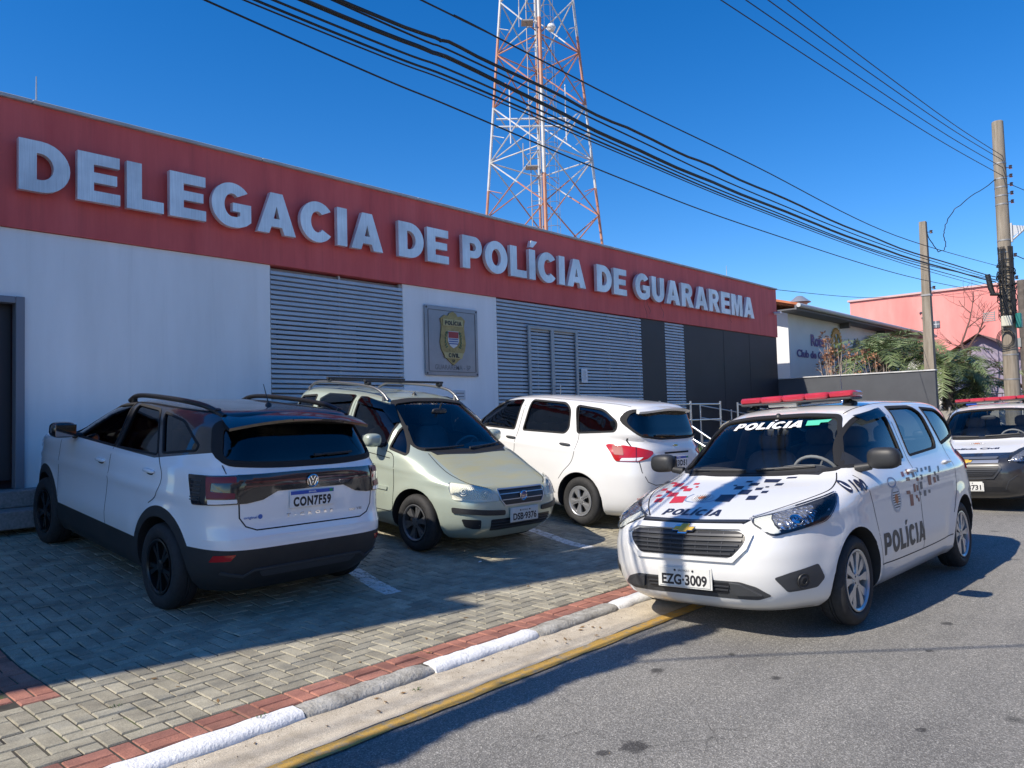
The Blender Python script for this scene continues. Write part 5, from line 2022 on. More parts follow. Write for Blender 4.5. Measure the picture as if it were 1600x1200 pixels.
cr = crest(police, 'T', 1.635, -.15, .075, .095)
for sg in (1, -1):
    police.strips('crest_wreath', 'T', [smooth_line([(1.725, -.15 + sg * .03), (1.70, -.15 + sg * .11), (1.63, -.15 + sg * .135), (1.56, -.15 + sg * .115)], 5)], .012, plain('wreath_blue', (.2, .27, .42), .5), .002, 0, cr)
police.text('bonnet_lettering', 'T', bold_text('POLÍCIA', .09), 1.962, -.315, .108, .47, DECNAVY, .002, axis='T', shear=.0)
police.text('windscreen_lettering', 'F', bold_text('POLÍCIA', .08), -.335, 1.395, .055, .60, DECWHITE, -.004, shear=.28)
police.panel('sticker', 'F', [(.29, 1.445), (.46, 1.447), (.45, 1.425), (.40, 1.424), (.40, 1.405), (.30, 1.405)], DECGREEN, -.004, 0, .05)
for sd, du in (('L', -1), ('R', 1)):
    x0 = .835 if sd == 'L' else -.09
    police.text('door_lettering', sd, bold_text('POLÍCIA', .10), x0, .413, .16, .925, DECGREY, .002, du=du)
    sg = 1 if sd == 'L' else -1
    md = 55 * sg
    police.text('emergency_number', md, font_text('190', .045), -.512 if sg > 0 else .372, .913, .074, .14, DECNAVY, .010, step=.02)
    ph = police.panel('phone_symbol', md, [(-sg * .575 + .036 * math.cos(2 * PI * i / 24), .952 + .04 * math.sin(2 * PI * i / 24)) for i in range(24)], DECNAVY, .005, 0, .02)
    A, Bq = stroke(smooth_line([(-sg * .575 - .017, .974), (-sg * .575 - .014, .955), (-sg * .575 + .004, .937), (-sg * .575 + .02, .934)], 5), .011)
    n = len(A)
    police.panel('handset', md, None, DECWHITE, .0075, 0, .02, raw=[(A + Bq, [(i, i + 1, n + i + 1, n + i) for i in range(n - 1)])], parent=ph)
    crest(police, sd, .50, .80, .105, .105)
    ring = [(.55 + .085 * math.cos(2 * PI * i / 24), .93 + .035 * math.sin(2 * PI * i / 24)) for i in range(25)]
    police.strips('crest_top_ring', sd, [ring], .012, plain('wreath_blue', (.2, .27, .42), .5), .002)
    police.panel('check_pattern', sd, None, plain('decal_brown_red', (.24, .07, .06), .4), .0018, 0, .08, raw=[fill2d([q_]) for k_, q_ in enumerate(DOOR_CHECKS) if k_ in (0, 1, 2, 9, 10, 16, 17, 18, 19, 20, 21, 13, 12)])
    police.panel('check_pattern', sd, None, plain('decal_grey_blue', (.09, .10, .13), .4), .0018, 0, .08, raw=[fill2d([q_]) for k_, q_ in enumerate(DOOR_CHECKS) if k_ not in (0, 1, 2, 9, 10, 16, 17, 18, 19, 20, 21, 13, 12)])
police.finish()

# ---- plain white minivan
spin_front(wspin, True)
spin_rear(wspin, 'EXJ3D51', 'new')
spin_common(wspin, DGREY)
wspin.mirror(.92, .80, 1.135, WHITE, (.15, .23, .16))
wspin.plate('F', .41, 'EXJ3D51', 'new', tilt=3, off=.018)
wspin.finish()

# ---- second police car
spin_front(civil, False)
spin_rear(civil, 'EHE3731', 'old')
spin_common(civil, WHITE)
civil.mirror(.92, .80, 1.135, TRIM, (.15, .23, .16))
civil.plate('F', .385, 'EHE·3731', 'old', tilt=3, off=.014)
light_bar(civil, .12, 1.66, 1.16)
civil.text('bonnet_lettering', 'T', font_text('Polícia Civil', .05), 1.66, -.33, .07, .66, DECNAVY, .002, axis='T')
crest(civil, 'T', 1.36, -.02, .06, .12)
m = MB(); m.box((.2, -.32, 1.60), (.05, .16, .035), bev=.005); m.build('unit_number_plate', PLATEB, civil.root)
civil.finish()

# ---------------------------------------------------------------- compact SUV (seen from behind)
c = tcross
WGREY = plain('graphite_strip', (.018, .018, .02), .12, coat=1)
band = c.panel('tail_panel', 'B', [(-.60, 1.115), (0, 1.122), (.60, 1.115), (.60, .905), (.545, .905), (.42, .925), (.30, .982), (-.30, .982), (-.42, .925), (-.545, .905), (-.60, .905)], WGREY, .006, .006, .05)
for k, z in enumerate((1.06, 1.03)):
    c.strips('tail_panel_line', 'B', [[(-.56, z), (.56, z)]], .012, plain('dark_red_band', (.09, .02, .022), .15, coat=1), .008, .001, band)
for sg in (1, -1):
    mir = sg < 0
    LP = [(-1.68, .83, 1.095), (-1.85, .80, 1.10), (-2.0, .60, 1.112), (-2.02, .60, .905), (-1.90, .79, .892), (-1.77, .84, .885)]
    tl = P3(c, 'tail_light', 132, LP, WGREY, mir, .012, off=.012, thick=.012)
    P3(c, 'brake_lamp', 132, [(-1.86, .79, 1.09), (-1.99, .615, 1.10), (-2.0, .615, 1.06), (-1.90, .765, 1.05), (-1.90, .765, .99), (-2.0, .62, .985), (-2.0, .62, .945), (-1.885, .785, .935)], plain('inner_red_band', (.20, .015, .02), .4), mir, .008, parent=tl, off=.015)
    P3(c, 'reverse_lamp', 132, [(-1.895, .78, .932), (-2.01, .61, .94), (-2.015, .61, .912), (-1.905, .785, .9)], LAMPW, mir, .006, parent=tl, off=.0152)
    c.strips('lamp_rib', (132 if not mir else -132), [[to_uv(132 if not mir else -132, (-1.73, .83, z), mir), to_uv(132 if not mir else -132, (-1.83, .81, z), mir)] for z in (1.06, 1.03, 1.0, .97, .94, .92)], .008, GRIB, .014, .002, tl)
    P3(c, 'bumper_reflector', 145, [(-1.93, .77, .478), (-1.96, .75, .53), (-2.06, .625, .54), (-2.04, .655, .493)], REDL, mir, .008, off=.005, thick=.004)
    c.strip('hatch_gap', 'B', [(sg * .675, 1.18), (sg * .665, 1.12)], .006, SEAM, .001)
c.strip('tailgate_gap', 'B', [(-.60, .905), (-.595, .80), (-.55, .735), (-.47, .705), (.47, .705), (.55, .735), (.595, .80), (.60, .905)], .010, SEAM, .0012)
c.strip('bumper_crease', 'B', smooth_line([(-.80, .64), (-.5, .655), (0, .66), (.5, .655), (.80, .64)], 5), .01, c.paint, .004, .004)
c.plate('B', .905, 'CON7F59', 'new', tilt=3)
em = MB()
p_, n_, d_ = c.hit('B', 0, 1.04)
Mx = Matrix.Translation(p_ + Vector((-.012, 0, 0))) @ Matrix(((0, 0, -1, 0), (-1, 0, 0, 0), (0, 1, 0, 0), (0, 0, 0, 1)))
em.lathe([(.052, .0), (.052, .008), (.046, .012), (.042, .008), (.042, 0)], 36, Mx)
e0 = em.build('emblem', CHROME, c.root, 40)
em = MB(); em.lathe([(0, .003), (.043, .003)], 30, Mx); em.build('emblem_field', WGREY, e0)
em = MB()
for pts in ([(-.020, .036), (0, .004), (.020, .036)], [(-.036, .02), (-.016, -.034), (0, -.004), (.016, -.034), (.036, .02)]):
    A, Bq = stroke(pts, .008)
    n = len(A)
    for i in range(n - 1): em.prism([A[i], A[i + 1], Bq[i + 1], Bq[i]], .003, .009, Mx)
em.build('emblem_letters', CHROME, e0)
c.text('model_lettering', 'B', font_text('T-CROSS', .02, 2.1), .22, .775, .024, .42, CHROME, .004, du=-1)
c.text('trim_lettering', 'B', font_text('200 TSI', .02), -.36, .765, .018, .13, CHROME, .004, du=-1)
lg = c.text('dealer_lettering', 'B', font_text('original', .02), .565, .79, .018, .10, plain('sticker_blue', (.05, .14, .45), .4), .004, du=-1)
c.panel('dealer_mark', 'B', [(.44 + .018 * math.cos(k * PI / 8), .80 + .018 * math.sin(k * PI / 8)) for k in range(16)], plain('sticker_blue', (.05, .14, .45), .4), .004, 0, .05, parent=lg)
# lower bumper insert and tow cover
c.strips('bumper_insert', 'B', [[(-.70, .40), (-.55, .365), (-.48, .41), (.48, .41), (.55, .365), (.70, .40)]], .02, DGREY, .012, .010)
c.panel('skid_plate', 'B', rounded([(-.44, .395), (.44, .395), (.40, .345), (-.40, .345)], .015), DGREY, .01, .008, .06)
# spoiler
m = MB()
N = 14
rows4 = []
for (x, z, yw, dz) in ((-1.70, 1.568, .60, .05), (-1.88, 1.545, .63, .065), (-1.95, 1.522, .635, .07), (-1.945, 1.500, .635, .07), (-1.80, 1.50, .60, .06)):
    rows4.append([(x + .05 * abs(y / yw) ** 3 if x < -1.75 else x, y, z - dz * (y / yw) ** 2) for y in [-yw + 2 * yw * i / N for i in range(N + 1)]])
vs = [p for rw in rows4 for p in rw]
n = N + 1
m.add(vs, [(r * n + i, r * n + i + 1, (r + 1) * n + i + 1, (r + 1) * n + i) for r in range(4) for i in range(N)] + [tuple(r * n for r in range(5)), tuple(r * n + N for r in range(5))[::-1]])
sp_ = m.build('spoiler', plain('gloss_black', (.012, .012, .014), .18, coat=1), c.root, 35)
m = MB(); m.box((-1.953, 0, 1.513), (.006, .26, .012), bev=.002); m.build('high_brake_lamp', DREDL, sp_)
c.wiper('B', (-.05, 1.225), (-.42, 1.24))
antenna(c, -1.35, .2, -.5)
for sg in (1, -1):
    rp = [(.10, .555, 1.525), (-.04, .565, 1.572), (-.3, .575, 1.596), (-.9, .58, 1.602), (-1.3, .575, 1.59), (-1.5, .57, 1.565), (-1.68, .56, 1.52)]
    m = MB(); m.tube([(x, sg * y, z) for x, y, z in smooth_line(rp, 6)], .022, 10)
    for x in (-.0, -1.56):
        m.tube([(x, sg * .56, 1.50), (x - .02, sg * .565, 1.575)], [.03, .022], 8)
    m.build('roof_rail', BLKW, c.root, 40)
door_seams(c, [[(.90, 1.12), (.93, .9), (.90, .60), (.86, .45)], [(-.32, 1.5), (-.31, 1.16), (-.29, .8), (-.28, .49)], [(-1.12, 1.20), (-1.30, 1.05), (-1.24, .88), (-1.12, .80)]])
c.handle(-.12, 1.02, TCP); c.handle(-1.1, 1.05, TCP)
c.mirror(.58, .82, 1.22, plain('gloss_black', (.012, .012, .014), .18, coat=1), (.17, .22, .15))
for sg in (1, -1):
    mir = sg < 0
    P3(c, 'headlight', 40, [(2.08, .45, .90), (1.95, .62, .97), (1.75, .76, 1.02), (1.78, .82, .96), (1.95, .74, .86)], FACET, mir, .02, off=.006, thick=.005)
c.panel('grille', 'F', rounded([(-.45, .93), (.45, .93), (.42, .80), (-.42, .80)], .03), GRIL, .004, 0, .06)
c.plate('F', .60, 'CON7F59', 'new')
c.cockpit(.85, 1.08); c.seats(.15, -.8, .58); c.rear_view_mirror(.5, 1.38)
c.finish()

# ---------------------------------------------------------------- compact minivan (seen from the front)
c = idea
for sg in (1, -1):
    mir = sg < 0
    HL = [(1.675, .735, .772), (1.845, .55, .756), (1.95, .41, .722), (2.005, .352, .655), (2.022, .352, .605), (1.90, .60, .607), (1.765, .745, .612), (1.72, .755, .69)]
    hl = P3(c, 'headlight', 38, HL, plain('pale_lamp_bezel', (.8, .8, .74), .4), mir, .025, off=.003)
    P3(c, 'reflector', 38, [(1.72, .74, .755), (1.90, .50, .735), (1.97, .40, .69), (1.99, .41, .625), (1.78, .74, .632)], RIBBED, mir, .02, parent=hl, off=.006)
    bowl(hl, c, 38, (1.80, .64, .695), .045, mir, 'reflector', RIBBED); bowl(hl, c, 38, (1.93, .47, .675), .04, mir, 'reflector', RIBBED)
    P3(c, 'lens', 38, HL, glass('hazy_lamp_lens', (.97, .97, .93), ior=1.35, rough=.1), mir, .025, parent=hl, off=.016, thick=.013)
    P3(c, 'bumper_strip', 30, [(1.78, .76, .535), (1.93, .60, .532), (2.045, .275, .512), (2.046, .275, .462), (1.95, .60, .478), (1.80, .76, .478)], TRIM, mir, .02, off=.014, thick=.012)
    P3(c, 'fog_recess', 32, [(1.86, .70, .425), (1.985, .545, .425), (1.985, .54, .325), (1.93, .60, .325), (1.88, .67, .345)], GRIL, mir, .02, off=.003)
    P3(c, 'weather_visor', 'L', [(.44, .7, 1.475), (.04, .7, 1.54), (-.06, .7, 1.54), (-.06, .7, 1.47), (.38, .7, 1.42), (.62, .7, 1.28), (.67, .7, 1.30)], TINT, mir, .01, off=.022, thick=.002)
    P3(c, 'weather_visor', 'L', [(-.18, .7, 1.55), (-.72, .7, 1.54), (-.86, .7, 1.47), (-.84, .7, 1.41), (-.18, .7, 1.48)], TINT, mir, .01, off=.022, thick=.002)
    P3(c, 'rubbing_strip', 'L', [(.80, .85, .625), (.0, .85, .615), (.0, .85, .575), (.80, .85, .585)], IDP, mir, .01, off=.014, thick=.012)
    P3(c, 'rubbing_strip', 'L', [(-.06, .85, .614), (-.72, .85, .608), (-.72, .85, .568), (-.06, .85, .574)], IDP, mir, .01, off=.014, thick=.012)
    P3(c, 'tail_light', 140, [(-1.72, .70, 1.25), (-1.80, .62, 1.25), (-1.84, .62, .85), (-1.76, .74, .85)], REDL, mir, .02, off=.008, thick=.008)
    c.strip('bonnet_gap', 'T', smooth_line([(1.93, .42 * sg), (1.80, .55 * sg), (1.60, .615 * sg), (1.4, .63 * sg), (1.17, .60 * sg)], 6), .009, SEAM, .0012)
    rp = [(.34, .545, 1.53), (.24, .55, 1.605), (.06, .555, 1.662), (-.3, .56, 1.685), (-.9, .555, 1.685), (-1.2, .55, 1.66), (-1.38, .54, 1.58)]
    m = MB(); m.tube([(x, sg * y, z) for x, y, z in smooth_line(rp, 6)], .017, 10)
    for x in (.27, -1.33): m.tube([(x, sg * .545, 1.50), (x - .01, sg * .55, 1.6)], [.03, .02], 8)
    m.build('roof_rail', GUNM, c.root, 40)
for x in (-.06, -.86):
    m = MB(); m.box((x, 0, 1.735), (.05, 1.22, .028), bev=.008)
    rb = m.build('roof_bar', TRIM, c.root)
    for sg in (1, -1):
        m = MB(); m.box((x, sg * .555, 1.708), (.085, .06, .04), bev=.01); m.build('clamp', TRIM, rb)
g = c.panel('grille', 'F', rounded([(-.335, .708), (.335, .708), (.325, .62), (.27, .562), (-.27, .562), (-.325, .62)], .03), GRIL, .003, 0, .05)
c.strips('grille_bar', 'F', [[(-.32, .668), (.32, .668)], [(-.30, .612), (.30, .612)]], .008, SILVER, .012, .010, g)
c.strips('grille_surround', 'F', [[(-.335, .712), (.335, .712), (.328, .62), (.272, .555), (-.272, .555), (-.328, .62), (-.335, .712)]], .013, SILVER, .013, .012, g)
p_, n_, d_ = c.hit('F', 0, .64)
Mx = Matrix.Translation(p_ + Vector((.012, 0, 0))) @ Matrix(((0, 0, 1, 0), (1, 0, 0, 0), (0, 1, 0, 0), (0, 0, 0, 1)))
m = MB(); m.lathe([(.052, 0), (.052, .01), (.046, .014), (.040, .009), (.040, 0)][::-1], 32, Mx); e0 = m.build('emblem', CHROME, c.root, 40)
m = MB(); m.lathe([(0, .008), (.041, .006)][::-1], 28, Mx); m.build('emblem_field', plain('emblem_blue', (.03, .06, .25), .3, coat=1), e0)
m = MB(); flat_text(m, font_text('FIAT', .03), p_ + Vector((.0215, -.028, -.011)), (0, 1, 0), (0, 0, 1), .024, .056); m.build('emblem_letters', CHROME, e0)
c.panel('lower_intake', 'F', rounded([(-.445, .425), (.445, .425), (.42, .30), (-.42, .30)], .02), GRIL, .003, 0, .05)
c.strips('intake_bar', 'F', [[(-.43, .395), (.43, .395)], [(-.43, .365), (.43, .365)], [(-.425, .335), (.425, .335)]], .008, GRIB, .012, .010)
c.plate('F', .45, 'DSB·9376', 'old', tilt=3, off=.022)
c.plate('B', .80, 'DSB9376', 'old')
c.panel('cowl', 'T', [(1.225, -.52), (1.255, 0), (1.225, .52), (1.10, .58), (1.17, 0), (1.10, -.58)], TRIM, .003, .004, .06)
c.wiper('F', (-.60, 1.04), (-.06, 1.06)); c.wiper('F', (.0, 1.035), (.56, 1.07))
door_seams(c, [[(.70, 1.0), (.85, .95), (.90, .7), (.91, .42), (.86, .36)], [(-.12, 1.55), (-.13, 1.05), (-.14, .7), (-.14, .36)], [(-1.0, 1.5), (-1.02, 1.1), (-1.08, .85), (-.95, .66)], [(.86, .36), (.3, .345), (-.6, .345)], [(.80, .93), (.2, .96), (-.6, .985), (-1.2, 1.0)]])
c.handle(-.02, .93, IDP); c.handle(-.93, .95, IDP)
c.mirror(.60, .80, 1.11, IDP, (.15, .2, .15))
antenna(c, .14, .055, .55); antenna(c, .13, .05, -.5)
c.cockpit(1.02, 1.0, wy=.34); c.seats(.3, -.7, .5); c.rear_view_mirror(.62, 1.42)
c.finish()

# ==================================================================== TOWER
t = NT('tower_paint')
co = t.coord()
sep = t.n('ShaderNodeSeparateXYZ'); t.l(co, sep.inputs[0])
z = sep.outputs[2]
# painted bands, about three metres each
ph = t.math('MODULO', t.math('ADD', z, 4.6), 5.7)
isor = t.math('LESS_THAN', ph, 2.6)
nz = t.noise(co, 2.2, 4)
org = t.ramp(nz, [(.3, (.42, .15, .08)), (.7, (.52, .26, .16))])
wht = t.ramp(nz, [(.3, (.46, .44, .42)), (.7, (.66, .64, .62))])
t.base(t.mix(isor, wht, org)); t.set(Roughness=.5)
TOWERP = t.m
tw = empty('radio_tower', (21.55, 17.95, .5))
tag(tw, 'red and white steel lattice radio tower rising behind the police station', 'radio tower')
H0, H1 = 0.0, 24.0
fw = Vector((.7377, .6751, 0)); rt = Vector((.6751, -.7377, 0))


def half_d(z):          # half diagonal at height z (local)
    return 2.78 - z * .0868


def legp(k, z):
    d = half_d(z)
    v = (rt, -fw, -rt, fw)[k] * d
    return Vector((v.x, v.y, z))


levels = [0]
while levels[-1] < H1 - 1.2: levels.append(levels[-1] + 2.15 - .02 * len(levels))
for k in range(4):
    mb = MB(); mb.tube([legp(k, z) for z in levels], .05 if k != 1 else .07, 8)
    mb.build('leg', TOWERP, tw, 40)
for k in range(4):
    k2 = (k + 1) % 4
    mb = MB()
    for i in range(len(levels) - 1):
        a, b = levels[i], levels[i + 1]
        A0, A1, B0, B1 = legp(k, a), legp(k, b), legp(k2, a), legp(k2, b)
        mb.tube([A0, B1], .026, 5); mb.tube([B0, A1], .026, 5)
        if i % 2 == 0: mb.tube([A1, B1], .026, 5)
        X = (A0 + B1) / 2
        mb.tube([(A0 + A1) / 2, (A0 + X) / 2 + (A1 - A0) * .12], .016, 4); mb.tube([(B0 + B1) / 2, (B0 + X) / 2 + (B1 - B0) * .12], .016, 4)
    mb.build('bracing', TOWERP, tw)
# ladder with safety hoops on the near leg
off = rt * .26 - fw * .1
mb = MB()
for s in (-.17, .17):
    mb.tube([legp(1, z) + off * 0 + rt * (s - .28) - fw * .05 for z in levels], .016, 5)
zz = .3
while zz < H1 - 1.5:
    c0 = legp(1, zz) - rt * .28 - fw * .05
    mb.tube([c0 - rt * .17, c0 + rt * .17], .011, 4)
    zz += .3
mb.build('ladder', plain('galvanised_steel', (.30, .27, .25), .6, .3), tw)
mb = MB()
zz = 1.2
while zz < H1 - 1.5:
    c0 = legp(1, zz) + rt * .28
    mb.tube([c0 + rt * (.22 * math.cos(R(a))) - fw * (.26 * math.sin(R(a)) - .1) for a in range(-30, 211, 30)], .010, 4)
    zz += .42
for a in (0, 60, 120, 180):
    mb.tube([legp(1, z) + rt * (.28 + .22 * math.cos(R(a))) - fw * (.26 * math.sin(R(a)) - .1) for z in levels], .008, 4)
mb.build('cable_ladder', plain('galvanised_steel', (.30, .27, .25), .6, .3), tw)
for zp in (9.6, 14.9):
    mb = MB(); c0 = legp(1, zp) - rt * .42
    mb.box(c0, (.42, .42, .04), Matrix.Rotation(math.atan2(rt.y, rt.x), 3, 'Z'))
    for s in ((-.28, -.28), (-.28, .28), (.28, -.28)):
        mb.tube([c0 + rt * s[0] + fw * s[1], c0 + rt * s[0] + fw * s[1] + Vector((0, 0, .75))], .014, 5)
    mb.tube([c0 - rt * .28 - fw * .28 + Vector((0, 0, .75)), c0 - rt * .28 + fw * .28 + Vector((0, 0, .75))], .014, 5)
    mb.build('rest_platform', plain('platform_grey', (.36, .34, .33), .6, .2), tw)
mb = MB()
for dz in (0, .28):
    mb.tube([legp(2, 11.6 + dz) * .8 + Vector((0, 0, (11.6 + dz) * .2)) - fw * .5 - rt * .2, legp(0, 11.6 + dz) * .7 + Vector((0, 0, (11.6 + dz) * .3)) - fw * .4], .035, 6)
for s in (-1.1, .9):
    mb.tube([rt * s - fw * .7 + Vector((0, 0, 10.9)), rt * s - fw * .7 + Vector((0, 0, 13.0))], .022, 6)
mb.build('antenna_frame', plain('galvanised_white', (.7, .7, .7), .5), tw)
mb = MB()
mb.lathe([(0, .12), (.12, .10), (.16, 0), (.10, -.12), (0, -.14)][::-1], 14, Matrix.Translation(legp(1, 14.7) + rt * .42))
mb.build('dish', plain('dish_white', (.7, .7, .7), .4), tw)
for dx in (0, .5):
    mb = MB(); mb.tube([Vector((rt.x * dx, rt.y * dx, H1 - 1)), Vector((rt.x * dx, rt.y * dx, H1 + 2.4))], .03, 6)
    mb.build('mast_antenna', plain('galvanised_white', (.7, .7, .7), .5), tw)

# ==================================================================== POLES AND CABLES
t = NT('weathered_pole_concrete')
co = t.coord()
mp = t.n('ShaderNodeMapping'); mp.inputs['Scale'].default_value = (6, 6, .5); t.l(co, mp.inputs['Vector'])
t.base(t.ramp(t.noise(mp.outputs[0], 2, 6, .65), [(.3, (.16, .135, .10)), (.55, (.27, .23, .18)), (.8, (.36, .32, .26))])); t.set(Roughness=.9)
t.bump(t.noise(co, 50, 4), .5, .01)
POLEC = t.m
BLK = plain('black_cable', (.012, .012, .013), .55)
BROWN = plain('brown_porcelain', (.05, .025, .018), .3, coat=.6)
up = empty('utility_pole', (26.0, 4.38, 0))
tag(up, 'tall round concrete utility pole with tangled cable coils and insulators', 'utility pole')
m = MB(); m.lathe([(.215, 0), (.195, 3), (.17, 6.5), (.148, 9.78), (.13, 9.8), (0, 9.8)], 24)
m.build('pole', POLEC, up, 40)
m = MB()
for z in (8.55, 8.1, 7.85, 7.6, 7.35, 6.3, 5.95, 5.75, 3.0, 2.3):
    r = .215 - z * .0068
    m.lathe([(r, -.02), (r + .008, -.02), (r + .008, .02), (r, .02)], 20, Matrix.Translation((0, 0, z)))
m.build('steel_band', plain('galvanised_band', (.33, .32, .31), .5, .5), up, 40)
for z in (8.4, 8.15, 7.9, 7.65, 7.4, 5.85, 5.2):
    m = MB()
    y0 = -.26
    m.tube([(0, -.13, z), (0, y0, z)], .012, 6)
    m.lathe([(0, .05), (.035, .05), (.05, .035), (.035, .02), (.035, -.02), (.05, -.035), (.035, -.05), (0, -.05)][::-1], 12, Matrix.Translation((0, y0, z)))
    m.build('insulator', BROWN, up, 40)
m = MB()
rr = random.Random(21)
for k in range(26):
    z = rr.uniform(4.1, 5.7)
    r = .2 + rr.uniform(0, .05)
    tilt = rr.uniform(-.25, .25)
    ph = rr.uniform(0, 6.28)
    m.tube([(r * math.cos(a), r * math.sin(a), z + tilt * math.sin(a + ph) + rr.uniform(-.02, .02)) for a in [2 * PI * i / 12 for i in range(13)]], rr.choice((.008, .011, .016)), 5)
for k in range(16):
    a = rr.uniform(2.2, 4.6)
    r = .215
    zz = [3.9 + 2.2 * i / 6 for i in range(7)]
    m.tube([(r * math.cos(a + rr.uniform(-.12, .12)) - .02, r * math.sin(a + rr.uniform(-.12, .12)), z) for z in zz], rr.choice((.01, .014)), 5)
for k in range(3):
    R0 = .16 + .03 * k
    m.tube([(-.24 - .01 * k, R0 * math.cos(a) + .05, 3.45 + R0 * 1.25 * math.sin(a)) for a in [2 * PI * i / 16 for i in range(17)]], .012, 5)
m.build('cable_coils', BLK, up, 50)
m = MB(); m.box((-.25, .0, 3.95), (.14, .26, .3), bev=.02); m.build('junction_box', plain('box_cream', (.55, .53, .42), .5), up)
m = MB(); m.box((-.08, -.27, 3.95), (.2, .14, .42), bev=.02); m.build('junction_box', plain('box_teal', (.01, .16, .14), .45), up)
m = MB(); m.tube([(-.2, .42, 5.35), (-.2, .36, 4.95), (-.2, .3, 4.75)], [.07, .075, .06], 10); m.tube([(-.2, .38, 4.78), (-.2, .12, 4.74)], .05, 8); m.build('splice_closure', BLK, up, 50)
m = MB()
for k in range(5): m.box((-.2, .44, 4.02 + k * .055), (.02, .3, .025))
m.box((-.19, .30, 4.13), (.02, .02, .3)); m.build('bracket', plain('bracket_grey2', (.3, .31, .3), .5, .4), up)
m = MB(); m.box((-.02, -.20, 6.5), (.08, .05, .55), bev=.006); m.tube([(0, -.22, 6.3), (0, -.6, 6.62), (0, -1.9, 7.35)], .03, 8); m.add([(0, -.22, 6.72), (0, -.22, 6.38), (0, -.6, 6.62)], [(0, 1, 2)]); m.build('lamp_arm', plain('lamp_arm_grey', (.45, .46, .47), .5, .4), up, 40)
m = MB(); vs, fs = blob((0, -2.2, 7.45), (.12, .35, .06), 3); m.add(vs, fs); m.build('street_lamp_head', plain('lamp_head_grey', (.4, .41, .42), .5), up, 50)

p2 = empty('utility_pole', (24.25, 6.04, 0))
tag(p2, 'shorter square concrete pole standing just behind the grey boundary wall', 'utility pole')
m = MB()
vs = [(sx * a, sy * a, z) for z, a in ((0, .155), (6.87, .085)) for sx, sy in ((-1, -1), (1, -1), (1, 1), (-1, 1))]
m.add(vs, [(0, 1, 5, 4), (1, 2, 6, 5), (2, 3, 7, 6), (3, 0, 4, 7), (4, 5, 6, 7)])
m.build('pole', POLEC, p2)
for z in (6.55, 4.95):
    m = MB(); m.tube([(0, -.08, z), (0, -.22, z)], .01, 5); m.lathe([(0, .05), (.045, .04), (.03, 0), (.045, -.04), (0, -.05)][::-1], 10, Matrix.Translation((0, -.2, z)))
    m.build('insulator', BROWN, p2, 40)
m = MB(); m.box((0, 0, 4.75), (.25, .25, .05)); m.build('steel_band', plain('galvanised_band', (.33, .32, .31), .5, .5), p2)
p3 = empty('utility_pole', (30.0, 4.62, 0))
tag(p3, 'dark weathered wooden pole at the right edge of the photo', 'utility pole')
m = MB(); m.lathe([(.17, 0), (.14, 5.65), (0, 5.68)], 16); m.build('pole', plain('weathered_wood', (.12, .10, .085), .9, var=.35, scale=5), p3, 40)
m = MB(); m.box((-.1, .14, 3.6), (.12, .1, .3), bev=.01); m.build('junction_box', plain('bracket_grey2', (.3, .31, .3), .5, .4), p3)


def cable(label, pts, r, wob=0.0, seg=10, group='overhead cables', mat=BLK):
    P = smooth_line(pts, seg)
    if wob:
        q = random.Random(len(label))
        P = [(x, y + wob * math.sin(i * 1.7) * .5, z + wob * math.sin(i * 1.1 + q.random())) for i, (x, y, z) in enumerate(P)]
    o = P[0]
    m = MB(); m.tube([(x - o[0], y - o[1], z - o[2]) for x, y, z in P], r, 6)
    ob = m.build('overhead_cable', mat, None, 60, loc=o)
    tag(ob, label, 'cable', group)
    return ob


def pl(pts, Y0, end=None, start=True):
    """points measured on the vertical plane y = 4.4, moved along their sight lines to y = Y0"""
    s = Y0 / 4.4
    out = [(x * s, Y0, 1.508 + (z - 1.508) * s) for x, z in pts]
    a, b = Vector(out[0]), Vector(out[1])
    d = (a - b).normalized()
    if start: out = [tuple(a + d * 22 + Vector((0, 0, .9))), tuple(a + d * 9 + Vector((0, 0, .15)))] + out
    return out + ([end] if end else [])


cable('lowest thin cable crossing the sky well below the thick bundle', pl([(2.17, 4.09), (4.29, 4.01), (6.66, 3.94), (9.64, 3.94), (16.46, 4.12)], 4.2, (25.8, 4.55, 4.75)), .0062)
cable('single cable running clear above the thick bundle of the street', pl([(3.90, 4.77), (4.32, 4.78), (6.71, 4.76), (9.71, 4.79), (15.76, 4.82)], 4.3, (25.85, 4.5, 5.55)), .007)
cable('thick wavy cable, the upper heavy one of the bundle', pl([(2.92, 4.47), (4.31, 4.53), (6.69, 4.50), (9.69, 4.52), (16, 4.62)], 4.05, (25.8, 4.5, 5.2)), .0125, .008)
cable('thickest black cable, the middle heavy one of the bundle', pl([(2.63, 4.36), (4.30, 4.40), (6.68, 4.32), (9.67, 4.33), (16, 4.48)], 4.1, (25.8, 4.6, 5.1)), .0155, .005)
cable('medium cable squeezed between the two heaviest ones of the bundle', pl([(2.8, 4.45), (4.31, 4.47), (6.69, 4.43), (9.68, 4.41), (16, 4.56)], 4.15, (25.8, 4.55, 5.15)), .0075)
cable('thin cable just under the thickest one of the bundle', pl([(2.50, 4.27), (4.30, 4.31), (6.68, 4.27), (9.67, 4.27), (16, 4.42)], 4.0, (25.8, 4.5, 5.12)), .0075)
cable('thin cable at the bottom of the bundle', pl([(2.45, 4.22), (4.30, 4.25), (6.68, 4.23), (9.66, 4.23), (16, 4.38)], 4.08, (25.8, 4.62, 4.98)), .008)
cable('second lowest cable hugging the bundle from below', pl([(2.4, 4.19), (4.30, 4.215), (6.68, 4.20), (9.66, 4.20), (16, 4.33)], 4.2, (25.8, 4.66, 4.9)), .0055)
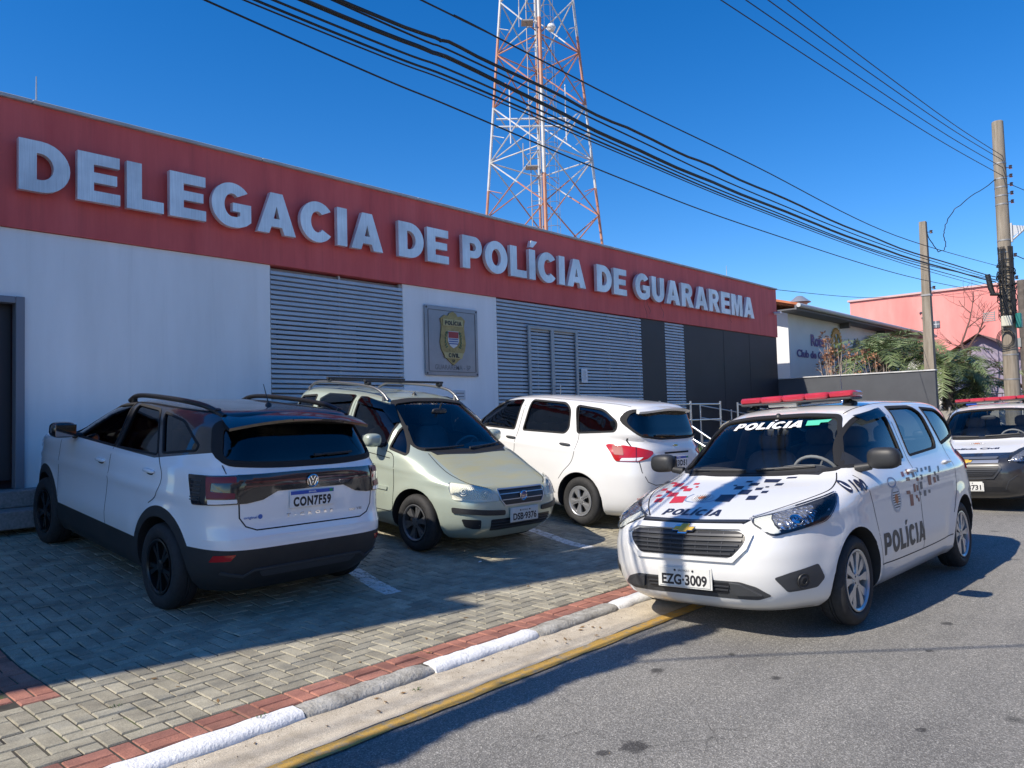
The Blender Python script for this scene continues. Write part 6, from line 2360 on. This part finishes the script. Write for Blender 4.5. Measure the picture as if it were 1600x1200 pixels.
for k, (x, y, ze, lab) in enumerate(((11.07, 5.46, 8.15, 'leftmost of the four wires fanning from the top of the tall pole'), (11.35, 5.18, 8.4, 'second from left of the four wires fanning from the tall pole'),
                                     (11.60, 4.93, 8.62, 'third from left of the four wires fanning from the tall pole'), (11.82, 4.71, 8.75, 'rightmost of the four wires fanning from the top of the tall pole'))):
    a = Vector((26.0, 4.28, ze)); b = Vector((x, y, 8.0))
    d = (b - a)
    pts = [a, a + d * .33 + Vector((0, 0, -.1)), a + d * .66 + Vector((0, 0, -.08)), b, b + d * .6 + Vector((0, 0, .2)), b + d * 1.4 + Vector((0, 0, .8))]
    cable(lab, [tuple(p) for p in pts], .009, group='wires fanning from the tall pole')
cable('frayed service wire drooping from the tall pole beside the square pole', [(25.9, 4.45, 8.1), (25, 5.24, 7.34), (25, 5.58, 6.95), (25, 5.69, 6.55), (25, 5.66, 6.2), (24.9, 5.85, 6.1), (24.3, 6.0, 6.6)], .012, .02)
cable('faint thin wire crossing in front of the pink wall', [(14.7, 6.5, 3.97), (20.6, 6.5, 4.38), (28.0, 6.5, 5.2), (34, 6.4, 6.0)], .006)
cable('thin wire sagging from the square pole across the pink wall', [(24.3, 6.0, 4.9), (30, 6.2, 5.3), (38, 5.5, 6.6), (46, 5.0, 7.9)], .006)
# unseen leaf tangle added along the cables to cast the gutter and bonnet shadow
q = random.Random(31)
m = MB()
for k in range(7000):
    x = q.uniform(-4.2, 2.5)
    dens = .5 + .5 * math.sin(x * 2.3) * math.sin(x * 5.1 + 1)
    r = (.07 + .075 * max(0, dens)) * (1 if x < .2 else .8)
    a = q.uniform(0, 6.28); rr_ = r * math.sqrt(q.random())
    c0 = Vector((x, rr_ * math.cos(a) * 1.15 - .02 * (x + 2) - .13 * max(0, x + .4), rr_ * math.sin(a)))
    u = Vector((q.gauss(0, 1), q.gauss(0, 1), q.gauss(0, 1))).normalized(); w = u.orthogonal().normalized()
    l = q.uniform(.03, .06)
    m.add([c0 - u * l, c0 + w * l * .45, c0 + u * l, c0 - w * l * .45], [(0, 1, 2, 3)])
tag(m.build('shadow_leaf_tangle', plain('shadow_tangle_leaf', (.06, .10, .03), .6, var=.4, scale=5), loc=(0, 4.03, 4.42)), 'unseen leaf tangle added along the street cables to cast a shadow band on the road', 'plant')
cable('service cable crossing the street high above the foreground road', [(-1.2, 4.2, 4.35), (-.35, 3.75, 4.4), (1.1, 2.15, 4.6), (3.2, -.2, 4.85), (5.2, -7.2, 4.4)], .013)
cable('wire leaving the tall pole towards the right edge of the photo', [(26, 4.15, 7.9), (29, 2.6, 7.2), (33, .8, 6.9)], .009)
cable('lower wire leaving the tall pole towards the right edge of the photo', [(26, 4.15, 5.85), (29, 3.2, 5.5), (34, 1.5, 5.6)], .012)

# ==================================================================== CLUB HOUSE
RY = 10.48
club = empty('club_house', (32.0, RY, 0))
tag(club, 'white club house with tiled roof and Rotary lettering beyond the boundary wall', 'building')
t = NT('roof_tiles')
co = t.coord()
wv = t.n('ShaderNodeTexWave'); wv.inputs['Scale'].default_value = 1.7; wv.bands_direction = 'X'; t.l(co, wv.inputs['Vector'])
c_ = t.ramp(t.noise(co, 3.5, 5), [(.3, (.30, .085, .035)), (.7, (.52, .19, .085))])
t.base(c_); t.set(Roughness=.85); t.bump(wv.outputs['Fac'], .9, .08)
TILES = t.m
CW = plain('club_wall_white', (.74, .74, .73), .7, var=.05, scale=1.2)
m = MB(); m.box((.65, 3.5, 2.45), (15.0, 7.0, 4.9)); m.build('wall', CW, club)
m = MB()
e0, e1 = -7.7, 8.4
m.add([(e0, -.6, 4.93), (e1, -.6, 4.93), (e1, 3.6, 6.1), (e0, 3.6, 6.1), (e0, 7.6, 4.93), (e1, 7.6, 4.93)], [(0, 1, 2, 3), (3, 2, 5, 4)])
n = 54
for k in range(n):
    x = e0 + (e1 - e0) * (k + .5) / n
    m.tube([(x, -.64, 4.95), (x, 3.6, 6.13)], .085, 6)
rf = m.build('roof', TILES, club, 40)
m = MB(); m.box(((e0 + e1) / 2, -.62, 4.87), (e1 - e0, .06, .15)); m.box(((e0 + e1) / 2, -.3, 4.83), (e1 - e0 - .1, .6, .04)); m.build('eave', plain('eave_grey', (.13, .13, .14), .7), rf)
m = MB(); m.tube([(e0, -.72, 4.93), (e1, -.72, 4.93)], .07, 10); m.build('gutter_pipe', plain('gutter_white', (.5, .5, .5), .5), rf, 40)
m = MB(); m.lathe([(.28, 5.0), (.28, 5.95), (.31, 5.95)], 18, Matrix.Translation((-2.8, 1.2, -.38)))
m.lathe([(0, 6.35), (.12, 6.32), (.42, 6.08), (.30, 6.05), (.22, 5.9)][::-1], 18, Matrix.Translation((-2.8, 1.2, -.38)))
m.build('chimney', plain('chimney_metal', (.45, .46, .48), .4, .6), rf, 35)
for x in (-2.05, 2.2):
    m = MB(); m.box((x, -.18, 4.72), (.14, .34, .18)); m.build('roof_bracket', plain('eave_grey', (.13, .13, .14), .7), club)
RB = plain('club_blue', (.03, .06, .24), .5)
m = MB(); flat_text(m, font_text('Rotary', .03), (27.02 - 32, -.012, 3.84), (1, 0, 0), (0, 0, 1), .40, 1.75, thick=.01); m.build('lettering', RB, club)
m = MB(); flat_text(m, font_text('Club de Guararema', .03), (25.75 - 32, -.012, 3.40), (1, 0, 0), (0, 0, 1), .25, 4.3, thick=.01); m.build('lettering', RB, club)
m = MB()
gx, gz_ = 29.45 - 32, 4.05
M = Matrix.Translation((gx, -.012, gz_)) @ Matrix.Rotation(R(90), 4, 'X')
m.lathe([(.36, 0), (.36, .03), (.50, .03), (.50, 0)], 36, M)
for k in range(24):
    a = 2 * PI * k / 24
    m.box((gx + .53 * math.cos(a), -.027, gz_ + .53 * math.sin(a)), (.09, .03, .06), Matrix.Rotation(-a, 3, 'Y'))
for k in range(6):
    a = 2 * PI * k / 6
    m.tube([(gx + .1 * math.cos(a), -.025, gz_ + .1 * math.sin(a)), (gx + .38 * math.cos(a), -.025, gz_ + .38 * math.sin(a))], .03, 5)
m.lathe([(.05, 0), (.05, .04), (.12, .04), (.12, 0)], 18, M)
m.build('gear_emblem', plain('emblem_gold', (.5, .32, .06), .5), club, 40)
m = MB(); m.prism([(-.85, 3.92), (-.55, 4.36), (-.5, 4.3), (-.22, 4.1), (-.3, 3.98), (-.62, 3.86)], 0, .012, XZ(-.012)); m.build('house_emblem', plain('club_light_blue', (.04, .12, .42), .5), club)
m = MB(); flat_text(m, font_text('Casa da', .03), (.32, -.012, 4.12), (1, 0, 0), (0, 0, 1), .2, 1.1, thick=.01); m.build('lettering', plain('club_brown', (.10, .05, .04), .5), club)
m = MB(); flat_text(m, font_text('Amizade', .04), (.05, -.012, 3.82), (1, 0, 0), (0, 0, 1), .24, 1.95, thick=.01); m.build('lettering', RB, club)

# ==================================================================== PINK BUILDING AND SMALL HOUSES
t = NT('pink_render')
co = t.coord()
mp = t.n('ShaderNodeMapping'); mp.inputs['Scale'].default_value = (.7, .7, .16); t.l(co, mp.inputs['Vector'])
t.base(t.ramp(t.noise(mp.outputs[0], 1.1, 6, .65), [(.28, (.62, .21, .19)), (.5, (.74, .27, .24)), (.75, (.80, .36, .32))])); t.set(Roughness=.8)
PINK = t.m
pk = empty('pink_building', (53.0, 8.1, 0))
tag(pk, 'large salmon pink blank walled building closing the view at the right', 'building')
m = MB(); m.box((0, 0, 3.82), (16, 14.1, 7.64)); m.build('wall', PINK, pk)
m = MB(); m.box((0, 0, 7.69), (16.2, 14.3, .1)); m.build('parapet', plain('parapet_pale', (.6, .4, .38), .7), pk)
m = MB(); m.box((-8.02, 2.72, 5.94), (.06, .34, .36)); wnd = m.build('window', plain('window_dark', (.12, .13, .15), .3), pk)
m = MB(); m.box((-8.05, 2.72, 5.94), (.02, .03, .36)); m.box((-8.05, 2.72, 5.94), (.022, .34, .03)); m.build('frame', plain('frame_pale', (.6, .6, .6), .5), wnd)
m = MB(); m.tube([(-8.06, 3.4 + .1 * math.cos(a), 6.5 + .16 * math.sin(a)) for a in [.6 + 4.2 * i / 10 for i in range(11)]], .03, 6); m.build('hose_reel', plain('window_dark', (.12, .13, .15), .3), pk)
hs = empty('small_house', (37.5, 7.0, 0))
tag(hs, 'small house with a grey corrugated gable and mauve wall, between the palm and the pole', 'house')
m = MB(); m.box((0, 0, 1.7), (3, 3.4, 3.4)); m.prism([(-1.7, 3.4), (1.7, 3.4), (.1, 4.45)], -1.5, 1.5, Matrix(((0, 0, 1, 0), (1, 0, 0, 0), (0, 1, 0, 0), (0, 0, 0, 1)))); m.build('wall', plain('mauve_wall', (.30, .26, .34), .8, var=.12, scale=2), hs)
m = MB()
for s in (1, -1):
    m.add([(-1.9, .1 * 1, 4.5), (1.8, .1, 4.5), (1.8, .1 + s * 2.1, 3.2), (-1.9, .1 + s * 2.1, 3.2)], [(0, 1, 2, 3) if s < 0 else (3, 2, 1, 0)])
m.build('roof', plain('old_tile_roof', (.22, .12, .09), .85, var=.3, scale=3), hs)
wf = empty('white_house', (34.5, 8.9, 0))
tag(wf, 'low white house front with tiled lean-to, half hidden behind the palm leaves', 'house')
m = MB(); m.box((0, 0, 1.7), (3.0, 2.2, 3.4)); m.build('wall', plain('white_house_wall', (.7, .69, .67), .8, var=.08), wf)
m = MB(); m.add([(-1.9, -1.4, 3.35), (1.8, -1.4, 3.35), (1.8, 1.4, 4.5), (-1.9, 1.4, 4.5), (-1.9, -1.4, 3.28), (1.8, -1.4, 3.28), (1.8, 1.4, 4.43), (-1.9, 1.4, 4.43)], [(0, 1, 2, 3), (7, 6, 5, 4), (0, 4, 5, 1), (1, 5, 6, 2), (2, 6, 7, 3), (3, 7, 4, 0)]); m.build('roof', TILES, wf)
gw = empty('concrete_fence', (26.2, 5.9, 0))
tag(gw, 'low grey concrete panel fence beside the end of the boundary wall', 'fence')
m = MB()
for k in range(4): m.box((0, .55 - k * .42 - .2, .72), (.08, .40, 1.44), bev=.008)
m.build('panel', plain('fence_concrete', (.3, .28, .25), .9, var=.3, scale=3), gw)
for k in range(5):
    m = MB(); m.box((0, .57 - k * .42, .78), (.12, .05, 1.56), bev=.008); m.build('post', plain('fence_concrete', (.3, .28, .25), .9, var=.3, scale=3), gw)
lw = empty('garden_wall', (31.0, 5.6, 0))
tag(lw, 'low white garden wall with railing behind the palms', 'wall')
m = MB(); m.box((0, 0, .75), (.15, 4.6, 1.5)); m.build('panel', plain('white_house_wall', (.7, .69, .67), .8, var=.08), lw)
m = MB()
for k in range(30): m.tube([(0, -2.2 + k * .152, 1.5), (0, -2.2 + k * .152, 2.0)], .012, 5)
m.tube([(0, -2.25, 1.98), (0, 2.25, 1.98)], .018, 6)
m.build('railing', plain('railing_dark', (.04, .04, .045), .5, .4), lw)

# ==================================================================== PLANTS
t = NT('palm_leaf')
co = t.coord()
inf = t.n('ShaderNodeObjectInfo')
t.base(t.ramp(t.noise(co, 4, 3), [(.3, (.075, .115, .045)), (.55, (.16, .21, .085)), (.8, (.32, .34, .18))])); t.set(Roughness=.5)
t.p.inputs['Transmission Weight'].default_value = 0
PALM = t.m
BARK = plain('bark', (.09, .07, .055), .95, var=.35, scale=9, bump=.01)


def palm(loc, h, L, n, label, seed):
    q = random.Random(seed)
    e = empty('palm', loc)
    tag(e, label, 'palm', 'feathery palms behind the boundary wall')
    m = MB(); m.lathe([(.16, 0), (.13, h * .5), (.15, h), (.05, h + .25)], 12)
    for k in range(40):
        a, z = q.uniform(0, 6.28), h * q.uniform(.45, 1.0)
        m.box((.14 * math.cos(a), .14 * math.sin(a), z), (.1, .05, .09), Matrix.Rotation(a, 3, 'Z') @ Matrix.Rotation(-.6, 3, 'Y'))
    m.build('trunk', BARK, e)
    for k in range(n):
        a = 2 * PI * k / n * 2.4 + q.uniform(-.2, .2)
        el = q.uniform(-.1, 1.25)
        ln = L * q.uniform(.8, 1.1)
        p = Vector((0, 0, h + .1)); d = Vector((math.cos(a) * math.cos(el), math.sin(a) * math.cos(el), math.sin(el)))
        m = MB()
        pts = [p.copy()]
        N = 20
        for i in range(N):
            d = (d + Vector((0, 0, -.075 - .03 * q.random()))).normalized()
            p = p + d * ln / N
            pts.append(p.copy())
        m.tube(pts[::2], [.018 - .0014 * i for i in range(len(pts[::2]))], 4)
        for i in range(3, N + 1):
            tn = (pts[i] - pts[i - 1]).normalized()
            sd = tn.cross(Vector((0, 0, 1)))
            if sd.length < .1: sd = Vector((1, 0, 0))
            sd.normalize()
            for half in (0, .5):
                b = pts[i] - tn * half * ln / N
                for s in (1, -1):
                    l = .42 * math.sin(PI * min(1, (i + 2) / (N + 4))) ** .6 * q.uniform(.8, 1.15) * L / 1.8
                    v = (sd * s * .85 + tn * .55 + Vector((0, 0, q.uniform(-.45, .25)))).normalized() * l
                    w = tn * .016
                    m.add([b - w, b + w, b + v * .6 + w * .8 + Vector((0, 0, -.02)), b + v + Vector((0, 0, -.09 * l)), b + v * .6 - w * .8 + Vector((0, 0, -.02))], [(0, 1, 2, 3, 4)])
        m.build('frond', PALM, e)
    return e


palm((26.6, 8.1, .3), 2.75, 2.0, 26, 'palm with drooping fronds in front of the white club house end', 1)
palm((27.4, 6.35, .2), 2.55, 1.9, 30, 'dark trunked palm just right of the square concrete pole', 2)
palm((28.4, 5.75, .2), 1.9, 1.9, 24, 'low palm with hanging fronds beside the tall utility pole', 3)
palm((29.5, 8.2, .2), 3.3, 1.9, 22, 'taller palm poking up behind the square concrete pole', 4)

DRY = plain('dry_stem', (.36, .29, .24), .9, var=.3, scale=8)
HEAD_ = plain('dry_flower_head', (.32, .16, .09), .8, var=.55, scale=14)


def dry_bush(loc, stems, label, seed, h=3.0, spread=.8):
    q = random.Random(seed)
    e = empty('dry_shrub', loc)
    tag(e, label, 'shrub', 'dry shrubs behind the boundary wall')
    m = MB(); hd = MB()
    for k in range(stems):
        a = q.uniform(0, 6.28); s = spread * math.sqrt(q.random())
        top = Vector((s * math.cos(a), s * math.sin(a) * 1.0, h * q.uniform(.72, 1.05)))
        mid = top * .5 + Vector((q.uniform(-.1, .1), q.uniform(-.1, .1), 0))
        pts = [Vector((top.x * .25, top.y * .25, 0)), mid, top]
        m.tube([Vector(p) for p in smooth_line(pts, 4)], [.018, .017, .016, .015, .014, .013, .011, .009, .007], 5)
        for j in range(4):
            f = q.uniform(.5, .95)
            b = mid.lerp(top, (f - .5) * 2)
            m.tube([b, b + Vector((q.uniform(-.25, .25), q.uniform(-.25, .25), q.uniform(.1, .4)))], [.008, .004], 4)
        if q.random() < .4:
            for j in range(26):
                v = Vector((q.gauss(0, 1), q.gauss(0, 1), q.gauss(.2, 1))).normalized()
                c0 = top + v * .12 * q.random() ** .4 + Vector((0, 0, .08 * v.z))
                u = v.cross(Vector((q.random(), q.random(), q.random()))).normalized() * .03
                hd.add([c0 - u, c0 + u, c0 + v * .10 + Vector((0, 0, -.01))], [(0, 1, 2)])
            hd.build('flower_head', HEAD_, e)
            hd = MB()
    m.build('stem', DRY, e, 60)
    return e


dry_bush((24.7, 8.75, .3), 16, 'dry brown shrub with rusty flower heads left of the gear emblem', 5, 3.1, .75)
dry_bush((25.3, 9.2, .3), 9, 'taller dry shrub with rusty heads in front of the gear emblem', 8, 3.5, .35)
dry_bush((25.6, 7.75, .3), 16, 'pale dry shrub with small reddish heads left of the palm', 6, 2.85, .8)


def bare_tree(loc, h, label, seed):
    q = random.Random(seed)
    e = empty('bare_tree', loc)
    tag(e, label, 'tree')
    m = MB()

    def grow(p, d, l, r, k):
        n = 4
        pts = [p.copy()]
        for i in range(n):
            d = (d + Vector((q.gauss(0, .12), q.gauss(0, .12), q.gauss(.02, .08)))).normalized()
            p = p + d * l / n
            pts.append(p.copy())
        m.tube(pts, [r * (1 - .1 * i) for i in range(n + 1)], 5)
        if k:
            for j in range(q.choice((2, 3, 3))):
                ax = Vector((q.gauss(0, 1), q.gauss(0, 1), q.gauss(.35, .5))).normalized()
                grow(pts[q.choice((2, 3, 4))], (d * .75 + ax * .75).normalized(), l * .7, r * .55, k - 1)
    grow(Vector((0, 0, h * .33)), Vector((0, .05, 1)), h * .28, .07, 4)
    m.build('crown', plain('bare_twig', (.13, .075, .06), .9), e, 60)
    m = MB(); m.tube([(0, 0, 0), (.03, .05, h * .2), (0, 0, h * .35)], [.13, .11, .075], 10); m.build('trunk', BARK, e, 60)
    return e


bare_tree((33.5, 6.9, 0), 6.6, 'leafless tree with thin reddish twigs against the pink wall', 9)
bare_tree((32.0, 5.0, 0), 4.6, 'small leafless tree with drooping twigs right of the tall pole', 15)

t = NT('grass_leaf')
co = t.coord()
t.base(t.ramp(t.noise(co, 3, 3), [(.3, (.03, .075, .015)), (.7, (.1, .17, .04))])); t.set(Roughness=.6)
LEAF = t.m


def leafy(loc, size, n, label, seed, name='leafy_plant', l=.2):
    q = random.Random(seed)
    m = MB()
    for k in range(n):
        b = Vector((q.uniform(-.5, .5) * size[0], q.uniform(-.5, .5) * size[1], 0))
        hh = size[2] * q.uniform(.4, 1)
        for j in range(3):
            a = q.uniform(0, 6.28)
            z0 = hh * q.uniform(.0, .8)
            d = Vector((math.cos(a) * .5, math.sin(a) * .5, q.uniform(.3, 1))).normalized() * l * q.uniform(.7, 1.2)
            w = Vector((-math.sin(a), math.cos(a), 0)) * l * .11
            p0 = b + Vector((0, 0, z0))
            m.add([p0 - w * .4, p0 + d * .5 - w, p0 + d, p0 + d * .5 + w, p0 + w * .4], [(0, 1, 2, 3, 4)])
    o = m.build(name, LEAF, None, loc=loc)
    tag(o, label, 'plant')
    return o


leafy((13.0, 7.9, .34), (2.2, .7, .62), 330, 'green leafy planting under the sunlit stair handrail', 3)
leafy((16.2, 8.35, .3), (3.4, .5, .5), 360, 'strip of green plants below the entrance landing', 4)

# small litter and weeds in the foreground
m = MB(); m.box((0, 0, 0), (.045, .02, .004), Matrix.Rotation(.3, 3, 'Z')); m.box((.01, .008, .003), (.02, .015, .003))
tag(m.build('paper_scrap', plain('paper', (.78, .78, .78), .8), loc=(5.6, 5.62, gz(5.62) + .006)), 'tiny white paper scrap on the paving before the green minivan', 'litter')
rr = random.Random(77)
for k, (x, y, z) in enumerate(((2.05, 3.62, .055), (1.62, 4.35, gz(4.35)), (2.86, 3.40, .012))):
    lab = ('small weed tuft growing between red paving and kerb', 'little weed in a joint of the grey paving near the left edge', 'tiny weed sprouting from the gutter beside the yellow line')[k]
    leafy((x, y, z), (.06, .03, .008), 9, lab, 40 + k, 'weed', .017)

rr = random.Random(91)
m = MB()
for k in range(900):
    u = rr.random()
    x = rr.uniform(.6, 9.5)
    if u < .55: y, z = 3.52 - abs(rr.gauss(0, .09)), .010
    elif u < .8: y, z = rr.uniform(3.68, 4.3), gz(3.9) + .002
    else: y, z = rr.uniform(1.2, 3.2), .002
    r = rr.choice((.002, .003, .003, .0045))
    a = rr.uniform(0, 3)
    m.add([(x + r * math.cos(a), y + r * math.sin(a), z), (x + r * math.cos(a + 2.1), y + r * math.sin(a + 2.1), z), (x + r * math.cos(a + 4.2), y + r * math.sin(a + 4.2), z), (x, y, z + r * 1.1)], [(0, 1, 3), (1, 2, 3), (2, 0, 3)])
tag(m.build('gutter_grit', plain('grit', (.2, .16, .11), .9, var=.5, scale=20)), 'loose grit scattered along the gutter and the paving edge', 'grit', kind='stuff')
m = MB()
for k in range(70):
    x, y = rr.uniform(.9, 8), 3.50 - abs(rr.gauss(0, .12))
    if rr.random() < .3: y = rr.uniform(3.7, 5)
    z = .016 if y < 3.6 else gz(y) + .004
    a, l = rr.uniform(0, 6.28), rr.uniform(.012, .026)
    d = Vector((math.cos(a), math.sin(a), rr.uniform(-.1, .3))) * l; w = Vector((-math.sin(a), math.cos(a), .2)) * l * .4
    c0 = Vector((x, y, z))
    m.add([c0 - d, c0 + w, c0 + d, c0 - w], [(0, 1, 2, 3)])
tag(m.build('dry_leaves', plain('dead_leaf', (.22, .13, .05), .8, var=.5, scale=9)), 'small dry leaves blown along the gutter', 'leaves', kind='stuff')

# ==================================================================== UNSEEN BUILDING ON THE LEFT (added and shaped to cast the forecourt shadow)
nb = empty('shadow_caster_building', (-8.0, 10.0, 0))
tag(nb, 'unseen tall building at the left, added and shaped to shade the forecourt', 'house')
NBW = plain('shadow_caster_wall', (.66, .63, .57), .85, var=.1, scale=1.2)
K = .24
def slab(x0, x1, y0, y1, z0, z1, mb):      # front face runs along the sun's bearing
    mb.prism([(x + 8.0, y - 10.0) for x, y in ((x1, y0), (x1, y1), (x0, y1 + K * (x1 - x0)), (x0, y0 + K * (x1 - x0)))][::-1], z0, z1)
m = MB(); slab(-12, -5, 6.56, 16, 0, 9.25, m); m.build('wall', NBW, nb)
m = MB(); slab(-9, -5.0, 7.0, 8.15, 9.25, 11.95, m); m.build('upper_shadow_block', NBW, nb)  # narrow upper block, added to lengthen part of the forecourt shadow
m = MB()
for z in (2.2, 5.6):
    m.box((3.02, 1.2, z), (.05, 1.4, 1.2)); m.box((3.02, 3.6, z), (.05, 1.4, 1.2))
m.build('window', plain('window_dark', (.12, .13, .15), .3), nb)

# ==================================================================== OTHER SIDE OF THE STREET (seen in reflections)
tag(MB().box((25, YR - 1.0, .06), (120, 2.0, .14)).build('opposite_pavement', conc), kind='structure')


def street_house(x, y, w, d, h, wall, label, roof=TILES):
    e = empty('street_house', (x, y, 0))
    tag(e, label, 'house', 'houses across the street')
    m = MB(); m.box((0, 0, h / 2), (w, d, h)); m.build('wall', wall, e)
    m = MB()
    o = .4
    m.add([(-w / 2 - o, d / 2 + o, h), (w / 2 + o, d / 2 + o, h), (w / 2 + o, 0, h + 1.3), (-w / 2 - o, 0, h + 1.3), (-w / 2 - o, -d / 2 - o, h), (w / 2 + o, -d / 2 - o, h)], [(1, 0, 3, 2), (2, 3, 4, 5)])
    m.build('roof', roof, e)
    for k in (-1, 1):
        m = MB(); m.box((k * w * .28, d / 2 + .01, h * .52), (w * .2, .06, h * .36)); wi = m.build('window', plain('window_dark', (.12, .13, .15), .3), e)
        m = MB(); m.box((k * w * .28, d / 2 + .03, h * .52 - h * .19), (w * .23, .1, .06)); m.build('sill', plain('frame_pale', (.6, .6, .6), .5), wi)
    m = MB(); m.box((0, d / 2 + .01, h * .34), (w * .11, .06, h * .66)); m.build('door', plain('brown_door', (.16, .08, .04), .5), e)
    return e


street_house(-2, -10.6, 8, 6, 3.4, plain('cream_wall', (.62, .56, .44), .85, var=.08), 'cream house with tiled roof across the street, nearest the camera side')
street_house(8, -10.8, 9, 6, 3.8, plain('salmon_wall', (.62, .33, .26), .85, var=.08), 'salmon house with tiled roof across the street, opposite the parked police car')
street_house(18.5, -10.6, 8, 6, 3.4, plain('pale_wall', (.66, .62, .56), .85, var=.08), 'pale house with tiled roof across the street, third along')
street_house(29, -10.8, 9, 6, 4.4, plain('ochre_wall', (.55, .36, .16), .85, var=.08), 'ochre house with tiled roof across the street, farthest along')
